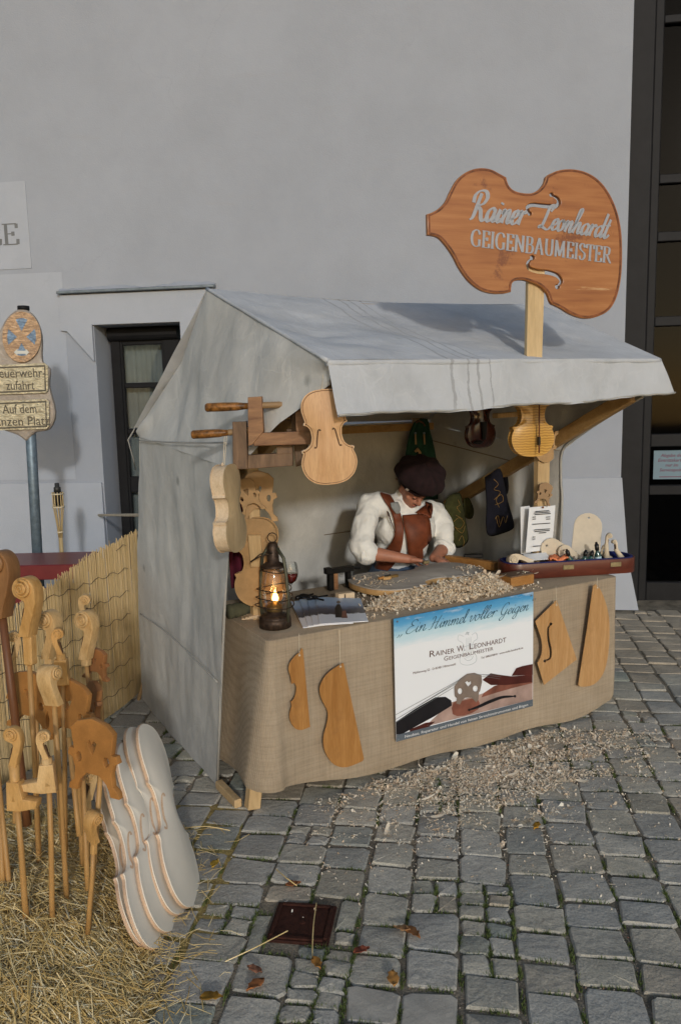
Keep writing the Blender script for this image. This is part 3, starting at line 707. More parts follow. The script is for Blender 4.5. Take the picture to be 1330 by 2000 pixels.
# ------------------------------------------------------------------ canvas tent
def canvas_mat(name, c, bands=False):
    m, t, N, L, b = newmat(name); setin(b, 'Roughness', .85); setin(b, 'Specular IOR Level', .2)
    mp = mapping(t, rotz=SA-math.pi/2)
    n1 = noisenode(t, mp.outputs[0], 2.2, 7, .68); n2 = noisenode(t, mp.outputs[0], 9, 6, .7)
    c_ = ramp(t, n1.outputs[0], [(.25, tuple(x*.80 for x in c)), (.5, c), (.75, tuple(min(1, x*1.07) for x in c))]).outputs[0]
    c_ = mixc(t, .5, c_, ramp(t, n2.outputs[0], [(.3, (.86, .86, .85)), (.62, (1, 1, 1))]).outputs[0], 'MULTIPLY')
    vo = N.new('ShaderNodeTexVoronoi'); vo.inputs['Scale'].default_value = 1.7; L.new(mp.outputs[0], vo.inputs['Vector'])
    c_ = mixc(t, ramp(t, vo.outputs['Distance'], [(.02, (.6, .6, .6)), (.05, (0, 0, 0))]).outputs[0], c_, (.2, .2, .18))
    if bands:      # old creases and soot lines running down the cloth
        sx = N.new('ShaderNodeSeparateXYZ'); L.new(mp.outputs[0], sx.inputs[0]); tot = None
        ad = N.new('ShaderNodeMath'); ad.operation = 'MULTIPLY_ADD'; ad.inputs[1].default_value = .05
        L.new(n2.outputs[0], ad.inputs[0]); L.new(sx.outputs[0], ad.inputs[2])
        for u0, w in bands:
            q = N.new('ShaderNodeMath'); q.operation = 'COMPARE'; q.inputs[1].default_value = u0+.025; q.inputs[2].default_value = w; L.new(ad.outputs[0], q.inputs[0])
            if tot is None: tot = q.outputs[0]
            else:
                k = N.new('ShaderNodeMath'); k.operation = 'MAXIMUM'; L.new(tot, k.inputs[0]); L.new(q.outputs[0], k.inputs[1]); tot = k.outputs[0]
        k = N.new('ShaderNodeMath'); k.operation = 'MULTIPLY'; L.new(tot, k.inputs[0]); L.new(ramp(t, n1.outputs[0], [(.35, (.06,)*3), (.6, (.42,)*3)]).outputs[0], k.inputs[1])
        c_ = mixc(t, k.outputs[0], c_, (.15, .145, .135))
    nc = noisenode(t, mp.outputs[0], 3.2, 2, .45); nc.inputs['Distortion'].default_value = 1.1
    nd = noisenode(t, mapping(t, (1.3, .7, 1), rotz=.8).outputs[0], 5.5, 2, .4); nd.inputs['Distortion'].default_value = .8
    cr1 = ramp(t, nc.outputs[0], [(.485, (0,)*3), (.5, (1,)*3), (.515, (0,)*3)]); cr2 = ramp(t, nd.outputs[0], [(.488, (0,)*3), (.5, (1,)*3), (.512, (0,)*3)])
    cm = N.new('ShaderNodeMath'); cm.operation = 'MAXIMUM'; L.new(cr1.outputs[0], cm.inputs[0]); L.new(cr2.outputs[0], cm.inputs[1])
    cs = N.new('ShaderNodeMath'); cs.operation = 'MULTIPLY'; cs.inputs[1].default_value = .12; L.new(cm.outputs[0], cs.inputs[0])
    c_ = mixc(t, cs.outputs[0], c_, tuple(min(1, x*1.35) for x in c))
    L.new(c_, b.inputs['Base Color'])
    mpw = mapping(t, (1, 1, .75), rotz=SA-math.pi/2); n4 = noisenode(t, mpw.outputs[0], 6, 4, .5); n4.inputs['Distortion'].default_value = .5
    n3 = noisenode(t, mp.outputs[0], 260, 2, .6)
    b1 = bumpnode(t, n4.outputs[0], .38, .03, b); b2 = bumpnode(t, cm.outputs[0], .2, .003, b, b1); bumpnode(t, n3.outputs[0], .4, .0015, b, b2)
    return m
CV = (.53, .52, .485)
m_can = canvas_mat('weathered canvas', CV)
m_roof = canvas_mat('weathered roof canvas', (.47, .485, .50), [(-.33, .009), (-.24, .006), (-.18, .007), (-.11, .004)])
m_seam = mat('canvas hem', (.36, .35, .32), .85)
m_pine = wood('new pine', (.46, .31, .15), (.60, .43, .23), 'z', 14, 10)
m_pineu = wood('honey pine rail', (.30, .17, .06), (.42, .26, .10), 'x', 14, 10, rotz=SA-math.pi/2)
E_L, E_R = PV(640, 703, -.47), PV(1290, 700, -.24)
B_L, B_R = PV(661, 815, -.53), PV(1317, 768, -.26)
A_L = PU(405, 563, .05); A_R = PU(1052, 593, 2.12)
L_c = PV(648, 751, -.43)
tent = thing('canvas_tent', 'weathered grey canvas market tent with peaked roof and wooden frame standing over the table', 'tent', W(1, .9, 0))
RB_L, RB_R = W(-.12, 1.36, 1.67), W(2.1, 1.70, 1.64)
def wrinkle(p, amp, sc_=3.0, s2=1.0):
    return amp*(noise.noise(p*sc_)+.5*noise.noise(p*sc_*2.3+Vector((5, 1, 2))))*s2
def loft(name, A, B, nrow, m, nrm, amp, par=tent, sag=0.0, wsc=(3, 3, 3), pin=True, fold=None, flip=False, side=False):
    """cloth between polyline A and polyline B (same count)"""
    rows = []
    for i in range(nrow+1):
        t = i/nrow; row = []
        for k, (a, b) in enumerate(zip(A, B)):
            p = a.lerp(b, t); s_ = k/(len(A)-1)
            e = min(1, 4*min(t, 1-t)+.15) if pin else 1
            es = min(1, 9*min(s_, 1-s_)) if side else 1; e *= es
            d = nrm*(amp*e*(noise.noise(Vector((p.x*wsc[0], p.y*wsc[1], p.z*wsc[2])))+.5*noise.noise(Vector((p.x*wsc[0], p.y*wsc[1], p.z*wsc[2]))*2.7)))
            p = p+d-Z*sag*math.sin(math.pi*t)*math.sin(math.pi*s_)
            if fold: p = p+nrm*fold(t, s_, p)*(min(1, t*6) if pin else 1)*es
            row.append(p)
        rows.append(row)
    mb = MB(); mb.grid(rows, flip=flip); return mb.build(name, m, par, True)
def line(P, n):
    """resample a polyline to n points"""
    P = [Vector(p) for p in P]; ls = [0]
    for a_, b_ in zip(P, P[1:]): ls.append(ls[-1]+(b_-a_).length)
    out = []
    for k in range(n):
        q = ls[-1]*k/(n-1)
        for i in range(len(P)-1):
            if q <= ls[i+1]+1e-9:
                out.append(P[i].lerp(P[i+1], (q-ls[i])/max(1e-9, ls[i+1]-ls[i]))); break
    return out
# left wall
c_rear, c_front = W(-.12, 1.37, 1.62), W(-.12, -.02, 1.52)
wallB = line([W(-.12, 1.66, .01), W(-.13, 1.1, -.005), W(-.12, .36, .005)], 60); wallT = line([c_rear, c_front], 60)
def lf(t, s_, p): return .005*math.sin(s_*26+t*2)*(.3+t*.2)+.014*math.sin(s_*7+1)*math.sin(t*3)
loft('left_wall', wallT, wallB, 50, m_can, -U, .014, wsc=(4, 4, 1.6), fold=lf)
topg = line([RB_L, W(.0, .95, 2.0), A_L], 34)+line([A_L, A_L.lerp(E_L, .5)-Z*.0, E_L], 34)[1:]
botg = line([c_rear, c_front], 46)+line([c_front, L_c.lerp(c_front, .5)+Z*.025, L_c], 22)[1:]
botg = [b-U*.004 for b in botg]
def gf(t, s_, p):
    d = (p-A_L).length; return .005*math.sin(s_*40)*min(1, d*1.2)*(1-t*.4) + .010*math.sin(s_*9+t*4)*math.sin(t*math.pi)
loft('left_gable', topg, botg, 26, m_can, -U, .015, wsc=(3, 3, 2), fold=gf)
# roof, front and rear slope
RA = line([A_L, A_R], 70); RE = line([E_L, E_R], 70); RR = line([RB_L-U*.03, RB_R+U*.03], 70)
for k, p in enumerate(RA): p.z -= .03*math.sin(math.pi*k/69)
rn = (E_L-A_L).cross(A_R-A_L).normalized(); rn = rn if rn.z > 0 else -rn
def rf(t, s_, p):
    s0 = math.exp(-(s_*9)**2); return .018*s0*math.sin(t*30)*t*(1-t)*3 + .012*math.sin(t*9+s_*3)*math.exp(-((s_-.02)*6)**2)-.02*math.sin(math.pi*t)*(1+.3*math.sin(s_*6.3*3))
loft('roof', RA, RE, 30, m_roof, rn, .022, wsc=(2.5, 2.5, 2.5), fold=rf, side=True)
edg = [A_L.lerp(E_L, k/24)-Z*.003 for k in range(25)]
MB().tube(edg, [.009]*25, 8).build('roof_edge_hem', m_roof, tent, True)
loft('rear_roof', RA, RR, 16, m_roof, Vector((-.4, .6, .6)).normalized(), .01, sag=.03)
# valance
VB = line([B_L, PV(930, 800, -.41), PV(1180, 783, -.31), B_R], 70)
for k, p in enumerate(VB): p.z += .004*math.sin(k*.25)+.0015*math.sin(k*1.3)
loft('valance', RE, VB, 10, m_roof, -V, .012, fold=lambda t, s_, p: .006*t*math.sin(s_*24+math.sin(s_*9)*2), pin=False)
MB().tube([p-Z*.010+V*.010 for p in RE], .014, 10).build('eave_roll', m_roof, tent, True)
MB().tube([p-V*.003+Z*.006 for p in VB], .0045, 5).build('valance_hem', m_seam, tent, True)
# right wall and its gable
rw_top = line([W(2.1, 1.70, 1.60), PU(1098, 880, 2.1)], 40); rw_bot = line([W(2.1, 1.72, 0.0), PU(1096, 1010, 2.1)-Z*1.0], 40)
fr = uvz(PU(1096, 1010, 2.1)); rw_bot = line([W(2.1, 1.72, .0), W(2.1, fr[1]+.05, .0)], 40)
loft('right_wall', rw_top, rw_bot, 40, m_can, -U, .03, wsc=(4, 4, 1.5), fold=lambda t, s_, p: .025*math.sin(s_*22+t*3)*(.4+.6*s_))
rg_top = line([RB_R, A_R], 24)+line([A_R, E_R], 26)[1:]
rg_bot = line([W(2.1, 1.70, 1.60), PU(1098, 880, 2.1)], 30)+line([PU(1098, 880, 2.1), PU(1130, 852, 2.1), PU(1190, 812, 2.1), PU(1256, 774, 2.1)], 20)[1:]
loft('right_gable', rg_top, rg_bot, 22, m_can, -U, .015, wsc=(3, 3, 2), fold=lambda t, s_, p: .012*math.sin(s_*36)*t)
edge = [PU(1098, 880, 2.1), PU(1130, 852, 2.1), PU(1190, 812, 2.1), PU(1256, 774, 2.1)]
MB().tube(crom([W(2.1, fr[1]+.05, .0), PU(1096, 1010, 2.1), PU(1095, 940, 2.1)]+edge, 4), .008, 6).build('right_wall_hem', m_seam, tent, True)
# back wall
bt = line([c_rear, RB_R], 60); bb = line([W(-.12, 1.66, .0), W(2.1, 1.72, 0)], 60)
loft('back_wall', bt, bb, 40, m_can, -V, .03, wsc=(2.2, 2.2, 1.6), fold=lambda t, s_, p: .012*math.sin(s_*30+t*8)*t)
# seams sewn across the walls
for nm, P in (('wall_seam', [W(-.135, 1.34, 1.60), W(-.14, .7, 1.61), W(-.135, .02, 1.63)]), ('wall_seam', [W(-.14, 1.5, .58), W(-.145, .9, .60), W(-.14, .25, .55)])):
    MB().tube(crom(P, 8), .004, 5).build(nm, m_seam, tent, True)
sb = mat('rusty seam thread', (.24, .19, .14), .9)
MB().tube([PV(520+14*i, 1060-1.9*i, 1.62) for i in range(24)], .004, 4).build('wall_seam', sb, tent, True)
MB().tube([PU(842+10*i, 860+2.6*i, 2.06) for i in range(20)], .004, 4).build('wall_seam', sb, tent, True)
MB().tube([W(-.125, .36, .0), W(-.125, .255, .5), PU(439, 1180, -.125), W(-.122, .02, 1.5)], .007, 6).build('left_wall_hem', m_seam, tent, True)
# frame
mb = MB(); mb.bar(PU(448, 945, .17), PU(628, 752, .17), .045, .085, U); mb.build('brace', m_pineu, tent)
mb = MB(); mb.bar(PU(872, 988, 2.03), PU(1232, 772, 2.03), .045, .075, U); mb.build('brace', m_pineu, tent)
PL = PV(497, 1050, .36); PL.z = 0
mb = MB(); mb.bar(PL, PL+Z*1.62, .055, .04, U); mb.build('post', m_pine, tent)
PRt = PV(1057, 950, .36); PRt.z = 0
mb = MB(); mb.bar(PRt, PRt+Z*1.62, .09, .04, U); mb.build('post', m_pine, tent)
PB = PV(815, 830, 1.58); PB.z = 0
mb = MB(); mb.bar(PB, PB+Z*1.66, .06, .05, U); mb.build('post', m_pine, tent)
mb = MB(); mb.bar(W(-.08, 1.44, 1.60), W(2.04, 1.60, 1.60), .05, .07, Z); mb.build('rail', m_pineu, tent)
mb = MB(); mb.bar(W(.12, -.35, 1.86), W(2.05, -.19, 1.86), .05, .06, Z); mb.build('rail', m_pineu, tent)
mb = MB(); mb.bar(A_L-Z*.07+U*.04, A_R-Z*.07-U*.03, .05, .07, Z); mb.build('ridge_beam', m_pineu, tent)
mb = MB(); mb.bar(W(-.06, 1.58, 0), W(-.06, 1.42, 1.6), .05, .05, U); mb.build('post', m_pine, tent)
# foot runner sticking out under the left wall
mb = MB(); mb.bar(G(466, 1570, .02), G(428, 1531, .02), .035, .04); mb.build('foot_runner', m_pine, tent)
# canvas flap tied at the rear corner
mb = MB(); mb.grid([[W(-.13, 1.42, 1.66), W(-.16, 1.46, 1.60), W(-.14, 1.45, 1.50)], [W(-.1, 1.5, 1.68), W(-.12, 1.58, 1.59), W(-.1, 1.55, 1.42)]]); thick(mb.build('rear_flap', m_seam, tent, True), .004)

# ------------------------------------------------------------------ table under burlap
TH = .772
table = thing('work_table', 'wooden trestle table hidden under burlap with one pale leg showing', 'table', W(1.05, .4, 0))
MB().cbox(W(1.07, .38, TH-.018), (U, V, Z), (1.06, .375, .018), .004).build('tabletop', m_pine, table)
for (u_, v_) in ((-.05, .05), (1.98, .07), (.05, .68), (1.98, .68)):
    q = G(493, 1578) if u_ < 0 else W(u_, v_, 0)
    u0, v0, _ = uvz(q); mb = MB(); mb.bar(q, W(u0+(.12 if u_ < 0 else .03), v0+.03, TH-.037), .06, .05, U); mb.build('leg', m_pine, table)
def burlap_mat():
    m, t, N, L, b = newmat('burlap'); setin(b, 'Roughness', .92); setin(b, 'Specular IOR Level', .1)
    mp = mapping(t, rotz=SA-math.pi/2)
    n1 = noisenode(t, mp.outputs[0], 3, 6, .65)
    ws = []
    for d in ('X', 'Z'):
        w_ = N.new('ShaderNodeTexWave'); w_.bands_direction = d; w_.inputs['Scale'].default_value = 55; w_.inputs['Distortion'].default_value = 2.5; w_.inputs['Detail'].default_value = 3; w_.inputs['Detail Scale'].default_value = 2
        L.new(mp.outputs[0], w_.inputs['Vector']); ws.append(w_.outputs['Fac'])
    mpx = mapping(t, (2, 2, 60), SA-math.pi/2); mpz = mapping(t, (60, 60, 2), SA-math.pi/2)
    nx = noisenode(t, mpx.outputs[0], 2.2, 3); nz = noisenode(t, mpz.outputs[0], 2.2, 3)
    ad = N.new('ShaderNodeMath'); ad.operation = 'MULTIPLY'; L.new(ws[0], ad.inputs[0]); L.new(ws[1], ad.inputs[1])
    c = ramp(t, n1.outputs[0], [(.3, (.36, .285, .20)), (.7, (.46, .375, .275))]).outputs[0]
    c = mixc(t, .5, c, ramp(t, ad.outputs[0], [(.0, (.62, .6, .57)), (.4, (1, 1, 1))]).outputs[0], 'MULTIPLY')
    c = mixc(t, .38, c, ramp(t, nx.outputs[0], [(.35, (.7, .69, .66)), (.6, (1, 1, 1))]).outputs[0], 'MULTIPLY')
    c = mixc(t, .38, c, ramp(t, nz.outputs[0], [(.35, (.7, .69, .66)), (.6, (1, 1, 1))]).outputs[0], 'MULTIPLY')
    L.new(c, b.inputs['Base Color']); bumpnode(t, ad.outputs[0], .4, .002, b); return m
m_bur = burlap_mat()
top_path, bot_path = [], []
def cpath(n=150):
    P = []
    pth = [(-.0, .76)]+[(-.0, .76-.03*i) for i in range(1, 25)]
    for i in range(9):
        a_ = math.pi/2*i/8; pth.append((.03-.03*math.cos(a_), .03-.03*math.sin(a_)))
    pth += [(.03+2.09*i/90, 0) for i in range(1, 91)]
    for i in range(9):
        a_ = math.pi/2*i/8; pth.append((2.12+.03*math.sin(a_), .03-.03*math.cos(a_)))
    pth += [(2.15, .03+.04*i) for i in range(1, 19)]
    return pth
cp = cpath(); rows = []; ncp = len(cp)
def outw(k):
    a_, b_ = cp[max(k-1, 0)], cp[min(k+1, ncp-1)]; d = Vector((b_[0]-a_[0], b_[1]-a_[1])).normalized(); return Vector((d.y, -d.x))
arc = [0]
for a_, b_ in zip(cp, cp[1:]): arc.append(arc[-1]+math.hypot(b_[0]-a_[0], b_[1]-a_[1]))
NZ = 26
for i in range(NZ+1):
    t = i/NZ; row = []
    for k, (u_, v_) in enumerate(cp):
        n_ = outw(k); s_ = arc[k]
        side = max(0, min(1, (.85-s_)/.3)); corner = math.exp(-((s_-.77)/.12)**2)
        zb = .055+.03*math.sin(s_*2.1+.5)+.05*math.exp(-((s_-.62)/.2)**2)+.012*math.sin(s_*9)-.02*math.exp(-((s_-2.6)/.4)**2)
        z_ = TH+.006+(zb-TH)*t
        bul = (.010*t+.075*max(0, min(1, (.80-s_)/.08))*t+.015*math.sin(s_*11)*t*side+.03*corner*t*t+.015*side*t*math.sin(s_*5.0+.6)**2
               +.010*t*noise.noise(Vector((s_*3, t*2, 0)))+.010*t*math.sin(s_*5.2+1)*t*(1-side))
        if i == NZ: bul -= .008
        row.append(W(u_+n_.x*bul, v_+n_.y*bul, z_))
    rows.append(row)
top_in = [W(.3 if u_ < .31 else (1.85 if u_ > 1.85 else u_), .3 if v_ < .31 else v_, TH+.004) for (u_, v_) in cp]
mb = MB(); mb.grid([[p.lerp(q, 1.0) for p, q in zip(rows[0], top_in)]]+[[p.lerp(q, .02)+Z*.004 for p, q in zip(rows[0], top_in)]]+rows)
mb.add([W(.29, .29, TH+.0035), W(1.86, .29, TH+.0035), W(1.86, .76, TH+.0035), W(.29, .76, TH+.0035)], [(0, 1, 2, 3)])
cloth = mb.build('burlap_cloth', m_bur, None, True, org=W(1.05, .3, 0)); tag(cloth, 'coarse brown burlap cloth draped over the work table to the ground', 'cloth')
autosmooth(cloth, 50)

# ------------------------------------------------------------------ bass-shaped sign over the roof
def varnish():
    m, t, N, L, b = newmat('worn bass varnish'); setin(b, 'Roughness', .42); setin(b, 'Specular IOR Level', .4); setin(b, 'Coat Weight', .12); setin(b, 'Coat Roughness', .3)
    mp = mapping(t, (1, 1, 1), SA-math.pi/2); mps = mapping(t, (2.0, 2, 26), SA-math.pi/2)
    g1 = noisenode(t, mps.outputs[0], 1.4, 6, .6); n1 = noisenode(t, mp.outputs[0], 4.0, 7, .7); n2 = noisenode(t, mps.outputs[0], .8, 6, .7)
    c = ramp(t, g1.outputs[0], [(.25, (.235, .075, .016)), (.5, (.33, .125, .032)), (.75, (.42, .18, .055))]).outputs[0]
    c = mixc(t, ramp(t, n1.outputs[0], [(.57, (0,)*3), (.62, (.75,)*3), (.67, (.0,)*3)]).outputs[0], c, (.13, .035, .012))
    c = mixc(t, ramp(t, n2.outputs[0], [(.66, (0,)*3), (.70, (.75,)*3)]).outputs[0], c, (.52, .33, .16))
    L.new(c, b.inputs['Base Color']); bumpnode(t, g1.outputs[0], .12, .002, b); return m
m_bass = varnish()
sgn = Vector((.28, -.955, .03)).normalized()           # the sign faces the visitors
SGP = PV(1047, 600, -.33)
OUT = [(834, 418), (845, 414), (858, 406), (870, 393), (880, 372), (893, 350), (912, 335), (935, 328), (958, 330), (978, 340), (989, 346)]
OUTb = [(990, 352), (994, 362), (1003, 371), (1018, 376), (1037, 377), (1052, 370), (1062, 358), (1066, 345)]
OUTc = [(1072, 340), (1092, 332), (1118, 330), (1145, 336), (1170, 352), (1190, 378), (1205, 412), (1213, 450), (1215, 495), (1213, 540), (1205, 578), (1190, 605), (1165, 619), (1140, 622), (1115, 614), (1095, 602), (1078, 594)]
OUTd = [(1074, 588), (1068, 572), (1055, 559), (1040, 552), (1022, 547), (1007, 548), (1000, 554), (998, 570)]
OUTe = [(985, 573), (962, 573), (938, 566), (915, 548), (897, 523), (885, 500), (873, 482), (858, 465), (845, 460), (835, 459)]
smo = lambda P, n=4: [(q.x, q.y) for q in crom([(a, b) for a, b in P], n)]
bass_out = smo(OUT)+smo(OUTb)+smo(OUTc)+smo(OUTd)+smo(OUTe)
def fhole_px(c, w0=2.2, w1=5.0, bulb=7):
    """closed outline round a pen line with round ends"""
    P = [Vector(p) for p in crom([(a, b) for a, b in c], 6)]; n = len(P)
    def wid(t, q):
        e = min(q, 1-q)
        return 2*bulb*.8 if e < .0 else (w0+(w1-w0)*math.sin(math.pi*q)**.6)
    a, b = ribbon(P, wid)
    d0 = (P[0]-P[1]).normalized(); d1 = (P[-1]-P[-2]).normalized()
    def cap(p, d, r):
        b0 = math.atan2(d.y, d.x); c_ = p+d*r*.85
        return [c_+Vector((math.cos(b0+t), math.sin(b0+t)))*r for t in [math.pi*.78*(1-2*i/10) for i in range(11)]]
    capE = cap(P[-1], d1, bulb); capS = cap(P[0], d0, bulb)
    lp = a+capE+b[::-1]+capS
    return [(p.x, p.y) for p in lp]
f1 = fhole_px([(1079, 384), (1086, 392), (1087, 402), (1078, 399), (1060, 401), (1040, 404), (1031, 408), (1028, 414)][1:], 2.5, 6, 4.5)
f1 = fhole_px([(1080, 382), (1089, 388), (1091, 397), (1083, 403), (1062, 402), (1040, 400), (1030, 405), (1033, 414)], 3, 8, 4.0)
f2 = fhole_px([(1037, 506), (1031, 514), (1034, 524), (1050, 530), (1070, 532), (1088, 538), (1096, 549), (1091, 557)], 3, 8, 4.5)
def rev(P): return P[::-1]
sign = thing('bass_sign', 'large varnished wooden double bass shape with silver lettering raised above the tent roof', 'sign', PV(1045, 750, -.33))
traced('bass_plate', [bass_out, f1, f2], SGP, sgn, .022, m_bass, sign, .004)
def bind(P, k):
    cx, cy = 1030, 470; return [(cx+(x-cx)*k+0, cy+(y-cy)*k) for x, y in P]
m_silver = mat('silver lettering', (.30, .31, .33), .45, .1, 20, metal=.15, spec=.5)
xs_ = Z.cross(sgn).normalized()
def sgframe(x0, y0, x1, y1, lift=.001):
    a_, b_ = onplane(x0, y0, SGP+sgn*lift, sgn), onplane(x1, y1, SGP+sgn*lift, sgn)
    return frame(a_, b_-a_, sgn.cross(b_-a_)), (b_-a_).length
Ms, Ln = sgframe(917, 429, 1030, 441); lettering('name_lettering', SCR, 'Rainer', Ms, .115, m_silver, sign, thick_=.18, thin=.06, slant=.28, maxw=Ln*.93, depth=.0012, lift=.0002)
Ms, Ln = sgframe(1052, 445, 1192, 467); lettering('name_lettering', SCR, 'Leonhardt', Ms, .098, m_silver, sign, thick_=.18, thin=.06, slant=.28, maxw=Ln*.95, depth=.0012, lift=.0002)
Ms, Ln = sgframe(918, 480, 1192, 514); lettering('trade_lettering', ROM, 'GEIGENBAUMEISTER', Ms, .068, m_silver, sign, thick_=.17, thin=.05, maxw=Ln, roman=True, depth=.0012, lift=.0002)
traced('worn_edge', [shrink(bass_out, 2.0), shrink(bass_out, 5.5)], SGP+sgn*.0012, sgn, .002, mat('worn edge varnish', (.17, .055, .018), .5, .6, 30), sign)
pl_c = [(1033, 497), (1047, 497), (1062, 548), (1058, 751), (1030, 752), (1031, 702), (1027, 700), (1031, 560)]
traced('post', [[(1032, 515), (1064, 517), (1057, 751), (1030, 752), (1031, 714), (1028, 712)]], SGP-sgn*.024, Vector((.28, -.955, 0)), .025, wood('sign post pine', (.50, .35, .17), (.64, .48, .27), 'z', 16, 10), sign, .002)

# ------------------------------------------------------------------ printed board on the front of the cloth
PN = -V; PVv = -.045
pp_ = W(0, PVv, 0)
def ptrace(name, loops, lay, m, par, dep=.0006, smooth=0): return traced(name, loops, pp_-V*.0009*lay, PN, dep, m, par, 0, smooth)
Pc = [(769, 1209), (1041, 1156), (1040, 1379), (774, 1449)]
def poster_mat():
    m, t, N, L, b = newmat('printed board'); setin(b, 'Roughness', .4); setin(b, 'Specular IOR Level', .4)
    mp = mapping(t, rotz=SA-math.pi/2); sx = N.new('ShaderNodeSeparateXYZ'); L.new(mp.outputs[0], sx.inputs[0])
    n = noisenode(t, mp.outputs[0], 7, 6, .65); mps = mapping(t, (4, 4, 18), SA-math.pi/2); n2 = noisenode(t, mps.outputs[0], 1.3, 6, .65)
    ad = N.new('ShaderNodeMath'); ad.operation = 'MULTIPLY_ADD'; ad.inputs[1].default_value = .10; L.new(n2.outputs[0], ad.inputs[0]); L.new(sx.outputs[2], ad.inputs[2])
    z1, z0 = PZ1, PZ0
    mr = N.new('ShaderNodeMapRange'); mr.inputs[1].default_value = z0; mr.inputs[2].default_value = z1; L.new(ad.outputs[0], mr.inputs[0])
    c = ramp(t, mr.outputs[0], [(.0, (.75, .76, .78)), (.77, (.75, .77, .79)), (.86, (.42, .62, .70)), (.95, (.10, .33, .56)), (1.0, (.05, .25, .48))]).outputs[0]
    c = mixc(t, ramp(t, n2.outputs[0], [(.56, (0,)*3), (.68, (.5,)*3)]).outputs[0], c, (.75, .78, .78))
    L.new(c, b.inputs['Base Color']); return m
PZ1 = onplane(900, 1184, pp_, PN).z; PZ0 = onplane(900, 1415, pp_, PN).z
PZ1 = PZ1+.0; 
post_c = onplane(905, 1430, pp_, PN)
poster = thing('printed_board', 'printed white and sky blue advertising board with violin photograph hung on the burlap', 'poster', Vector((post_c.x, post_c.y, 0)))
PZ1 += .05
ptrace('board', [Pc], 0, poster_mat(), poster, .005)
m_pt = mat('print slate blue', (.035, .09, .13), .5, .05); m_pbr = mat('print brown ink', (.10, .05, .04), .5, .05); m_pdk = mat('print black', (.012, .011, .013), .35, .3, 12)
def pframe(x0, y0, x1, y1, lay):
    p0 = pp_-V*.0009*lay; a_, b_ = onplane(x0, y0, p0, PN), onplane(x1, y1, p0, PN); return frame(a_, b_-a_, PN.cross(b_-a_)), (b_-a_).length
Mp, Ln = pframe(776, 1246, 1040, 1192, 1)
def putscr(text, x0, y0, x1, y1, h):
    Mp, Ln = pframe(x0, y0, x1, y1, 1); k = Ln/sum(SCR[c][0] for c in text)
    lettering('slogan_lettering', SCR, text, Mp, h, m_pt, poster, thick_=.10, thin=.03, slant=.38, maxw=Ln, depth=.0004, lift=.00005)
putscr([',,'], 776, 1243, 787, 1241, .055)
putscr('Ein', 790, 1239, 830, 1231, .058); putscr('Himmel', 838, 1230, 908, 1216, .058); putscr('voller', 914, 1215, 967, 1204, .058); putscr('Geigen', 975, 1203, 1030, 1192, .058)
putscr(['``'], 1031, 1191, 1040, 1189, .05)
def putb(text, x0, y0, x1, y1, h, mt, nm='print_lettering'):
    Mp, Ln = pframe(x0, y0, x1, y1, 1); return bfont(nm, text, Mp, h, mt, poster, maxw=Ln, depth=.0003)
m_lyre = mat('print pale grey', (.42, .46, .48), .5, .05)
# faint lyre emblem behind the name
for P in ([(905, 1243), (896, 1240), (894, 1250), (903, 1256), (906, 1270), (898, 1285), (900, 1296), (914, 1299), (928, 1293), (930, 1282), (922, 1268), (924, 1254), (932, 1247), (929, 1236), (921, 1240)],
          [(911, 1246), (911, 1285)], [(915, 1245), (915, 1284)], [(919, 1244), (919, 1283)], [(902, 1264), (926, 1258)], [(908, 1240), (912, 1234), (915, 1240), (910, 1236), (916, 1235), (908, 1240)],
          [(906, 1285), (912, 1290), (920, 1288), (924, 1281)]):
    Q = [onplane(x, y, pp_-V*.0006, PN) for x, y in smo(P, 4)] if len(P) > 2 else [onplane(x, y, pp_-V*.0006, PN) for x, y in P]
    MB().tube(Q, .0011, 4).build('lyre_emblem', m_lyre, poster)
putb('R', 837, 1284, 848, 1282, .045, m_pbr); putb('AINER', 850, 1281.5, 887, 1275, .035, m_pbr); putb('W.', 892, 1274, 908, 1270.5, .045, m_pbr); putb('L', 915, 1269, 923, 1267, .045, m_pbr); putb('EONHARDT', 925, 1267, 987, 1254, .035, m_pbr)
putb('G', 866, 1291, 874, 1289.5, .032, m_pbr); putb('EIGENBAUMEISTER', 876, 1289, 962, 1270, .025, m_pbr)
putb('Mühlenweg 52 · D-82481 Mittenwald', 806, 1317, 889, 1299, .016, m_pbr); putb('Tel. 08823/8818 · www.violin-leonhardt.de', 939, 1287, 1021, 1267, .015, m_pbr)
# printed violin photograph
m_pv1 = mat('print violin brown', (.20, .075, .05), .3, .4, 9); m_pv2 = mat('print violin light', (.36, .25, .21), .35, .3, 8); m_pv3 = mat('print bridge taupe', (.20, .155, .125), .5, .15, 20); m_pv4 = mat('print violin dark', (.07, .018, .014), .3, .3, 9)
ptrace('printed_violin', [[(834, 1415), (880, 1372), (918, 1362), (950, 1352), (1000, 1338), (1039.6, 1328), (1039.4, 1366), (834, 1418)]], 1, m_pv2, poster, smooth=0)
ptrace('printed_violin', [[(800, 1425), (830, 1412), (850, 1409), (834, 1422.5), (800, 1431)]], 1, m_pv4, poster)
ptrace('printed_violin', [[(944, 1354), (965, 1340), (1000, 1330), (1039.6, 1312), (1039.6, 1334), (1000, 1344), (972, 1352), (940, 1362)]], 2, m_pv1, poster)
ptrace('printed_violin', [[(885, 1372), (905, 1368), (932, 1364), (934, 1385), (905, 1398), (884, 1395)]], 2, m_pv1, poster, smooth=2)
ptrace('printed_violin', [[(942, 1328), (958, 1315), (975, 1318), (998, 1321), (1039.6, 1318), (1039.6, 1332), (990, 1338), (958, 1338)]], 3, m_pv4, poster, smooth=0)
ptrace('printed_violin', [[(999, 1320), (1008, 1305), (1020, 1301), (1040, 1297), (1040, 1318)]], 4, m_pv4, poster)
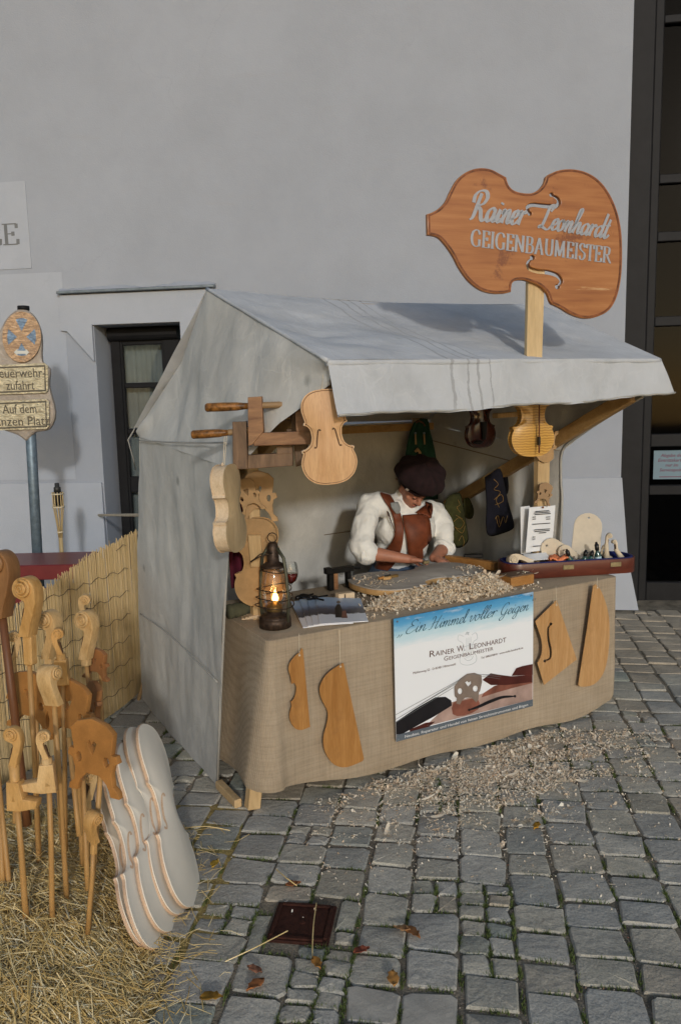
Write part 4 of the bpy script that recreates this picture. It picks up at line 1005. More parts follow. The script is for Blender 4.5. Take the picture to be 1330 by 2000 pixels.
ptrace('printed_f_hole', [fhole_px([(918, 1386), (935, 1380), (955, 1371), (980, 1362), (1003, 1360)], 1.5, 6, 2.5)], 3, m_pdk, poster)
ptrace('printed_fingerboard', [[(773.6, 1435), (773.3, 1410), (810, 1385), (850, 1362), (870, 1361), (881, 1368), (882, 1378), (850, 1398), (810, 1420), (785, 1434)]], 2, m_pdk, poster)
ptrace('printed_bridge', [[(888, 1360), (887, 1341), (898, 1326), (912, 1316), (926, 1314), (940, 1319), (941, 1332), (937, 1350), (935, 1352), (934, 1366), (930, 1372), (924, 1366), (920, 1362), (908, 1363), (902, 1368), (898, 1376), (891, 1374), (892, 1364)],
   el(898, 1350, 4.5, 6, 10), el(928, 1345, 5, 6, 10), [(908, 1333), (912, 1330), (915, 1333), (919, 1330), (920, 1335), (914, 1341)]], 5, m_pv3, poster)
for q in ((773, 1411, 885, 1343), (773, 1405, 893, 1334), (773, 1396, 902, 1325), (790, 1395, 915, 1318), (915, 1317, 975, 1318), (925, 1316, 978, 1322), (935, 1320, 976, 1326)):
    MB().tube([onplane(q[0], q[1], pp_-V*.0052, PN), onplane(q[2], q[3], pp_-V*.0052, PN)], .0009, 4).build('printed_string', m_grey, poster)
m_band = mat('print slate band', (.10, .12, .14), .45, .08)
ptrace('printed_band', [[(773.9, 1436), (1040, 1366), (1040, 1379), (774, 1449)]], 4, m_band, poster)
Mp, Ln = pframe(790, 1441.5, 1030, 1378.5, 5); bfont('band_lettering', 'Neubau, Reparatur und Handel von feinen Streichinstrumenten und Bögen', Mp, .019, mat('print white', (.7, .7, .7), .5), poster, maxw=Ln, depth=.0003)
for q in ((776, 1214), (1037, 1163), (778, 1444), (1036, 1376)): MB().lathe(onplane(*q, pp_-V*.004, PN), [(.005, 0), (.004, .002)], 8, PN).build('nail', m_zinc, poster)

# ------------------------------------------------------------------ templates hanging on the cloth
m_tmpl = wood('amber template wood', (.30, .13, .03), (.44, .22, .065), 'z', 34, 12, .5, stain=(.24, .11, .035))
m_tmpl2 = wood('pale template wood', (.40, .21, .075), (.54, .32, .14), 'z', 34, 12, .5, stain=(.34, .18, .07))
m_string = mat('pale string', (.55, .48, .36), .9)
def template(nm, label, loops, hook, tie, m, vv=-.045, smooth=0):
    p_ = W(0, vv, 0); c_ = onplane(*loops[0][0], p_, PN)
    t_ = thing(nm, label, 'template', Vector((c_.x, c_.y, c_.z-.2)), 'templates hanging on the front of the table')
    traced('template_board', loops, p_, PN, .005, m, t_, .001, smooth)
    a_, b_ = onplane(*hook, p_-V*.001, PN), onplane(*tie, p_-V*.002, PN)
    MB().tube([a_, b_], .0012, 4).build('string', m_string, t_); MB().ball(b_, .005, n=6, m=4).build('knot', m_string, t_)
    return t_
half = smo([(589, 1266), (586, 1273), (577, 1281), (567, 1294), (564, 1308), (568, 1323), (570, 1336)])+smo([(575, 1334), (579, 1343), (577, 1358), (572, 1368), (568, 1370)])+smo([(570, 1380), (566, 1395), (568, 1410), (577, 1423), (590, 1426), (605, 1420)])+[(606, 1421), (592, 1268)]
template('violin_half_template', 'small amber wooden half violin outline with pointed corners hung near the cloth corner', [half], (584, 1238), (585, 1280), m_tmpl)
half2 = smo([(670, 1295), (655, 1304), (636, 1320), (625, 1343), (628, 1365), (640, 1390), (639, 1412), (632, 1440), (634, 1465), (645, 1486), (660, 1497), (680, 1498), (708, 1487)])+[(711, 1482), (671, 1295)]
template('viol_half_template', 'large amber wooden half outline with smooth curves, tallest template left of the printed board', [half2], (663, 1230), (665, 1302), m_tmpl)
ft_ = smo([(1046, 1205), (1057, 1225), (1058, 1240), (1053, 1252), (1051, 1262)])
template('f_hole_template', 'pale angular wooden template pierced by an f shaped slot, right of the printed board',
         [[(1087, 1172), (1126, 1288), (1062, 1338), (1049, 1294)]+smo([(1051, 1293), (1058, 1275), (1057, 1250), (1045, 1214)]), fhole_px([(1074, 1221), (1070, 1229), (1071, 1250), (1075, 1270), (1074, 1285), (1066, 1290)], 2, 4.5, 3.0)], (1085, 1145), (1086, 1182), m_tmpl2)
template('long_arched_template', 'long pale wooden blade shaped template hanging at the right end of the cloth', [smo([(1163, 1141), (1174, 1155), (1186, 1190), (1190, 1230), (1187, 1280), (1178, 1315), (1162, 1335), (1145, 1341), (1132, 1341)])+[(1129, 1338), (1146, 1230), (1158, 1144)]], (1166, 1128), (1166, 1148), m_tmpl2)
# ------------------------------------------------------------------ violin making shapes
from mathutils.bvhtree import BVHTree
HALF = [[(0, 0), (.08, .004), (.17, .03), (.245, .09), (.284, .17), (.292, .24), (.28, .30), (.262, .345), (.272, .372)],
        [(.268, .376), (.225, .392), (.18, .43), (.16, .49), (.158, .53), (.166, .585), (.19, .622), (.222, .642)],
        [(.224, .648), (.213, .672), (.226, .73), (.238, .79), (.233, .855), (.205, .915), (.155, .962), (.09, .988), (0, .996)]]
def body_outline(L, n=4, wide=1.0, tall=1.0):
    h = []
    for seg in HALF: h += [(q.x*L*wide, q.y*L*tall) for q in crom([(a, b) for a, b in seg], n)]
    return h+[(-x, y) for x, y in h[::-1] if x > 1e-6]
def arched(P, M, t0, h, ntn=7):
    """carved plate: outline ring with edge thickness t0 and an arch of height h"""
    L = max(p[1] for p in P); mb = MB(); rings = [[M @ Vector((p[0], p[1], 0)) for p in P]]
    S = [Vector(p) for p in P]; n = len(P)
    for _ in range(60): S = [(S[i-1]+S[i]*2+S[(i+1) % n])/4 for i in range(n)]
    P0 = P
    for k in range(ntn+1):
        t = k/ntn; b_ = min(1, t*2.2); P = [(p[0]*(1-b_)+q.x*b_, p[1]*(1-b_)+q.y*b_) for p, q in zip(P0, S)]; z = t0+h*math.sin(max(0, t-.06)*math.pi/2)**1.0 - (.0012 if 0 < k < 2 else 0)
        rings.append([M @ Vector((p[0]*(1-t*.985), L*.5+(p[1]-L*.5)*(1-.72*t), z)) for p in P])
    mb.grid(rings, closed=True); n = len(P)
    mb.f.append(tuple(range(n))[::-1]); mb.f.append(tuple((ntn+1)*n+i for i in range(n)))
    return mb
FH = [(.115, .40), (.13, .425), (.118, .455), (.095, .49), (.088, .53), (.078, .57), (.062, .592), (.06, .57)]
FH = [(.142, .408), (.128, .398), (.118, .415), (.112, .45), (.103, .50), (.095, .545), (.086, .578), (.07, .585), (.066, .57)]
def f_inlay(name, M, L, sgn_, mb_plate, m, par, wid=.012):
    bv = BVHTree.FromPolygons([tuple(v) for v in mb_plate.v], mb_plate.f); zax = (M.to_3x3() @ Z)
    P = [Vector((q.x*sgn_*L, q.y*L)) for q in crom(FH, 5)]
    a, b = ribbon(P, lambda t, q: wid*L*(1.6 if min(q, 1-q) < .08 else .75+.5*math.sin(math.pi*q)))
    def up(p):
        o = M @ Vector((p.x, p.y, .3*L)); hit = bv.ray_cast(o, -zax); return (hit[0]+zax*.0006) if hit[0] else M @ Vector((p.x, p.y, .02*L))
    mb = MB(); mb.grid([[up(p) for p in a], [up(p) for p in b]], flip=sgn_ > 0); return mb.build(name, m, par, True)
def violin_body(name, label, M, L, deep, m_top, m_rib, m_f, wide=1.0, fh=True, neck=None, group=None, arch=.04, extras=True):
    c = M.translation; t_ = thing(name, label, 'violin', c, group)
    P = body_outline(L, 4, wide); Q = shrink(P, .011*L)
    vs, fs = prism2d([Q, shrink(Q, .02*L)], deep); finish('ribs', [M @ (v+Vector((0, 0, -deep))) for v in vs], fs, m_rib, t_)
    mt = arched(P, M, .008*L, arch*L); autosmooth(mt.build('top_plate', m_top, t_), 60)
    M2 = M @ Matrix.Translation((0, 0, -deep)) @ Matrix.Rotation(math.pi, 4, 'Y')
    autosmooth(arched(P, M2, .008*L, arch*.8*L).build('back_plate', m_rib, t_), 60)
    if fh:
        for s_ in (-1, 1): f_inlay('f_hole', M, L, s_, mt, m_f, t_)
        pr = shrink(P, .016*L); bv = BVHTree.FromPolygons([tuple(v) for v in mt.v], mt.f); za = M.to_3x3() @ Z
        pts = []
        for p in pr:
            h = bv.ray_cast(M @ Vector((p[0], p[1], .3*L)), -za); pts.append(h[0] if h[0] else M @ Vector((p[0], p[1], .01*L)))
        MB().tube(pts, .0012*L/.36, 4, closed=True).build('purfling', m_f, t_)
    return t_
m_vio = wood('bare spruce front', (.52, .29, .13), (.62, .38, .19), 'z', 40, 14, .5)
m_vwhite = wood('white maple ribs', (.56, .42, .27), (.68, .54, .37), 'z', 30, 2, .55)
m_vtan = wood('tan spruce', (.36, .26, .14), (.45, .34, .2), 'z', 30, 12)
m_fdark = mat('f hole dark', (.09, .045, .02), .7)
m_vdark = mat('dark red varnish', (.055, .012, .007), .22, .5, 9, coat=.6)
m_eb = mat('ebony', (.01, .009, .009), .3)
def flame():
    m, t, N, L, b = newmat('flamed maple'); setin(b, 'Roughness', .35); setin(b, 'Coat Weight', .3)
    mp = mapping(t, (1, 1, 1)); w_ = N.new('ShaderNodeTexWave'); w_.bands_direction = 'Z'; w_.inputs['Scale'].default_value = 24; w_.inputs['Distortion'].default_value = 3.5; w_.inputs['Detail'].default_value = 3; w_.inputs['Detail Scale'].default_value = 1.2
    L.new(mp.outputs[0], w_.inputs['Vector']); L.new(ramp(t, w_.outputs['Fac'], [(.2, (.40, .2, .035)), (.75, (.58, .33, .07))]).outputs[0], b.inputs['Base Color']); return m
m_flame = flame()
def facing(x, y, yd, n=(0, -1, 0), up=(0, 0, 1), pt=None):
    """frame at pixel-surveyed point at depth yd with z axis = n"""
    o = onplane(x, y, (0, yd, 0), (0, 1, 0)); n = Vector(n).normalized(); up = Vector(up); x_ = up.cross(n).normalized(); return frame(o, x_, n.cross(x_))
YV = 2.87
a_ = onplane(648, 946, (0, YV, 0), (0, 1, 0)); b_ = onplane(629, 760, (0, YV, 0), (0, 1, 0)); ax_ = (b_-a_)
nv = Vector((.10, -1, -.02)); Mv = frame(a_, ax_.cross(nv)*1.0, ax_); 
if (Mv.to_3x3() @ Z).y > 0: Mv = frame(a_, -ax_.cross(nv), ax_)
vt = violin_body('unvarnished_violin', 'honey coloured unvarnished violin body hanging face on beside the awning corner', Mv, ax_.length/.996, .034, m_vio, m_vwhite, m_fdark, 1.0)
MB().tube([b_, b_+Vector((.01, .04, .12))], .0015, 4).build('hanging_string', m_string, vt)
# white violin seen from its ribs
YV2 = 3.0
a_ = onplane(462, 1077, (0, YV2, 0), (0, 1, 0)); b_ = onplane(446, 906, (0, YV2, 0), (0, 1, 0)); ax_ = b_-a_
nv = Vector((.96, -.28, 0)); x_ = ax_.cross(nv).normalized(); Mv = frame(a_+Vector((.008, -.004, 0)), x_, ax_)
vt = violin_body('white_violin', 'pale unvarnished violin body turned edge on, hanging by string at the tent corner', Mv, ax_.length/.996, .052, m_vtan, m_vwhite, m_fdark, .95, False)
sp = onplane(437, 852, (0, YV2, 0), (0, 1, 0)); MB().tube([b_+Vector((-.02, 0, -.01)), sp+Vector((.004, 0, 0))], .0015, 4).build('hanging_string', m_string, vt); MB().tube([b_+Vector((-.015, 0, -.01)), sp+Vector((.012, 0, 0))], .0015, 4).build('hanging_string', m_string, vt)
MB().lathe(b_+Vector((-.022, 0, -.008)), [(.004, 0), (.006, .006), (.003, .014)], 8).build('end_pin', m_vwhite, vt)
# wooden screw clamps on the brace
m_cl1 = wood('worn red-brown clamp', (.15, .065, .028), (.34, .18, .08), 'x', 26, 6, stain=(.11, .055, .03)); m_cl2 = wood('dark worn clamp', (.08, .045, .022), (.22, .13, .07), 'z', 26, 6, stain=(.05, .03, .02))
m_hand = mat('flaking lacquer handle', (.2, .085, .02), .4, .8, 45, .2, 80, .002)
def clamp(label, yd, jaw, bar, jaw2, handle, screw, m):
    n = Vector((0, -1, 0)); y0 = Vector((0, yd, 0)); c_ = onplane(*bar[0], y0, n)
    t_ = thing('wooden_clamp', label, 'clamp', c_, 'wooden screw clamps on the tent brace')
    traced('jaw', [jaw], y0-Vector((0, .003, 0)), n, .056, m, t_, .003); traced('bar', [bar], y0, n, .05, m, t_, .003); traced('jaw', [jaw2], y0-Vector((0, .002, 0)), n, .054, m, t_, .003)
    h = [onplane(x, y, (0, yd+.025, 0), (0, 1, 0)) for x, y in handle]
    d = h[1]-h[0]; MB().tube([h[0]-d*.01, h[0]+d*.03, h[0]+d*.4, h[0]+d*.75, h[0]+d*.9, h[1]], [.012, .017, .0175, .016, .013, .012], 10).build('handle', m_hand, t_, True)
    s_ = [onplane(x, y, (0, yd+.025, 0), (0, 1, 0)) for x, y in screw]; q = s_[1]-s_[0]
    MB().tube([s_[0]+q*i/60 for i in range(61)], [.012+.0022*(i % 2) for i in range(61)], 9).build('screw', wood('screw wood', (.24, .15, .07), (.34, .22, .11), 'x'), t_, True)
    return t_
clamp('red-brown wooden screw clamp with speckled handle hanging uppermost on the tent brace', 3.0, [(484, 776), (511, 774), (515, 843), (494, 868), (485, 872)], [(493, 846), (607, 842), (607, 868), (496, 871)], [(577, 802), (604, 800), (606, 843), (578, 844)], [(402, 796), (484, 793)], [(484, 793), (566, 790)], m_cl1)
clamp('dark stained wooden screw clamp hanging lower on the tent brace', 3.05, [(454, 824), (481, 823), (484, 916), (455, 917)], [(484, 889), (572, 884), (572, 910), (484, 916)], [(540, 871), (572, 868), (572, 886), (541, 888)], [(375, 849), (446, 845)], [(446, 845), (530, 836)], m_cl2)
clamp('wooden clamp half hidden behind the hanging honey coloured violin', 3.12, [(566, 800), (600, 798), (602, 905), (578, 912)], [(560, 838), (620, 836), (620, 860), (560, 862)], [(610, 800), (630, 800), (630, 840), (610, 840)], [(600, 815), (640, 813)], [(560, 815), (600, 815)], m_cl2)
# cello bridges
BR_O = [(-.5, .0), (-.33, .0), (-.31, .07), (-.25, .16), (-.12, .25), (.12, .25), (.25, .16), (.31, .07), (.33, .0), (.5, .0), (.48, .08), (.38, .14), (.36, .3), (.40, .42), (.5, .46), (.46, .55), (.37, .55), (.40, .68), (.42, .82), (.28, .92), (0, .98), (-.28, .92), (-.42, .82), (-.40, .68), (-.37, .55), (-.46, .55), (-.5, .46), (-.40, .42), (-.36, .3), (-.38, .14), (-.48, .08)]
def bridge_loops(w, h, heart=True):
    o = [(x*w, y*h) for x, y in BR_O]; L_ = [o]
    if heart:
        L_ += [[(x*w, y*h) for x, y in ((0, .5), (.05, .58), (.09, .66), (.04, .69), (0, .64), (-.04, .69), (-.09, .66), (-.05, .58))]]
        for s_ in (-1, 1): L_ += [[(s_*(.27+.055*math.cos(a))*w, (.45+.065*math.sin(a))*h) for a in [2*math.pi*k/10 for k in range(10)]]]
    return L_
m_brd = mat('maple bridge', (.42, .26, .12), .55, .15, 25, .1, 80, .001, fine=.15)
m_brd2 = mat('deep amber bridge', (.38, .17, .045), .5, .2, 14, .1, 70, .001, fine=.15)
def bridge(label, M, w, h, m, dep=.014, par=None, name='cello_bridge', group=None):
    if par: return plate('bridge', bridge_loops(w, h), dep, M, m, par, .0015)
    o = plate(name, bridge_loops(w, h), dep, M, m, None, .0015); return tag(o, label, 'bridge', group)
def postframe(x, y, v, n=-V, roll=0):
    o = PV(x, y, v); m = frame(o, Z.cross(n), Z); return m @ Matrix.Rotation(R(roll), 4, 'Z')
bridge('large pale cello bridge nailed upright to the left tent post', postframe(508, 1018, .325, (-V+Vector((-.5, -.3, 0))).normalized()), .17, .24, m_brd)
bridge('smaller pale bridge tilted over the large bridge on the left tent post', postframe(497, 1000, .305, (-V+Vector((-.5, -.3, 0))).normalized(), 18), .115, .165, m_brd)
a_, b_ = PV(512, 1185, .30), PV(498, 1034, .30); nv = (-V+Vector((-.7, -.2, 0))).normalized(); ax_ = b_-a_
Mv = frame(a_, ax_.cross(nv), ax_); 
if (Mv.to_3x3() @ Z).dot(nv) < 0: Mv = frame(a_, -ax_.cross(nv), ax_)
vt = violin_body('violin_mould', 'tan violin body with wooden block insert standing behind the lantern', Mv, .42, .035, m_brd, m_brd, m_fdark, 1.0, False, arch=.02)
MB().cbox(Mv @ Vector((0, .27, .012)), [Mv.to_3x3() @ Vector(q) for q in ((1, 0, 0), (0, 1, 0), (0, 0, 1))], (.03, .075, .012), .003).build('block', m_pine, vt)
plate('crosspiece', [[(-.075, .29), (.075, .285), (.072, .31), (-.07, .315)]], .008, Mv @ Matrix.Translation((0, 0, .005)), m_brd, vt, .001)
# dark red cloth and other hung garments
m_wine = mat('wine red cloth', (.085, .008, .02), .9, .3, 8, .3, 12, .01)
rows = []
for i in range(14):
    t = i/13; row = []
    for k in range(16):
        s_ = k/15; p = PV(446+(38-6*t)*s_+3*t, 965+182*t, .52); row.append(p-V*(.02*math.sin(s_*12+t)+.01*math.sin(t*7)))
    rows.append(row)
mb = MB(); mb.grid(rows); o = mb.build('red_garment', m_wine, None, True); thick(o, .006); tag(o, 'dark wine red garment hanging behind the left tent post', 'garment')
m_green = mat('dark green velvet', (.012, .045, .028), .95, .35, 10, .3, 30, .006)
def drape(name, label, outline, v, m, dep, bev, cat, detail=None):
    o = PV(*outline[0], v); t_ = thing(name, label, cat, o)
    traced(name+'_body' if False else 'cloth', [outline], W(0, v, 0), -V, dep, m, t_, bev, 3); return t_
def puffy(name, P, v, m, par, dep, n=8):
    """soft stuffed shape from an outline: arched both ways"""
    P = smo(P+[P[0]], 3)[:-1]; cx = sum(p[0] for p in P)/len(P); cy = sum(p[1] for p in P)/len(P); mb = MB(); rings = []
    for k in range(n+1):
        t = k/n; d = dep*math.sin(t*math.pi/2)
        ring = []
        for x, y in P:
            q = PV(cx+(x-cx)*(1-t*.96), cy+(y-cy)*(1-t*.96), v); ring.append(q-V*(d+.006*noise.noise(q*18)*min(1, t*3)))
        rings.append(ring)
    mb.grid(rings, closed=True); m_ = len(P); mb.f.append(tuple(n*m_+i for i in range(m_))); mb.f.append(tuple(range(m_))[::-1])
    return mb.build(name, m, par, True)
gt = thing('green_garment', 'dark green garment with tan ties hanging from the rear tent post', 'garment', PV(820, 960, 1.5))
rows = []
gl = [(826, 818, 4), (822, 826, 14), (820, 845, 20), (820, 870, 26), (821, 900, 31), (824, 935, 31), (826, 975, 28)]
for x, y, w_ in gl: rows.append([PV(x+w_*(k/15*2-1), y, 1.50)-V*(.03*math.cos((k/15*2-1)*1.5)+.012*math.sin(k*2.1)) for k in range(16)])
mb = MB(); mb.grid(rows); thick(mb.build('cloth', m_green, gt, True), .006)
m_tie = mat('tan leather tie', (.35, .22, .10), .7)
for q in ((811, 848), (828, 848)):
    MB().tube([PV(q[0], q[1], 1.44), PV(q[0]+1, q[1]+20, 1.44)], .006, 6).build('tie', m_tie, gt); MB().ball(PV(q[0], q[1]-2, 1.435), .008, n=8, m=6).build('button', m_zinc, gt)
MB().tube([PV(811, 882, 1.44), PV(815, 878, 1.44), PV(820, 884, 1.44), PV(815, 897, 1.44)], [.010, .014, .010, .005], 6).build('tie', m_tie, gt)
MB().tube([PV(812, 826, 1.44), PV(818, 822, 1.43), PV(826, 826, 1.44), PV(830, 832, 1.44)], .006, 6).build('collar_tie', mat('brown thong', (.1, .04, .02), .7), gt)
m_olive = mat('olive embroidered cloth', (.035, .036, .01), .95, .4, 30, .3, 90, .003); m_navy = mat('black velvet', (.006, .006, .012), .95, .4, 20, .2, 60, .003)
m_gold = mat('gold embroidery', (.30, .17, .04), .6)
def stocking(name, label, P, v, m, flap, emb, col_):
    t_ = thing(name, label, 'bag', PV(*P[0], v)); puffy('cloth', P, v, m, t_, .028)
    puffy('rear_flap', flap, v+.09, m, t_, .02)
    for e in emb: MB().tube([PV(x, y, v)-V*.031 for x, y in smo(e, 4)], .0013, 4).build('embroidery', col_, t_)
    return t_
stocking('olive_bag', 'olive embroidered cloth bag draped over the lower end of the slanting rail', [(868, 985), (876, 968), (897, 962), (904, 985), (909, 1015), (914, 1045), (912, 1060), (898, 1070), (882, 1066), (872, 1050), (871, 1015)], .98, m_olive, [(905, 975), (915, 972), (925, 995), (922, 1012), (910, 1012), (905, 1000)],
         [[(888, 975), (892, 985), (886, 990), (893, 1000)], [(880, 1018), (890, 1010), (900, 1020), (892, 1032), (882, 1028), (896, 1040), (902, 1026)], [(890, 1055), (896, 1045), (900, 1056), (898, 1066)], [(884, 1005), (897, 1012)]], m_gold)
stocking('black_bag', 'long black velvet bag with gold embroidery draped over the slanting rail', [(946, 932), (958, 924), (976, 915), (985, 945), (992, 980), (1003, 1020), (1000, 1034), (975, 1044), (955, 1047), (948, 1030), (949, 985)], .72, m_navy, [(978, 925), (989, 922), (993, 950), (990, 965), (982, 960)],
         [[(957, 935), (966, 945), (958, 955), (970, 960), (962, 975), (968, 990)], [(958, 975), (972, 965), (975, 978), (960, 985)], [(960, 1012), (966, 1006), (970, 1022), (976, 1008), (980, 1020), (984, 1006)], [(962, 1010), (968, 1028), (974, 1010)]], m_gold)
# dark violin and golden back hanging under the awning
a_ = onplane(941, 875, (0, 4.5, 0), (0, 1, 0)); Mv = frame(a_, Vector((.92, .38, 0)), Vector((.02, .05, 1)))
vt = violin_body('dark_violin', 'dark red varnished violin hanging under the awning near the golden back', Mv, .34, .035, m_vdark, m_vdark, m_eb, .95)
zx = Mv.to_3x3()
MB().tube([Mv @ Vector((0, .05, .022)), Mv @ Vector((0, .15, .026))], [.012, .02], 8).build('tailpiece', m_eb, vt); mb = MB(); mb.bar(Mv @ Vector((0, .22, .03)), Mv @ Vector((0, .45, .034)), .026, .008, zx @ Vector((1, 0, 0))); mb.build('fingerboard', m_eb, vt)
MB().ball(Mv @ Vector((-.04, .035, .022)), (.03, .02, .012), n=10, m=6).build('chin_rest', m_eb, vt, True); MB().tube([Mv @ Vector((-.05, .30, .03)), Mv @ Vector((.05, .30, .03))], .003, 5).build('bridge', m_brd, vt)
a_ = onplane(1040, 892, (0, 3.95, 0), (0, 1, 0)); Mv = frame(a_, Vector((.97, .22, 0)), Vector((.0, .02, 1)))
vt = violin_body('golden_violin_back', 'golden flamed maple violin body with smooth varnish hanging high on the right tent post', Mv, .40, .04, m_flame, m_flame, m_fdark, 1.0, False, arch=.03)
zx = Mv.to_3x3()
bw = thing('violin_bow', 'slim dark violin bow hanging upright in front of the golden flamed violin', 'bow', Mv @ Vector((.012, .03, .05)))
MB().tube([Mv @ Vector((.012, .02, .045)), Mv @ Vector((.008, .55, .05))], [.0042, .003], 6).build('stick', mat('bow stick', (.12, .035, .01), .4), bw)
MB().cbox(Mv @ Vector((.012, .08, .04)), [zx @ Vector(q) for q in ((1, 0, 0), (0, 1, 0), (0, 0, 1))], (.006, .022, .010), .002).build('frog', m_eb, bw); MB().tube([Mv @ Vector((.016, .09, .034)), Mv @ Vector((.012, .55, .04))], .002, 5).build('hair', m_string, bw)
mb = MB(); mb.bar(PV(966, 812, .75), PV(1022, 808, .75), .03, .055, Z); tag(mb.build('pale_board', m_pine), 'short pale board hanging between the dark violin and golden violin', 'board')
mbp = (-V+Vector((-.1, -.5, 0))).normalized()
bridge('tan cello bridge nailed upside down on the right tent post', postframe(1060, 905, .33, mbp, 172) @ Matrix.Translation((0, -.19, 0)), .13, .19, m_brd)
bridge('small brown bridge overlapping the tan bridge on the right tent post', postframe(1056, 985, .31, mbp, -14), .105, .13, mat('brown bridge', (.3, .19, .1), .6))
# price list sheets
m_paper = mat('white paper', (.72, .73, .74), .7, .03, 5)
sh = traced('paper_sheet', [[(1016, 990), (1034, 988), (1036, 1080), (1017, 1082)]], W(0, .37, 0), -V, .002, m_paper); tag(sh, 'blank white sheet behind the price list on the right post', 'paper')
pr_ = thing('price_list', 'printed white price list pinned to the right tent post', 'paper', PV(1058, 1080, .31)); rows = [[PV(1033+51*k/6-1.0*t, 991-4*k/6+88*t/7, .315)-V*.012*math.sin(t*.6)*math.sin(k*.5) for k in range(7)] for t in range(8)]
mb = MB(); mb.grid(rows); mb.build('sheet', m_paper, pr_, True)
for i, (y, x0, x1) in enumerate([(999, 1045, 1072), (1002, 1043, 1074), (1005, 1044, 1075), (1010, 1040, 1046), (1010, 1066, 1074), (1014, 1040, 1046), (1014, 1066, 1074), (1024, 1040, 1074), (1035, 1043, 1074), (1038, 1044, 1073), (1041, 1052, 1066), (1049, 1040, 1045), (1053, 1040, 1045), (1067, 1040, 1056)]):
    p0, p1 = PV(x0, y, .30), PV(x1, y-2.3*(x1-x0)/34, .30); mb = MB(); mb.bar(p0, p1, .001, .0045, V, .0001); mb.build('print_line', m_pdk, pr_)
MB().ball(PV(1060, 991, .302), .006, n=8, m=6).build('pin', mat('copper pin', (.3, .1, .03), .4, metal=.6), pr_)
# hooks and loops behind the garments
# ------------------------------------------------------------------ on the table
TZ = TH+.0105
# lantern
LB = G(538, 1224, TZ); LB.z = TZ
lan = thing('storm_lantern', 'rusty storm lantern with lit flame standing at the corner of the table', 'lantern', LB)
m_tin = mat('rusty dark tin', (.05, .032, .022), .5, .6, 60, .3, 90, .002, .5); m_tin2 = mat('tarnished green tin', (.085, .085, .06), .5, .35, 40, .1, 80, .001, .5)
MB().lathe(LB, [(.058, 0), (.072, .002), (.073, .035), (.068, .042), (.071, .046), (.060, .056), (.034, .062), (.034, .075)], 24).build('oil_tank', m_tin, lan, True)
MB().lathe(LB, [(.03, .072), (.036, .078), (.036, .10), (.02, .105), (.012, .118)], 18).build('burner', mat('brass burner', (.20, .13, .05), .4, .4, 40, metal=.7), lan, True)
gl_ = [(.034, .085), (.045, .10), (.054, .13), (.058, .165), (.056, .20), (.049, .235), (.042, .262), (.037, .275)]
m_lg = glass_mat('smoked lantern glass', (.93, .90, .86), .05, .45)
MB().lathe(LB, gl_, 24, caps=False).build('glass_chimney', m_lg, lan, True)
MB().lathe(LB, [(.036, .272), (.056, .276), (.058, .282), (.045, .290), (.028, .30), (.026, .36), (.021, .385), (.012, .39)], 20).build('chimney_cap', m_tin, lan, True)
for s_ in (-1, 1): MB().tube([LB+Vector((s_*.06, -.035*s_, .03)), LB+Vector((s_*.066, -.04*s_, .12)), LB+Vector((s_*.06, -.04*s_, .24)), LB+Vector((s_*.05, -.03*s_, .32)), LB+Vector((s_*.02, -.012*s_, .365))], .0075, 8).build('side_tube', m_tin2, lan, True)
for h_, r_ in ((.105, .088), (.14, .082), (.178, .078), (.262, .060)): MB().tube([LB+Vector((math.cos(q)*r_, math.sin(q)*r_, h_+.006*math.sin(2*q))) for q in [2*math.pi*i/24 for i in range(24)]], .0026, 5, closed=True).build('wire_guard', m_tin, lan, True)
MB().tube([LB+Vector((math.cos(q)*.021, 0, .41+math.sin(q)*.021)) for q in [2*math.pi*i/16 for i in range(16)]], .0026, 5, closed=True).build('ring', m_tin, lan, True)
MB().tube([LB+Vector((.0, -.03, .345)), LB+Vector((-.05, -.05, .335)), LB+Vector((-.095, -.03, .31)), LB+Vector((-.10, .0, .30)), LB+Vector((-.06, .03, .33)), LB+Vector((0, .03, .345))], .003, 5).build('bail_handle', m_tin, lan, True)
m_fl, t, N, L, b = newmat('lamp flame'); N.remove(b); em = N.new('ShaderNodeEmission'); em.inputs['Color'].default_value = (1, .52, .14, 1); em.inputs['Strength'].default_value = 14; L.new(em.outputs[0], N['Material Output'].inputs[0])
FL = LB+Vector((.004, 0, .115)); MB().lathe(FL, [(.004, 0), (.013, .008), (.015, .018), (.010, .034), (.005, .048), (.001, .058)], 12).build('flame', m_fl, lan, True)
MB().lathe(LB, [(.046, .098), (.050, .104), (.0505, .112), (.047, .11)], 24, caps=False).build('glow_band', mat('amber glass band', (.45, .18, .05), .2), lan, True) if False else None
pl_ = bpy.data.lights.new('lantern_flame_light', 'POINT'); pl_.energy = .55; pl_.color = (1, .55, .2); pl_.shadow_soft_size = .012
po = bpy.data.objects.new('lantern_flame_light', pl_); col.objects.link(po); po.parent = lan; po.location = (.004, 0, .15)
# wine glass
WB = G(569, 1172, TZ); WB.z = TZ
wg = thing('wine_glass', 'half filled glass of red wine standing behind the lantern', 'glass', WB)
m_cg = glass_mat('clear glass', (.95, .96, .95), .02, .6)
MB().lathe(WB, [(.034, 0), (.033, .002), (.008, .006), (.004, .012), (.0035, .075), (.008, .085), (.028, .10), (.038, .125), (.040, .15), (.037, .18), (.033, .195)], 22, caps=False).build('bowl_and_stem', m_cg, wg, True)
MB().lathe(WB, [(.006, .086), (.026, .1015), (.036, .125), (.0375, .138), (.0, .138)], 20).build('wine', mat('red wine', (.12, .012, .006), .05, spec=.6), wg, True)
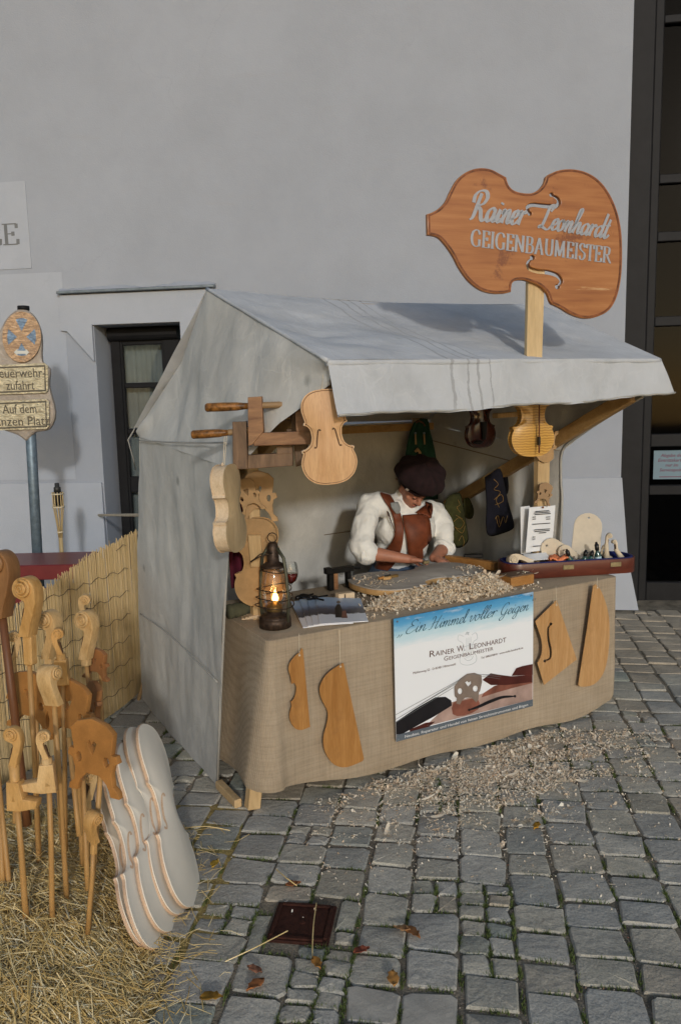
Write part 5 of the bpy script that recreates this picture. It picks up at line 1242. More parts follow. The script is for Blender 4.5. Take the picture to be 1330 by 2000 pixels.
# brochures fanned out
def brochure_mat():
    m, t, N, L, b = newmat('brochure print'); setin(b, 'Roughness', .35)
    tc = N.new('ShaderNodeTexCoord'); sx = N.new('ShaderNodeSeparateXYZ'); L.new(tc.outputs['UV'], sx.inputs[0]); n = noisenode(t, tc.outputs['UV'], 9, 6, .7)
    ad = N.new('ShaderNodeMath'); ad.operation = 'MULTIPLY_ADD'; ad.inputs[1].default_value = .16; L.new(n.outputs[0], ad.inputs[0]); L.new(sx.outputs[1], ad.inputs[2])
    L.new(ramp(t, ad.outputs[0], [(.0, (.70, .72, .76)), (.40, (.74, .76, .80)), (.43, (.03, .03, .045)), (.6, (.07, .07, .10)), (.70, (.14, .18, .27)), (.78, (.30, .40, .56)), (1, (.38, .50, .66))]).outputs[0], b.inputs['Base Color']); return m
m_bro = brochure_mat()
def sheetbox(name, c, m, par, h=.003):
    """flat slab with a UV over its top; corners in order"""
    vs = [p+Z*0 for p in c]+[p+Z*h for p in c]; fs = [(3, 2, 1, 0), (4, 5, 6, 7), (0, 1, 5, 4), (1, 2, 6, 5), (2, 3, 7, 6), (3, 0, 4, 7)]
    o = finish(name, vs, fs, m, par); uvl = o.data.uv_layers.new(name='UVMap'); cc_ = {4: (0, 0), 5: (1, 0), 6: (1, 1), 7: (0, 1)}
    for lp in o.data.loops: uvl.data[lp.index].uv = cc_.get(lp.vertex_index, (.5, .02))
    return o
m_page = mat('white pages', (.68, .69, .72), .6)
bro_c = [[(592, 1227), (640, 1221), (612, 1172), (568, 1176)], [(602, 1224), (672, 1219), (645, 1170), (585, 1172)], [(612, 1222), (690, 1218), (665, 1168), (600, 1170)], [(624, 1220), (719, 1214), (704, 1170), (616, 1167)]]
for i, c_ in enumerate(bro_c):
    z0 = TZ+.001+.0045*i; P = [G(x, y, z0) for x, y in c_]
    t_ = thing('brochure', ['brochure at the bottom of the fan beside the lantern, mostly covered', 'brochure second from the bottom of the fan beside the lantern', 'brochure directly beneath the topmost one of the fan', 'topmost brochure of the fan with a mountain picture and small figure on its cover'][i], 'brochure', sum(P, Vector())/4, 'brochures fanned out beside the lantern')
    sheetbox('pages', P, m_page, t_, .0030); sheetbox('cover', [p+Z*.0031 for p in P], m_bro, t_, .0008)
    if i == 3:
        zz2 = z0+.0041
        for nm, q, m_ in (('cover_figure', [(655, 1206), (654, 1188), (658, 1180), (664, 1180), (668, 1190), (668, 1206)], m_pdk), ('cover_figure', [(667, 1207), (668, 1194), (675, 1192), (679, 1207)], m_pv1), ('cover_figure', el(661, 1176, 4, 3, 8), m_pv3)):
            Q = [G(x, y, zz2) for x, y in q]; mb = MB(); mb.add(Q, [tuple(range(len(Q)))]); mb.build(nm, m_, t_)
# olive roll, thin boards, block, tools
ra, rb = G(446, 1196, TZ+.035), G(492, 1186, TZ+.035); ra.z = rb.z = TZ+.037
mb = MB(); mb.tube([ra.lerp(rb, i/10) for i in range(11)], [.034+.003*math.sin(i*2.3) for i in range(11)], 16); m_rollc = mat('olive drab canvas', (.075, .075, .045), .95, .25, 14, .3, 120, .002)
tr_ = thing('tool_roll', 'rolled olive canvas tool roll lying by the tent edge', 'tool roll', (ra+rb)/2-Z*.037); mb.build('roll', m_rollc, tr_, True)
mb = MB(); mb.tube([ra+(rb-ra)*.98+(Vector((math.cos(q), math.sin(q), 0)).x*Z+(rb-ra).cross(Z).normalized()*math.sin(q))*(.003*q) for q in [i*.5 for i in range(20)]], .003, 5); mb.build('rolled_edge', m_rollc, tr_)
for i in range(3):
    a_, b_ = G(472+6*i, 1207-i*2, TZ+.004+.007*i), G(516+3*i, 1204-i*3, TZ+.004+.007*i); mb = MB(); mb.bar(a_, b_, .05, .006); tag(mb.build('thin_board', m_vwhite), ['thin pale strip of wood at the bottom of a small pile by the lantern', 'thin pale strip of wood in the middle of a small pile by the lantern', 'thin pale strip of wood on top of a small pile by the lantern'][i], 'board', 'thin strips of wood by the lantern')
c_ = G(674, 1172, TZ); mb = MB(); mb.cbox(c_+Z*.02, (U+V*-.12, V, Z), (.045, .02, .02), .003); bo = mb.build('wood_block', m_vwhite); tag(bo, 'small pale wooden block with a slot lying behind the brochures', 'block')
MB().cbox(c_+Z*.022-V*.021-Vector((.01, .01, 0)), (U, V, Z), (.002, .0015, .016), .0005).build('slot', m_eb, bo)
m_iron = mat('black iron', (.018, .017, .016), .45, .4, 30, .2, 80, .001, .7)
vc = G(663, 1150, TZ); vs_ = thing('bench_vise', 'small black iron clamp vise standing at the back of the table', 'vise', vc)
for s_, w_ in ((-1, .014), (1, .012)): MB().cbox(vc+U*.055*s_+Z*.045, (U, V, Z), (w_, .018, .045), .003).build('jaw_post', m_iron, vs_)
MB().cbox(vc+Z*.105, (U, V, Z), (.085, .02, .014), .003).build('beam', m_iron, vs_); MB().cbox(vc-U*.025+Z*.045, (U, V, Z), (.013, .012, .045), .003).build('wooden_pad', m_cl1, vs_)
MB().tube([vc+U*.07+Z*.105, vc+U*.13+Z*.10], .008, 8).build('screw', m_iron, vs_); MB().cbox(vc-U*.07+Z*.118, (U, V, Z), (.018, .014, .008), .002).build('knob', m_iron, vs_)
for i, (x0, y0, x1, y1) in enumerate([(578, 1168, 612, 1160), (600, 1169, 640, 1163), (588, 1162, 632, 1172)]):
    a_, b_ = G(x0, y0, TZ+.012+.012*i), G(x1, y1, TZ+.012+.012*i); t_ = thing('carving_gouge', ['black handled gouge lying lowest behind the brochures', 'black handled gouge lying across others behind the brochures', 'black handled gouge lying on top of the gouges behind the brochures'][i], 'gouge', a_, 'carving gouges behind the brochures'); d = b_-a_
    MB().tube([a_, a_+d*.1, a_+d*.4, a_+d*.5], [.008, .012, .012, .008], 8).build('handle', m_eb, t_, True); MB().tube([a_+d*.5, b_], [.004, .005], 6).build('blade', m_iron, t_)
# cello plate on a work board
PC = W(1.14, .475, TZ); cyv = Vector((0, 0, 0))
CL = .80
axU = (U*.995+V*.06).normalized()
Mc = frame(W(.745, .50, TZ+.042), V*-1*1.0, axU)      # y along the table, z ...
Mc = frame(W(.735, .475, TZ+.044), axU.cross(Z)*1, axU)
if (Mc.to_3x3() @ Z).z < 0: Mc = frame(W(.735, .475, TZ+.044), -axU.cross(Z), axU)
ck = thing('cello_top_in_work', 'pale grey cello top plate being carved, lying on the table before the man', 'cello plate', W(1.13, .475, TZ))
m_cello = wood('freshly scraped spruce', (.38, .345, .30), (.46, .42, .37), 'x', 10, 6, .7, rotz=SA-math.pi/2)
m_edge = wood('raw edge wood', (.42, .24, .09), (.56, .36, .16), 'z', 16, 3)
P = body_outline(CL, 4, .94); autosmooth(arched(P, Mc, .006, .018).build('plate', m_cello, ck), 60)
plate('raw_edge', [shrink(P, .004), shrink(P, .05)], .030, Mc @ Matrix.Translation((0, 0, -.0305)), m_edge, ck, .002)
m_whiteedge = mat('chalk white rim', (.6, .57, .5), .7); 
for fr_ in (.18, .5, .84): MB().cbox(Mc @ Vector((0, CL*fr_, -.037)), (axU, V, Z), (.05, .09, .0065), .002).build('support_block', m_edge, ck)
for i, (x, y, m_) in enumerate(((768, 1128, m_eb), (755, 1132, m_tmpl))):
    c_ = G(x, y, TZ+.064); t_ = thing('thumb_plane', ['small black and brass thumb plane lying on the cello plate', 'small wooden thumb plane lying on the cello plate beside a brass one'][i], 'plane', c_)
    MB().cbox(c_+Z*.008, (U, V, Z), (.028-.004*i, .011, .008), .003).build('sole', mat('brass plane body', (.25, .16, .06), .35, .2, 30, metal=.5) if not i else m_edge, t_); MB().cbox(c_+Z*.014-U*.035, (U*.9+Z*.1, V, Z), (.016, .008, .006), .002).build('iron', m_, t_)
# amber wooden box
c_ = G(1018, 1143, TZ)+V*.04; c_.z = TZ
bx = thing('amber_box', 'small amber wooden box with shavings beside the pile of wood chips', 'box', c_); m_amb = wood('amber varnished box', (.30, .13, .03), (.40, .2, .06), 'x', 14, 8)
MB().cbox(c_+Z*.026, (U, V, Z), (.082, .05, .026), .003).build('box', m_amb, bx); MB().cbox(c_+Z*.0555, (U, V, Z), (.08, .048, .0035), .001).build('lid', mat('dark box lid', (.14, .085, .05), .6, .3), bx)
# tools behind: wooden handled plane and spring blade
for i, (x0, y0, x1, y1, m_, lb) in enumerate([(872, 1092, 968, 1106, m_amb, 'long amber wooden bar lying behind the carved plate'), (905, 1086, 942, 1085, m_iron, 'black iron plane resting on the amber bar behind the carved plate')]):
    a_, b_ = G(x0, y0, TZ+.03+.03*i), G(x1, y1, TZ+.03+.03*i); mb = MB(); mb.bar(a_, b_, .045-.015*i, .05-.025*i); tag(mb.build('wooden_bar' if i == 0 else 'iron_plane', m_), lb, 'tool')
# instrument case
CA, CB = uvz(G(1000, 1128, TZ)), uvz(G(1240, 1120, TZ))
case_o = W(1.96, .24, TZ)
cax = (W(2.36, .085, 0)-W(1.62, .36, 0)).normalized(); cay = Vector((-cax.y, cax.x, 0))
case_o = W(1.99, .235, TZ)
case = thing('violin_case', 'open dark red wooden instrument case with blue velvet lining at the table end', 'case', case_o)
Mk = frame(case_o, cax, cay)
def rrect(a, b, r, n=6, taper=0.0):
    P = []
    for cx, cy, a0 in ((a-r, b-r, 0), (-a+r, b-r, 90), (-a+r, -b+r, 180), (a-r, -b+r, 270)):
        P += [(cx+r*math.cos(R(a0+90*k/n)), cy+r*math.sin(R(a0+90*k/n))) for k in range(n+1)]
    return P
m_case = wood('dark mahogany case', (.07, .014, .008), (.13, .03, .015), 'x', 12, 8, .35, .3); m_blue = mat('blue velvet', (.012, .018, .10), .95, .3, 12)
KL, KB = .40, .11
plate('case_shell', [rrect(KL, KB, .09), rrect(KL-.01, KB-.01, .08)], .085, Mk, m_case, case, .001)
plate('lining', [rrect(KL-.011, KB-.011, .079), rrect(KL-.024, KB-.024, .07)], .088, Mk @ Matrix.Translation((0, 0, .001)), m_blue, case, .003)
plate('lining_floor', [rrect(KL-.012, KB-.012, .08)], .03, Mk @ Matrix.Translation((0, 0, .001)), m_blue, case)
m_brass = mat('worn brass', (.30, .24, .13), .4, .3, 30, metal=.6)
for x in (-.04, .245): MB().cbox(Mk @ Vector((x, -KB-.002, .055)), (cax, cay, Z), (.032, .003, .013), .002).build('clasp', m_brass, case)
K = lambda x, y, z: Mk @ Vector((x, y, z))
# things in the case
def paddle(label, base, top, w, m, tilt_n):
    a_, b_ = base, top; ax2 = b_-a_; L_ = ax2.length; n_ = Vector(tilt_n).normalized(); x_ = ax2.cross(n_); Mx = frame(a_, x_, ax2)
    P = [(-w/2, 0), (w/2, 0)]+[(w/2*math.cos(t)*1.0, L_-w/2+w/2*math.sin(t)) for t in [math.pi*k/10 for k in range(11)]]
    o = plate('wood_blank', [P, [(.006*math.cos(2*math.pi*k/8), L_-.03+.006*math.sin(2*math.pi*k/8)) for k in range(8)]], .012, Mx, mat('bleached blank wood', (.60, .52, .40), .6, .08, 20), None, .003); return tag(o, label, 'blank', 'pale wooden blanks in the case')
vw = (Vector((-.3, -1, .15)))
paddle('tall pale round ended wooden blank standing upright in the case', K(.13, .04, .035), PV(1150, 1003, .30)+V*.0, .16, 0, vw)
paddle('long pale rounded wooden blank leaning sideways in the case', K(.05, .055, .06), onplane(1058, 1060, K(.05, .05, 0), Vector((.25, -1, 0))), .12, 0, vw)
paddle('smaller pale rounded blank leaning in front of the long blank in the case', K(.09, .02, .04), onplane(1092, 1068, K(.09, .02, 0), Vector((.25, -1, 0))), .08, 0, vw)
# ------------------------------------------------------------------ scroll carving
SCO = [(.10, 0), (.15, .2), (.23, .45), (.27, .66), (.235, .86), (.12, .975), (-.02, .985), (-.13, .91), (-.17, .79), (-.13, .68), (-.02, .625), (.055, .58), (.045, .45), (-.03, .22), (-.10, 0)]
def scroll(par, M, h, m, neck=0.0, wide=.17, name='scroll'):
    """side view in the x-y plane of M, z across; height h"""
    o = [(q.x*h, q.y*h) for q in crom(SCO[:-1], 4)]+[(-.10*h, 0)]
    w = wide*h; M1 = M @ Matrix.Translation((0, 0, -w/2))
    s_ = plate(name, [o], w, M1, m, par, .012*h)
    for sd in (-1, 1):                      # volute turns stand out as they wind in
        pts, rad = [], []
        for i in range(44):
            a = i/43*2.35*2*math.pi; r = .150*h*(1-i/43*.86)
            pts.append(M @ Vector((.035*h+math.cos(1.9-a)*r*1.02, .805*h+math.sin(1.9-a)*r, sd*(w/2+.012*h+.055*h*i/43)))); rad.append((.030-.014*i/43)*h)
        MB().tube(pts, rad, 7).build('volute', m, par, True)
        MB().lathe(M @ Vector((.035*h, .805*h, sd*w/2)), [(.14*h, -.01*h), (.10*h, .02*h), (.03*h, .06*h)], 14, (M.to_3x3() @ Z)*sd).build('volute_eye', m, par, True)
    # open pegbox slot on the front
    mb = MB(); mb.cbox(M @ Vector((-.035*h, .28*h, 0)), [M.to_3x3() @ Vector(q) for q in ((1, 0, 0), (.22, 1, 0), (0, 0, 1))], (.02*h, .20*h, w*.28), .002); mb.build('pegbox_slot', m_fdark, par)
    return s_
m_sc1 = wood('amber maple', (.42, .22, .06), (.62, .37, .14), 'z', 22, 3, .5)
m_sc2 = wood('light carved maple', (.48, .29, .11), (.68, .46, .22), 'z', 30, 2.5, .5)
m_sc3 = wood('brown carved wood', (.20, .09, .03), (.29, .145, .055), 'z', 22, 4, .5)
m_stk = wood('oiled stick', (.36, .19, .06), (.48, .28, .10), 'z', 16, 12, .5)
m_stk2 = wood('dark stick', (.13, .05, .02), (.19, .08, .03), 'z', 16, 12, .5)
# white scroll and small things lying in the case
m_bl = mat('bleached carved wood', (.60, .50, .36), .6, .12, 20)
def yawframe(o, face, up=Z):
    """x axis = forward of the scroll seen in the picture plane"""
    f_ = Vector(face); return frame(o, f_, up)
st_ = thing('white_scroll', 'bleached carved scroll resting on the left rim of the case', 'scroll', K(-.34, -.02, .06))
scroll(st_, frame(K(-.22, -.03, .075), Vector((.1, .25, .96)), -cax+Z*.15), .15, m_bl, wide=.3)
c_ = K(-.17, .0, .095); o = sheetbox('white_card', [K(-.26, -.05, .09), K(-.12, -.05, .093), K(-.11, .03, .115), K(-.25, .03, .112)], m_paper, None, .002); tag(o, 'white card lying beside the orange cloth in the case', 'card')
rows = [[K(-.13+.14*k/8, -.07+.09*i/6, .093+.012*math.sin(k*1.3+i)+.01*math.sin(i*1.9)) for k in range(9)] for i in range(7)]
mb = MB(); mb.grid(rows); o = mb.build('orange_cloth', mat('orange cloth', (.62, .20, .09), .9, .15), None, True); thick(o, .01); tag(o, 'small crumpled orange cloth lying on the case rim', 'cloth')
def bottle(label, x, y, h=.085, lean=(0, 0)):
    b0 = K(x, y, .045); ax_ = (Z+cax*lean[0]+cay*lean[1]).normalized(); t_ = thing('varnish_bottle', label, 'bottle', b0, 'small bottles in the case')
    MB().lathe(b0, [(.018, 0), (.019, .003), (.019, h*.5), (.009, h*.66), (.008, h*.72)], 14, ax_).build('glass', glass_bottle, t_, True); MB().lathe(b0, [(.0105, h*.71), (.012, h*.73), (.012, h*1.0), (.008, h*1.02), (.006, h*1.12)], 12, ax_).build('dropper_cap', m_eb, t_, True)
    MB().lathe(b0, [(.0193, h*.12), (.0193, h*.42)], 14, ax_, caps=False).build('label_band', mat('pale blue label', (.45, .6, .66), .5), t_, True)
glass_bottle = mat('green bottle glass', (.02, .06, .05), .1, spec=.6)
bottle('small green dropper bottle leaning at the left of the others in the case', .01, -.055, .10, (-.4, -.1)); bottle('small dropper bottle upright between two leaning ones in the case', .075, -.06, .085, (.1, -.1)); bottle('small dropper bottle leaning right in the case', .11, -.05, .08, (.3, 0)); bottle('tallest dropper bottle with a long black cap in the case', .175, -.05, .12, (-.15, 0))
def whiteneck(label, x, y, top, i):
    b0 = K(x, y, .05); tp = top; t_ = thing('white_neck', label, 'violin neck', b0, 'white necks in the case'); ax_ = tp-b0; L_ = ax_.length
    mb = MB(); mb.tube([b0, b0+ax_*.4, b0+ax_*.7], [.022, .014, .013], 8); mb.build('neck', m_bl, t_, True)
    scroll(t_, frame(b0+ax_*.66, Vector((-.9, .1, .3)) if i != 1 else Vector((.8, .3, .3)), ax_), L_*.5, m_bl, wide=.35)
whiteneck('bleached violin neck standing tallest at the right of the case', .255, .01, onplane(1183, 1048, K(.25, 0, 0), Vector((.2, -1, 0))), 0)
whiteneck('bleached violin neck leaning right over the end of the case', .35, .0, onplane(1196, 1062, K(.30, 0, 0), Vector((.2, -1, 0))), 1)
whiteneck('bleached violin neck leaning left beside the bottles in the case', .29, .04, onplane(1166, 1072, K(.24, .04, 0), Vector((.2, -1, 0))), 0)
rp = random.Random(8); mb = MB()
for i in range(90):
    a = rp.uniform(0, 6.28); r = rp.random()**.5; q = K(.0+r*math.cos(a)*.06, .01+r*math.sin(a)*.03, .07+.05*(1-r)+rp.uniform(-.01, .01)); mb.ball(q, rp.uniform(.004, .008), n=5, m=4)
o = mb.build('grey_pegs_heap', mat('grey brown bits', (.24, .20, .17), .7, .5, 60), None, True); tag(o, 'heap of tiny grey brown bits lying in the middle of the case', 'bits', kind='stuff')
mb = MB()
for i in range(70):
    a = rp.uniform(0, 6.28); r = rp.random()**.5; q = K(.13+r*math.cos(a)*.06, -.01+r*math.sin(a)*.03, .065+.04*(1-r)+rp.uniform(-.01, .01)); mb.ball(q, rp.uniform(.004, .007), n=5, m=4)
o = mb.build('pale_bits_heap', mat('pale bits', (.5, .47, .42), .7, .5, 60), None, True); tag(o, 'heap of tiny pale bits lying before the tall blank in the case', 'bits', kind='stuff')

# ------------------------------------------------------------------ the man
Fd = Vector((.30, -.954, 0)); Rd = Vector((.954, .30, 0))        # chest direction, his left
def Q(x, y, v): return PV(x, y, v)
shR, shL = Q(722, 985, 1.0), Q(856, 1003, 1.03)
elR, elL = Q(706, 1078, .90), Q(868, 1070, .92)
wrR, wrL = Q(797, 1092, .75), Q(846, 1090, .78)
waist = Q(775, 1125, 1.08); waist.z = .74
neck0 = (shR+shL)/2+Z*.06; Hd = Q(806, 952, .93)
chest = (shR+shL)/2-Z*.12+Fd*.015
SK = []   # shirt field: spheres strung on lines (p, q, r0, r1)
SK += [(waist+Z*.03, chest-Z*.03, .155, .15), (chest-Rd*.06, chest+Rd*.06, .135, .13), (shR+Rd*.03, shL-Rd*.03, .075, .075), (neck0-Z*.06, neck0+Z*.005+Fd*.01, .10, .07),
       (shR, shR.lerp(elR, .5)-Rd*.01, .07, .076), (shR.lerp(elR, .5)-Rd*.01, elR+Z*.02, .076, .068), (elR+Z*.025, elR+(wrR-elR)*.15, .062, .058),
       (shL, shL.lerp(elL, .5)+Rd*.005, .068, .072), (shL.lerp(elL, .5)+Rd*.005, elL+Z*.02, .072, .064), (elL+Z*.02, elL+(wrL-elL)*.12, .066, .06)]
def sdf(p):
    d = 9
    for a, b, r0, r1 in SK:
        ab = b-a; t = max(0, min(1, (p-a).dot(ab)/max(1e-9, ab.length_squared))); d = min(d, (p-a-ab*t).length-(r0+(r1-r0)*t))
    return d
def blob_mesh(items, n=14):
    mb = MB()
    for a, b, r0, r1 in items:
        k = max(2, int((b-a).length/.02)); pts, rad = [], []
        d = (b-a).normalized() if (b-a).length > 1e-6 else Z
        for i in range(6):
            t = math.pi/2*(1-i/5); pts.append(a-d*r0*math.sin(t)); rad.append(max(.0005, r0*math.cos(t)))
        for i in range(1, k): pts.append(a.lerp(b, i/k)); rad.append(r0+(r1-r0)*i/k)
        for i in range(6):
            t = math.pi/2*i/5; pts.append(b+d*r1*math.sin(t)); rad.append(max(.0005, r1*math.cos(t)))
        mb.tube(pts, rad, n)
    return mb
def soften(o, voxel, it=6, fac=.5):
    m = o.modifiers.new('fuse', 'REMESH'); m.mode = 'VOXEL'; m.voxel_size = voxel; m.use_smooth_shade = True
    s_ = o.modifiers.new('soft', 'SMOOTH'); s_.iterations = it; s_.factor = fac; return o
seat = W(1.36, 1.16, 0)
man = thing('person', 'person in white shirt, leather apron and dark beret bending over the cello plate', 'person', Vector((waist.x, waist.y, 0)))
m_skin = mat('skin', (.36, .155, .095), .5, .12, 25, .1, 200, .001, spec=.35)
f_ = Vector((.34, -.62, -.72)).normalized(); up_ = (Z-f_*Z.dot(f_)).normalized(); r_ = f_.cross(up_)
if r_.dot(Rd) > 0: r_ = -r_
hp = lambda a, b, c: Hd+r_*a+f_*b+up_*c
mb = MB()
mb.ball(hp(0, -.005, .02), (.077, .098, .10), (r_, f_, up_), 20, 14); mb.ball(hp(0, .035, -.045), (.06, .062, .066), (r_, f_, up_), 16, 10); mb.ball(hp(0, .066, -.088), (.030, .026, .022), (r_, f_, up_), 12, 8)
mb.v += []; bt_ = blob_mesh([(hp(0, .088, .02), hp(0, .112, -.022), .009, .015), (hp(-.017, .098, -.028), hp(.017, .098, -.028), .010, .010), (hp(-.024, .086, -.058), hp(.024, .086, -.058), .008, .008), (hp(-.020, .085, -.068), hp(.020, .085, -.068), .010, .010),
     (hp(-.05, .072, .028), hp(-.012, .088, .026), .010, .010), (hp(.05, .072, .028), hp(.012, .088, .026), .010, .010), (hp(-.048, .055, -.02), hp(-.03, .07, -.035), .022, .018), (hp(.048, .055, -.02), hp(.03, .07, -.035), .022, .018),
     (hp(-.08, -.005, .01), hp(-.078, -.003, -.03), .014, .009), (hp(.08, -.005, .01), hp(.078, -.003, -.03), .014, .009), (hp(0, -.03, -.06), neck0+Z*.0, .055, .062), (neck0, chest, .05, .07),
     (chest, waist, .09, .09), (chest+Z*.04-Fd*.07, shR-Z*.02-Fd*.03, .03, .026), (chest+Z*.04-Fd*.07, shL-Z*.02-Fd*.03, .03, .026), (neck0-Z*.05, chest+Z*.04-Fd*.07, .05, .03), (shR, elR, .035, .036), (shL, elL, .035, .036), (elR, elR.lerp(wrR, .35), .042, .043), (elR.lerp(wrR, .35), wrR, .043, .027), (elL, elL.lerp(wrL, .35), .042, .042), (elL.lerp(wrL, .35), wrL, .042, .027)], 12)
mb.add(bt_.v, bt_.f)
def hand(wr, tip, side, palm_n, curl):
    """palm, four fingers and a thumb; tip = where the fingertips rest"""
    d = (tip-wr).normalized(); n_ = (palm_n-d*palm_n.dot(d)).normalized(); s_ = d.cross(n_)*side; out = []
    k0 = wr+d*.075-n_*.004
    out += [(wr, wr+d*.03, .024, .024)]
    for i, off in enumerate((-.030, -.010, .010, .029)):
        kn = wr+d*(.078-.004*abs(i-1))+s_*off; out.append((wr+d*.02+s_*off*.6, kn, .016, .0125))
        l = (.040, .045, .042, .033)[i]
        p1 = kn+(d*math.cos(curl*.5)+n_*math.sin(curl*.5))*l; p2 = p1+(d*math.cos(curl*1.3)+n_*math.sin(curl*1.3))*l*.65; p3 = p2+(d*math.cos(curl*1.9)+n_*math.sin(curl*1.9))*l*.5
        out += [(kn, p1, .0098, .0088), (p1, p2, .0088, .008), (p2, p3, .008, .0068)]
    t0 = wr+d*.022-s_*.022; t1 = t0+d*.030-s_*.024+n_*.014; t2 = t1+d*.03-s_*.004+n_*.014; t3 = t2+d*.022+s_*.004+n_*.008
    out += [(t0, t1, .014, .012), (t1, t2, .0115, .010), (t2, t3, .0098, .008)]
    return out
hb = blob_mesh(hand(wrR, Q(862, 1100, .66), -1, Vector((.0, -.2, -1)), .75)+hand(wrL, Q(905, 1104, .63), 1, Vector((-.1, -.1, -1)), .6), 9); mb.add(hb.v, hb.f)
body = mb.build('body', m_skin, man, True); soften(body, .0055, 3, .5)
# dark brows and lashes, lips
m_hair = mat('dark hair', (.035, .022, .015), .7); m_lip = mat('lips', (.27, .085, .065), .45)
for s_ in (-1, 1):
    MB().tube([hp(s_*.05, .083, .035), hp(s_*.03, .099, .04), hp(s_*.014, .101, .034)], [.003, .005, .003], 6).build('eyebrow', m_hair, man); MB().ball(hp(s_*.031, .084, .012), (.014, .008, .007), (r_, f_, up_), 10, 6).build('eye', m_skin, man, True); MB().tube([hp(s_*.044, .084, .006), hp(s_*.031, .0935, .004), hp(s_*.018, .090, .006)], .002, 5).build('lashes', m_hair, man)
MB().tube([hp(-.022, .092, -.060), hp(0, .098, -.060), hp(.022, .092, -.060)], [.003, .0052, .003], 6).build('lips', m_lip, man, True)
MB().ball(hp(0, -.03, .02), (.082, .088, .088), (r_, f_, up_), 16, 10).build('hair', m_hair, man, True)
m_shirt = mat('white linen shirt', (.72, .72, .69), .9, .05, 12, .6, 13, .02)
sb_ = blob_mesh(SK+[(elR+Z*.02+(shR-elR)*.05, elR+(wrR-elR)*.10, .074, .074)]).build('shirt', m_shirt, man, True); soften(sb_, .009, 4)
tx = bpy.data.textures.new('folds', 'CLOUDS'); tx.noise_scale = .10; tx.noise_depth = 3
dm = sb_.modifiers.new('folds', 'DISPLACE'); dm.texture = tx; dm.strength = .036; dm.mid_level = .5; dm.texture_coords = 'LOCAL'
for w0_, w1_ in ((elR, wrR), (elL, wrL)):       # rolled cuffs
    d = (w1_-w0_).normalized(); a1 = d.orthogonal().normalized(); a2 = d.cross(a1)
    for j, (t_, rr_) in enumerate(((.018, .056), (.04, .052))):
        MB().tube([w0_+d*(t_+.008*math.sin(q*2))+(a1*math.cos(q)+a2*math.sin(q))*rr_*(1+.08*math.sin(q*3+j)) for q in [2*math.pi*i/20 for i in range(20)]], .016, 8, closed=True).build('rolled_cuff', m_shirt, man, True)
# collar and apron laid on the shirt
def hit(x, y, lift):
    d = ray(x, y).normalized(); p = CAM+d*3.3
    for _ in range(120):
        s_ = sdf(p)
        if s_ < .002: return p-d*lift
        p = p+d*max(.003, s_*.7)
        if (p-CAM).length > 7: break
    return None
m_lea = mat('reddish brown leather', (.13, .034, .013), .58, .35, 14, .5, 35, .006, spec=.3)
def laid(name, L_, R_, m, lift=.022, n=10, th=.005, nr=5):
    """strip between two surveyed edges, laid on the cloth"""
    A, B = smo(L_, 4), smo(R_, 4); rows = []
    for (ax_, ay_), (bx_, by_) in zip(A, B):
        row = []
        for k in range(nr+1):
            h = hit(ax_+(bx_-ax_)*k/nr, ay_+(by_-ay_)*k/nr, lift); row.append(h)
        rows.append(row)
    flat = [h for r in rows for h in r if h is not None]
    if not flat: return None
    for r in rows:
        for k in range(len(r)):
            if r[k] is None: r[k] = min(flat, key=lambda q: abs(q.z-(r[k-1].z if k and r[k-1] else 1.0)))
    mb = MB(); mb.grid(rows); o = mb.build(name, m, man, True); thick(o, th, 1); return o
laid('apron_strap', [(738, 955), (748, 972), (764, 1000), (771, 1030), (768, 1052), (752, 1075), (735, 1098), (731, 1112)], [(755, 954), (766, 972), (781, 1000), (788, 1030), (786, 1062), (778, 1088), (765, 1108), (750, 1120)], m_lea)
laid('apron_bib', [(786, 1006), (790, 1030), (794, 1055), (797, 1080), (798, 1100)], [(822, 1003), (838, 1012), (843, 1045), (846, 1080), (846, 1100)], m_lea, .026)
laid('apron_bib_corner', [(812, 1000), (818, 1004)], [(832, 985), (840, 1012)], m_lea, .024)
laid('apron_strap', [(828, 962), (832, 985), (830, 1004)], [(836, 962), (845, 990), (842, 1012)], m_lea, .024)
laid('strap_pad', [(763, 982), (766, 993), (774, 1004)], [(777, 980), (782, 992), (780, 1003)], mat('grey felt pad', (.24, .25, .25), .95, .2, 40), .034)
0 and laid('collar', [(772, 963), (780, 985), (793, 1000), (808, 1006)], [(782, 960), (790, 980), (803, 990), (816, 992)], m_shirt, .02)
# beret
m_ber = mat('dark maroon wool', (.016, .007, .008), .95, .4, 30, .5, 60, .004); ho = hp(0, .002, .092); hu = (up_*.9+Z*.25+r_*-.02).normalized(); hr = (r_-hu*r_.dot(hu)).normalized(); hf = hr.cross(hu); hf = hf if hf.dot(f_) > 0 else -hf
rows = []; nth = 56
for i in range(15):
    t = i/14; row = []
    prof = [(0.088, -.045), (.094, -.035), (.112, -.028), (.140, -.018), (.155, .0), (.157, .018), (.154, .042), (.145, .064), (.127, .082), (.102, .096), (.075, .104), (.05, .108), (.03, .109), (.012, .109), (.001, .109)][i]
    for k in range(nth):
        a = 2*math.pi*k/nth; g = 1+.06*math.sin(9*a+.4)*math.sin(min(1, t*1.5)*math.pi)+.03*math.sin(4*a+1)*t*(1-t)*3; z_ = prof[1]+.010*math.sin(9*a+.4)*(1-t)*(t > .1)+.012*math.sin(2*a+.7)*(t > .2)
        row.append(ho+(hr*math.cos(a)+hf*math.sin(a))*prof[0]*g+hu*z_)
    rows.append(row)
mb = MB(); mb.grid(rows, closed=True); mb.build('beret', m_ber, man, True)
mb = MB()
for k in range(nth): pass
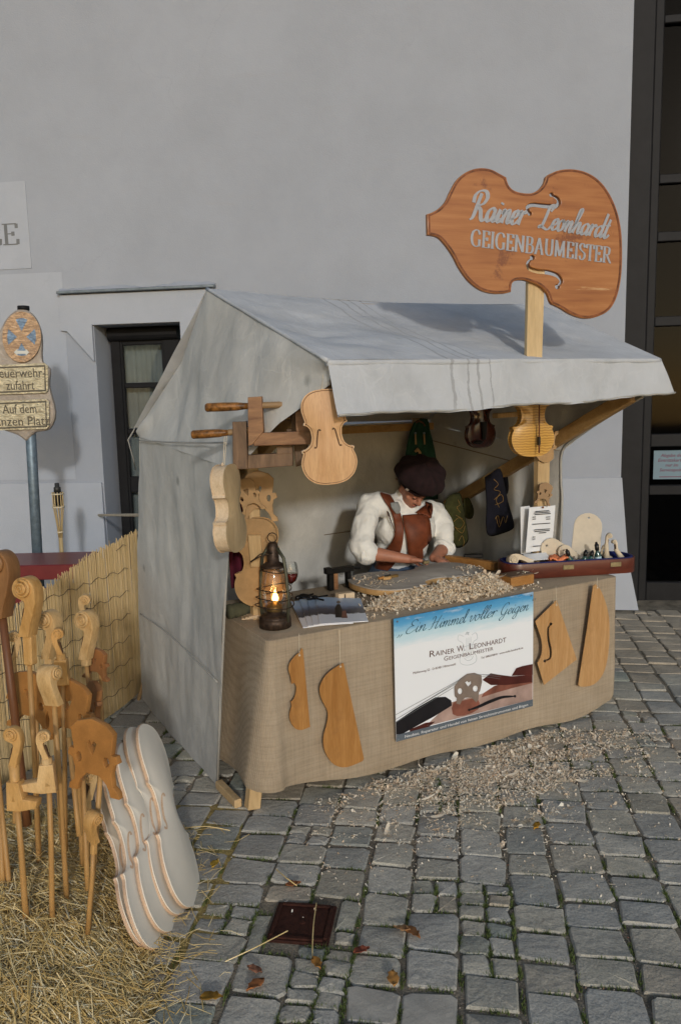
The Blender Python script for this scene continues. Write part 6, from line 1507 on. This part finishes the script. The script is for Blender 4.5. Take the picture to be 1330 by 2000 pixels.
MB().tube([ho+(hr*math.cos(a)*.094+hf*math.sin(a)*.104)-hu*.047 for a in [2*math.pi*k/40 for k in range(40)]], [(.010, .014)]*40, 8, closed=True).build('beret_band', m_ber, man, True)
m_slit = mat('pale slit lining', (.22, .18, .15), .9)
for a in (-.2, .55, 2.75, 3.8, 5.4):
    MB().cbox(ho+(hr*math.cos(a)*.138+hf*math.sin(a)*.138)-hu*.022, (hr*-math.sin(a)+hf*math.cos(a), hr*math.cos(a)+hf*math.sin(a)-hu*.5, hu), (.010, .006, .004), .002).build('beret_slit', m_slit, man)
# jeans, stool
m_jean = mat('blue denim', (.055, .085, .135), .9, .2, 20, .3, 150, .002)
hipR, hipL = waist-Rd*.10-Z*.06, waist+Rd*.10-Z*.06; knR, knL = hipR+Fd*.40-Z*.06-Rd*.06, hipL+Fd*.40-Z*.06+Rd*.02
ft1, ft2 = Vector((knR.x, knR.y, .09))+Fd*-.05, Vector((knL.x, knL.y, .09))+Fd*-.05
jb_ = blob_mesh([(waist+Z*.0, waist-Z*.07, .165, .165), (hipR, knR, .10, .07), (hipL, knL, .10, .07), (knR, ft1, .068, .05), (knL, ft2, .068, .05)]).build('jeans', m_jean, man, True); soften(jb_, .011, 5)
for q in (ft1, ft2): MB().ball(Vector((q.x, q.y, .045))+Fd*.05, (.045, .13, .045), (Rd, Fd, Z), 12, 8).build('shoe', m_eb, man, True)
MB().tube([wrR+(Q(862, 1100, .66)-wrR).normalized()*.088+Vector((math.cos(a)*.012, .0, math.sin(a)*.012)) for a in [2*math.pi*k/12 for k in range(12)]], .003, 5, closed=True).build('ring', m_zinc, man)
stl = thing('work_stool', 'plain wooden stool on which the man sits, hidden behind the table', 'stool', Vector((waist.x, waist.y, 0))-Fd*.06)
so_ = Vector((waist.x, waist.y, 0))-Fd*.06
zs = waist.z-.07-.155
MB().lathe(so_+Z*(zs-.035), [(.16, 0), (.17, .008), (.17, .028), (.16, .035)], 24).build('seat', m_pine, stl)
for a in (.7, 2.3, 3.9, 5.5):
    e = Vector((math.cos(a), math.sin(a), 0)); MB().tube([so_+e*.19, so_+e*.11+Z*(zs-.036)], [.016, .019], 8).build('leg', m_pine, stl)
pk = Q(832, 1098, .66); gp = thing('finger_plane', 'tiny brass finger plane held under the hand on the cello plate', 'plane', pk); MB().cbox(pk, (U, V, Z), (.018, .010, .009), .003).build('body', m_brass, gp)
# ------------------------------------------------------------------ straw mound
rs = random.Random(21)
def edge_x(y): return -.66+(y-2.35)*.035+.03*math.sin(y*7)-max(0, y-2.45)*.30
def mound(x, y):
    """height of the straw surface"""
    e = edge_x(y)-x
    if e <= 0: return 0.0
    bk = max(0, min(1, (3.15+.05*math.sin(x*5)-y)/.35))
    h = .26*(1-math.exp(-(e/.22)**1.15))*bk
    return h+.022*noise.noise(Vector((x*6, y*6, 0)))*min(1, e*5)*bk
straw = thing('straw_heap', 'loose heap of golden straw below the reed fence with carvings stuck in it', 'straw', (-1.2, 2.3, 0))
rows = [[Vector((x, y, max(-.005, mound(x, y)-.012))) for x in [-3.2+2.75*i/60 for i in range(61)]] for y in [.9+2.4*k/50 for k in range(51)]]
m_st0 = mat('packed straw', (.42, .31, .11), .9, .5, 40, .8, 120, .01, fine=.5)
mb = MB(); mb.grid(rows); mb.build('packed_core', m_st0, straw, True)
def strawmat():
    m, t, N, L, b = newmat('straw stalk'); setin(b, 'Roughness', .42); setin(b, 'Specular IOR Level', .5)
    g = N.new('ShaderNodeNewGeometry'); n = noisenode(t, g.outputs['Position'], 45, 3, .6)
    c = ramp(t, g.outputs['Random Per Island'], [(0, (.46, .30, .09)), (.35, (.64, .46, .17)), (.7, (.74, .57, .27)), (.9, (.78, .66, .40)), (1, (.76, .69, .48))]).outputs[0]
    c = mixc(t, .35, c, ramp(t, n.outputs[0], [(.35, (.55, .5, .4)), (.6, (1, 1, 1))]).outputs[0], 'MULTIPLY'); L.new(c, b.inputs['Base Color']); return m
m_straw = strawmat()
def strand(mb, p, d, L_, r, bend):
    """flattened stalk of three sections"""
    d = d.normalized(); s_ = d.cross(Z); s_ = s_.normalized() if s_.length > .05 else Vector((1, 0, 0)); n_ = s_.cross(d); vs = []
    for i in range(3):
        q = p+d*L_*(i/2-.5)+n_*bend*(1-(i-1)**2)+s_*bend*.6*(1-(i-1)**2); w = r*(1 if i < 2 else .55)
        vs += [q+s_*w, q+n_*w*.7, q-s_*w]
    mb.add(vs, [(0, 1, 4, 3), (1, 2, 5, 4), (3, 4, 7, 6), (4, 5, 8, 7), (2, 0, 3, 5), (5, 3, 6, 8)])
mb = MB(); cnt = 0
while cnt < 34000:
    y = rs.uniform(1.35, 3.15); x = rs.uniform(-2.6, -.55)
    q = px(Vector((x, y, .2)))
    if not (-120 < q[0] < 420 and q[1] < 2120): continue
    e = edge_x(y)-x
    if e < -.03: continue
    h = mound(x, y); a = rs.uniform(0, 6.283); tilt = rs.gauss(0, .18)
    d = Vector((math.cos(a), math.sin(a), math.sin(tilt)))
    ex, ey = mound(x+.02, y)-mound(x-.02, y), mound(x, y+.02)-mound(x, y-.02); d.z += (d.x*ex+d.y*ey)/.04
    L_ = rs.uniform(.02, .085) if rs.random() < .9 else rs.uniform(.08, .2)
    strand(mb, Vector((x, y, h+rs.uniform(-.008, .018)+abs(math.sin(tilt))*L_*.3)), d, L_, rs.uniform(.0009, .0026), rs.gauss(0, .006)); cnt += 1
for i in range(420):       # strays on the paving
    y = rs.uniform(1.7, 3.1); x = edge_x(y)+abs(rs.gauss(0, .10)); a = rs.uniform(0, 6.283)
    strand(mb, Vector((x, y, .012)), Vector((math.cos(a), math.sin(a), .03)), rs.uniform(.03, .12), .0016, rs.gauss(0, .006))
o = mb.build('stalks', m_straw, straw); tag(o, kind='stuff')
for i, (a, b, c) in enumerate([((440, 1878), (500, 1850), (562, 1818)), ((610, 1870), (612, 1810), (618, 1764)), ((540, 1698), (560, 1715), (580, 1730)), ((338, 1620), (400, 1614), (450, 1622))]):
    o = MB().tube(crom([G(*a, .012), G(*b, .03), G(*c, .014)], 5), .0022, 5).build('straw_stalk', m_straw); tag(o, ['long straw stalk lying on the stones beside the rusty cover', 'long straw stalk lying across the rusty iron cover', 'short pale straw stalk on the stones behind the rusty cover', 'thin pale straw stalk lying before the tent foot'][i], 'straw')
# ------------------------------------------------------------------ carved stakes in the straw
def stick(par, p0, p1, r, m):
    """from the straw upward"""
    MB().tube([p0-(p1-p0).normalized()*.10, p0, p0.lerp(p1, .5)+Vector((.002, 0, 0)), p1], [r*1.05, r, r*.95, r*.9], 8).build('stick', m, par, True)
def stake(label, base, head, yd, hh, m, kind='scroll', flip=1, yaw=0.0, r=.009, ms=None, block=0.0, lean=0.0, w=None, bm=None):
    """base: where the stick enters the straw; head: bottom and top of the carving; yd: distance"""
    ms = ms or m_stk
    hb_, ht_ = [onplane(*q, (0, yd, 0), (0, 1, 0)) for q in head]
    b0 = onplane(*base, (0, yd, 0), (0, 1, 0)); b0.z = max(.02, mound(b0.x, b0.y)-.03) if b0.z > .5 else b0.z
    t_ = thing('bridge_stake' if kind == 'bridge' else 'scroll_stake', label, 'stake', b0, 'carved stakes standing in the straw')
    up2 = ht_-hb_; L_ = up2.length; fx = Vector((math.cos(yaw)*flip, math.sin(yaw)*flip, 0))*-1
    if kind == 'bridge':
        Mx = frame(hb_, Vector((math.cos(yaw), math.sin(yaw), 0)), up2); wd = w or L_*.92
        plate('bridge', bridge_loops(wd, L_), .02, Mx, m, t_, .002); stick(t_, b0, hb_+up2*.32+Mx.to_3x3() @ Z*-.008, r, ms)
    else:
        Mx = frame(hb_, -fx if False else fx*-1*-1, up2)
        if kind == 'scroll':
            sh_ = L_*(1-block); scroll(t_, Mx @ Matrix.Translation((0, L_*block, 0)), sh_, m, wide=w or .2)
            if block: MB().cbox(hb_+up2*block*.5, [Mx.to_3x3() @ Vector(q) for q in ((1, 0, 0), (0, 1, 0), (0, 0, 1))], (.085*sh_, L_*block*.52, .08*sh_), .004).build('neck_block', m, t_)
        elif kind == 'neck':             # violin neck with scroll and heel
            scroll(t_, Mx @ Matrix.Translation((0, L_*.52, 0)), L_*.48, m, wide=.2)
            MB().tube([Mx @ Vector((.0, L_*.54, 0)), Mx @ Vector((.008*flip*0, L_*.3, 0)), Mx @ Vector((.0, L_*.12, 0))], [.016, .015, .019], 9).build('neck', m, t_, True)
            plate('heel', [[(-.024, .0), (.02, .0), (.07, .012), (.075, .035), (.03, .04), (.02, .09), (-.02, .09)]], .034, Mx @ Matrix.Translation((0, 0, -.017)), m, t_, .003)
        stick(t_, b0, hb_+up2*(.06 if kind == 'scroll' else .02), r, ms)
    return t_
# (label, stick base px, (carving bottom px, top px), distance ...)
stake('large dark brown double bass scroll on a dark pole against the reed fence', (48, 1560), ((4, 1205), (16, 1076)), 2.62, 0, m_sc3, 'scroll', -1, -.3, .016, m_stk2, .0, w=.26)
stake('tall amber cello scroll with block neck beside the brown bass scroll', (78, 1700), ((57, 1296), (72, 1128)), 2.5, 0, m_sc1, 'scroll', -1, -.3, .010, None, .32, w=.24)
stake('amber scroll with rounded head leaning just right of the tall cello scroll', (125, 1690), ((97, 1297), (110, 1194)), 2.62, 0, m_sc2, 'scroll', -1, -.3, .009, None, .12, w=.3)
stake('smallest light scroll standing highest nearest the tent wall', (190, 1560), ((172, 1212), (152, 1163)), 2.95, 0, m_sc2, 'scroll', 1, 0, .008, None, .0, w=.25)
stake('light amber scroll with open pegbox beneath the smallest scroll', (200, 1620), ((168, 1300), (183, 1194)), 2.8, 0, m_sc2, 'scroll', -1, -.35, .009, None, .12, w=.24)
stake('light scroll on a turned fluted neck against the fence behind the front necks', (30, 1600), ((34, 1345), (16, 1234)), 2.7, 0, m_sc2, 'scroll', -1, .4, .009, None, .55, w=.3)
stake('amber violin neck in profile with its heel turned right', (128, 1610), ((124, 1336), (127, 1226)), 2.55, 0, m_sc1, 'neck', 1, .1, .009)
stake('light maple scroll seen from its curved back before the bridges', (128, 1705), ((107, 1376), (97, 1298)), 2.35, 0, m_sc2, 'scroll', 1, 1.2, .009, None, .0, w=.42)
stake('amber violin neck in profile standing in front of the left bridge', (48, 1745), ((34, 1580), (52, 1422)), 2.2, 0, m_sc1, 'neck', -1, -.15, .010)
stake('light striped violin neck in profile right of the amber neck', (102, 1752), ((97, 1545), (89, 1425)), 2.22, 0, m_sc2, 'neck', 1, .15, .009)
stake('small spindle shaped amber carving low in front of the white plates', (176, 1765), ((182, 1668), (195, 1580)), 2.22, 0, m_sc1, 'scroll', 1, 1.0, .008, None, .3, w=.35)
stake('small pale scroll stake half hidden behind the big front bridge', (172, 1640), ((172, 1592), (178, 1500)), 2.5, 0, m_sc2, 'scroll', -1, .8, .008, None, .35, w=.3)
stake('amber cello bridge standing left behind the curved scroll', (72, 1650), ((66, 1425), (76, 1310)), 2.66, 0, m_brd2, 'bridge', 1, -.5, .009, w=.24)
stake('amber cello bridge standing in the middle of the carved stakes', (160, 1650), ((140, 1452), (154, 1325)), 2.55, 0, m_brd2, 'bridge', 1, -.55, .009, w=.25)
stake('small brown bridge on a stick below the light pegbox scroll', (205, 1560), ((192, 1325), (196, 1264)), 2.85, 0, mat('red brown bridge', (.3, .13, .045), .5, .2, 14), 'bridge', 1, -.5, .008, w=.13)
stake('narrow brown bridge turned nearly edge on above the big front bridge', (200, 1560), ((188, 1402), (194, 1330)), 2.75, 0, mat('red brown bridge', (.3, .13, .045), .5, .2, 14), 'bridge', 1, -.95, .008, w=.13)
stake('largest deep amber bass bridge standing in front of the white plates', (177, 1765), ((192, 1545), (200, 1400)), 2.25, 0, m_brd2, 'bridge', 1, -.45, .009, w=.2)
for i, (bx, tx) in enumerate([((18, 1720), (-6, 1480)), ((50, 1742), (36, 1590)), ((152, 1600), (135, 1440)), ((170, 1690), (160, 1450)), ((5, 1700), (0, 1540))]):
    b0, t0 = onplane(*bx, (0, 2.35, 0), (0, 1, 0)), onplane(*tx, (0, 2.42, 0), (0, 1, 0)); o = MB().tube([b0-(t0-b0)*.2, b0, t0], [.009, .009, .008], 8).build('bare_stick', m_stk, None, True)
    tag(o, ['plain amber stick leaning left beside the fence', 'plain amber stick standing below the amber violin neck', 'plain amber stick behind the light striped violin neck', 'plain amber stick between the middle bridge and the largest bridge', 'plain amber stick crossing the leaning stick by the fence'][i], 'stick', 'plain sticks among the carved stakes')
# ------------------------------------------------------------------ white cello plates leaning on the straw
m_wp = mat('white spruce plate', (.72, .66, .56), .55, .06, 4, .1, 90, .001)
m_wpe = wood('pink edge wood', (.55, .37, .24), (.66, .47, .32), 'z', 30, 2)
lab = ['white cello plate with cut f hole standing foremost of the leaning stack', 'white cello plate second from the front of the leaning stack', 'white cello plate in the middle of the leaning stack', 'white cello plate fourth from the front of the leaning stack', 'white cello plate at the back of the stack against the straw']
tops_ = [(285, 1416), (262, 1422), (246, 1452), (222, 1490), (205, 1530)]
bots_ = [(372, 1772), (352, 1786), (330, 1820), (305, 1853), (288, 1850)]
for i, (tp, bt2) in enumerate(zip(tops_, bots_)):
    b0 = G(*bt2, .006); t0 = onplane(*tp, (0, b0.y+.36, 0), (0, 1, 0)); axp = t0-b0; L_ = axp.length
    nrm = Vector((.985, -.13, .12)); x_ = axp.cross(nrm); Mx = frame(b0, x_, axp)
    if (Mx.to_3x3() @ Z).dot(nrm) < 0: Mx = frame(b0, -x_, axp)
    t_ = thing('cello_plate', lab[i], 'cello plate', b0, 'white cello plates leaning on the straw')
    P = body_outline(L_/.996, 4, .78); mt = arched(P, Mx @ Matrix.Translation((0, 0, .004)), .004, .02); autosmooth(mt.build('plate', m_wp, t_), 60)
    plate('raw_edge', [shrink(P, -.002), shrink(P, .03)], .010, Mx @ Matrix.Translation((0, 0, -.006)), m_wpe, t_, .001)
    for s_ in (-1, 1): f_inlay('f_hole', Mx @ Matrix.Translation((0, 0, .004)), L_, s_, mt, m_wpe, t_, .010)
# ------------------------------------------------------------------ wood shavings
def shaving(mb, p, r, rnd, flat=.5, curl=3.0):
    """one curled flake: a short bent ribbon"""
    a = rnd.uniform(0, 6.283); d = Vector((math.cos(a), math.sin(a), rnd.uniform(-.5, .6)*flat)).normalized(); s_ = d.cross(Vector((rnd.uniform(-.6, .6)*flat, rnd.uniform(-.6, .6)*flat, 1))).normalized(); n_ = s_.cross(d); w = r*rnd.uniform(.22, .5)
    turn = rnd.uniform(.3, curl); n = 5; vs = []; q = p.copy(); st = r*rnd.uniform(.35, .9)
    for i in range(n):
        b = turn*(i/(n-1)-.5); k = w*(1 if 0 < i < n-1 else .6); vs += [q+s_*k, q-s_*k]; q = q+(d*math.cos(b)+n_*math.sin(b))*st
    mb.add(vs, [(2*i, 2*i+1, 2*i+3, 2*i+2) for i in range(n-1)])
def shavemat():
    m, t, N, L, b = newmat('wood shaving'); setin(b, 'Roughness', .7)
    g = N.new('ShaderNodeNewGeometry'); L.new(ramp(t, g.outputs['Random Per Island'], [(0, (.66, .47, .30)), (.3, (.80, .66, .48)), (.7, (.86, .75, .58)), (1, (.88, .82, .68))]).outputs[0], b.inputs['Base Color'])
    cr = b.inputs['Base Color'].links[0].from_socket; tl = N.new('ShaderNodeBsdfTranslucent'); L.new(cr, tl.inputs[0]); mx = N.new('ShaderNodeMixShader'); mx.inputs[0].default_value = .12; L.new(b.outputs[0], mx.inputs[1]); L.new(tl.outputs[0], mx.inputs[2]); L.new(mx.outputs[0], N['Material Output'].inputs[0]); return m
m_shv = shavemat(); rv = random.Random(4)
mb = MB()
heap = [(.95, .22, .28, .042), (1.2, .19, .32, .066), (1.38, .26, .2, .06), (1.1, .12, .3, .026), (.78, .18, .2, .010), (1.45, .36, .12, .03)]
def heapz(u, v):
    z = 0
    for hu_, hv, hr_, hh_ in heap: z = max(z, hh_*max(0, 1-((u-hu_)/hr_)**2-((v-hv)/(hr_*.48))**2))
    return z
n = 0
while n < 8500:
    u, v = rv.uniform(.5, 1.62), rv.uniform(.02, .5); z = heapz(u, v)
    if z < .004 and rv.random() > .05: continue
    if v < .03+.02*rv.random(): continue
    shaving(mb, W(u, v, TZ+.003+z*rv.random()**.15+rv.uniform(0, .006)), (rv.uniform(.004, .010) if rv.random() < .9 else rv.uniform(.012, .022)), rv, 1.0, 3.5); n += 1
for i in range(150):
    u, v = rv.uniform(.74, 1.0), rv.uniform(.34, .62); shaving(mb, W(u, v, TZ+.066), rv.uniform(.005, .011), rv)
for i in range(60): shaving(mb, W(rv.uniform(1.35, 1.5), rv.uniform(.36, .5), TZ+.068), rv.uniform(.005, .010), rv)
for i in range(14): shaving(mb, W(rv.uniform(1.55, 1.7), rv.uniform(.1, .2), TZ+.066 if i % 3 else TZ+.006), rv.uniform(.006, .012), rv)
o = mb.build('table_shavings', m_shv); tag(o, 'heap of curled pale wood shavings on the table before the carved plate', 'shavings', kind='stuff')
mb = MB(); n = 0
while n < 9000:
    x, y = rv.gauss(925, 150), 1425+abs(rv.gauss(0, 85))
    yl = 1540-(x-700)*.29
    if y < yl-4 or not (600 < x < 1330): continue
    dn = noise.noise(Vector((x*.018, y*.04, 3)))+.5*noise.noise(Vector((x*.06, y*.12, 7)))
    if dn < rv.uniform(-.45, .35)+max(0, (y-yl-60)/260): continue
    shaving(mb, G(x, y, .004)+Z*rv.uniform(0, .008), (rv.uniform(.003, .009) if rv.random() < .93 else rv.uniform(.012, .022)), rv, .7, 2.5); n += 1
for i in range(1500):
    x, y = rv.uniform(560, 1330), rv.uniform(1400, 1800); yl = 1545-(x-700)*.29
    if y < yl or rv.random() < (y-1560)/260: continue
    shaving(mb, G(x, y, .005), rv.uniform(.003, .008), rv)
# chips swept into the joints near the stall
for s in stones:
    q = px(s[4]); yl = 1540-(q[0]-700)*.29
    if not (600 < q[0] < 1330 and yl < q[1] < 1790): continue
    k = int(26*max(0, 1-(q[1]-yl)/330)**1.3*max(.15, 1-abs(q[0]-930)/420))
    for i in range(k):
        if rv.random() < .5: p = SR*(s[1]+rv.uniform(.0, .012))+SF*rv.uniform(s[2], s[3])
        else: p = SR*rv.uniform(s[0], s[1])+SF*(s[3]+rv.uniform(0, .012))
        shaving(mb, p+Z*rv.uniform(-.008, .004), rv.uniform(.004, .010), rv)
o = mb.build('ground_shavings', m_shv); tag(o, 'pale wood shavings scattered over the paving before the stall', 'shavings', kind='stuff')
# pebbles, crumbs and moss in the joints
mb = MB(); mg = MB(); rj = random.Random(6)
for s in stones[:330]:
    q = px(s[4])
    if q[1] < 1400: continue
    for i in range(16):
        e = rj.random()
        p = SR*(s[1]+rj.uniform(.001, .010))+SF*rj.uniform(s[2], s[3]) if e < .5 else SR*rj.uniform(s[0], s[1])+SF*(s[3]+rj.uniform(.001, .010))
        r = rj.uniform(.0015, .0045); c3 = p+Z*rj.uniform(-.009, -.004)
        mb.add([c3+Vector((r, 0, 0)), c3+Vector((-.5*r, .9*r, 0)), c3+Vector((-.5*r, -.9*r, 0)), c3+Z*r], [(0, 1, 3), (1, 2, 3), (2, 0, 3)])
    if noise.noise(s[4]*2.2) > -.05 or q[1] > 1750:
        for i in range(110):
            e = rj.random(); cl = rj.gauss(0, .02)
            p = SR*(s[1]+rj.uniform(.0, .012))+SF*min(s[3], max(s[2], (s[2]*.7+s[3]*.3)+cl)) if e < .55 else SR*min(s[1], max(s[0], (s[0]*.4+s[1]*.6)+cl*1.5))+SF*(s[3]+rj.uniform(0, .012))
            a = rj.uniform(0, 6.283); h = rj.uniform(.006, .018); d = Vector((math.cos(a), math.sin(a), 0)); p = p-Z*.009
            mg.add([p+d*.002, p-d*.002, p+Z*h+Vector((d.y, -d.x, 0))*h*.6], [(0, 1, 2)])
def crumbmat():
    m, t, N, L, b = newmat('joint grit'); setin(b, 'Roughness', .85); g = N.new('ShaderNodeNewGeometry')
    L.new(ramp(t, g.outputs['Random Per Island'], [(0, (.07, .06, .05)), (.6, (.16, .14, .11)), (.85, (.3, .27, .22)), (.95, (.22, .09, .05)), (1, (.45, .43, .38))]).outputs[0], b.inputs['Base Color']); return m
o = mb.build('joint_grit', crumbmat(), ground); tag(o, kind='stuff')
o = mg.build('moss', mat('moss', (.10, .13, .035), .95, .4, 30)); tag(o, 'green moss and tiny weeds growing in the joints of the paving', 'moss', kind='stuff')
# fallen leaves
LV = [(412, 1949, 'yellow brown fallen leaf on a stone below the white plates', (.34, .17, .02)), (420, 1688, 'small yellow leaf on the joint behind the white plates', (.42, .26, .03)), (498, 1895, 'reddish fallen leaf flattened on a stone before the rusty cover', (.30, .13, .07)), (500, 1924, 'orange curled leaf in a joint before the rusty cover', (.36, .13, .04)), (618, 1882, 'dark orange leaf lying right below the rusty cover', (.33, .15, .03)), (572, 1728, 'orange brown leaf on the joint behind the rusty cover', (.34, .13, .05)),
      (768, 1912, 'orange pointed leaf lying on a wide stone', (.42, .2, .05)), (785, 1815, 'pale orange leaf stuck in a joint', (.45, .24, .1)), (1047, 1614, 'bright orange leaf among the wood shavings', (.45, .22, .02)), (805, 1822, 'long brown leaf lying along a joint', (.28, .12, .04)), (705, 1858, 'red brown leaf lying in a joint above a wide stone', (.3, .08, .04))]
for i, (x, y, lb, c) in enumerate(LV):
    p = G(x, y, .012); a = i*1.3; r = .028 if i % 3 else .034; d = Vector((math.cos(a), math.sin(a), 0)); s_ = Vector((-d.y, d.x, 0)); mb = MB()
    pr = [(-1, 0), (-.6, .45), (-.1, .62), (.25, .42), (.5, .5), (.7, .2), (1.1, 0)]
    mid = [p+d*r*t+Z*.002*math.sin(t*2+i) for t, w in pr]; lf_ = [p+d*r*t+s_*r*w+Z*(.004+.006*abs(math.sin(t*3+i))) for t, w in pr]; rt_ = [p+d*r*t-s_*r*w*.9+Z*(.003+.006*abs(math.cos(t*2+i))) for t, w in pr]
    mb.grid([lf_, mid, rt_]); o = mb.build('fallen_leaf', mat('leaf '+str(i), c, .7, .3, 40), None, True); thick(o, .0008); tag(o, lb, 'leaf', 'fallen leaves on the paving')
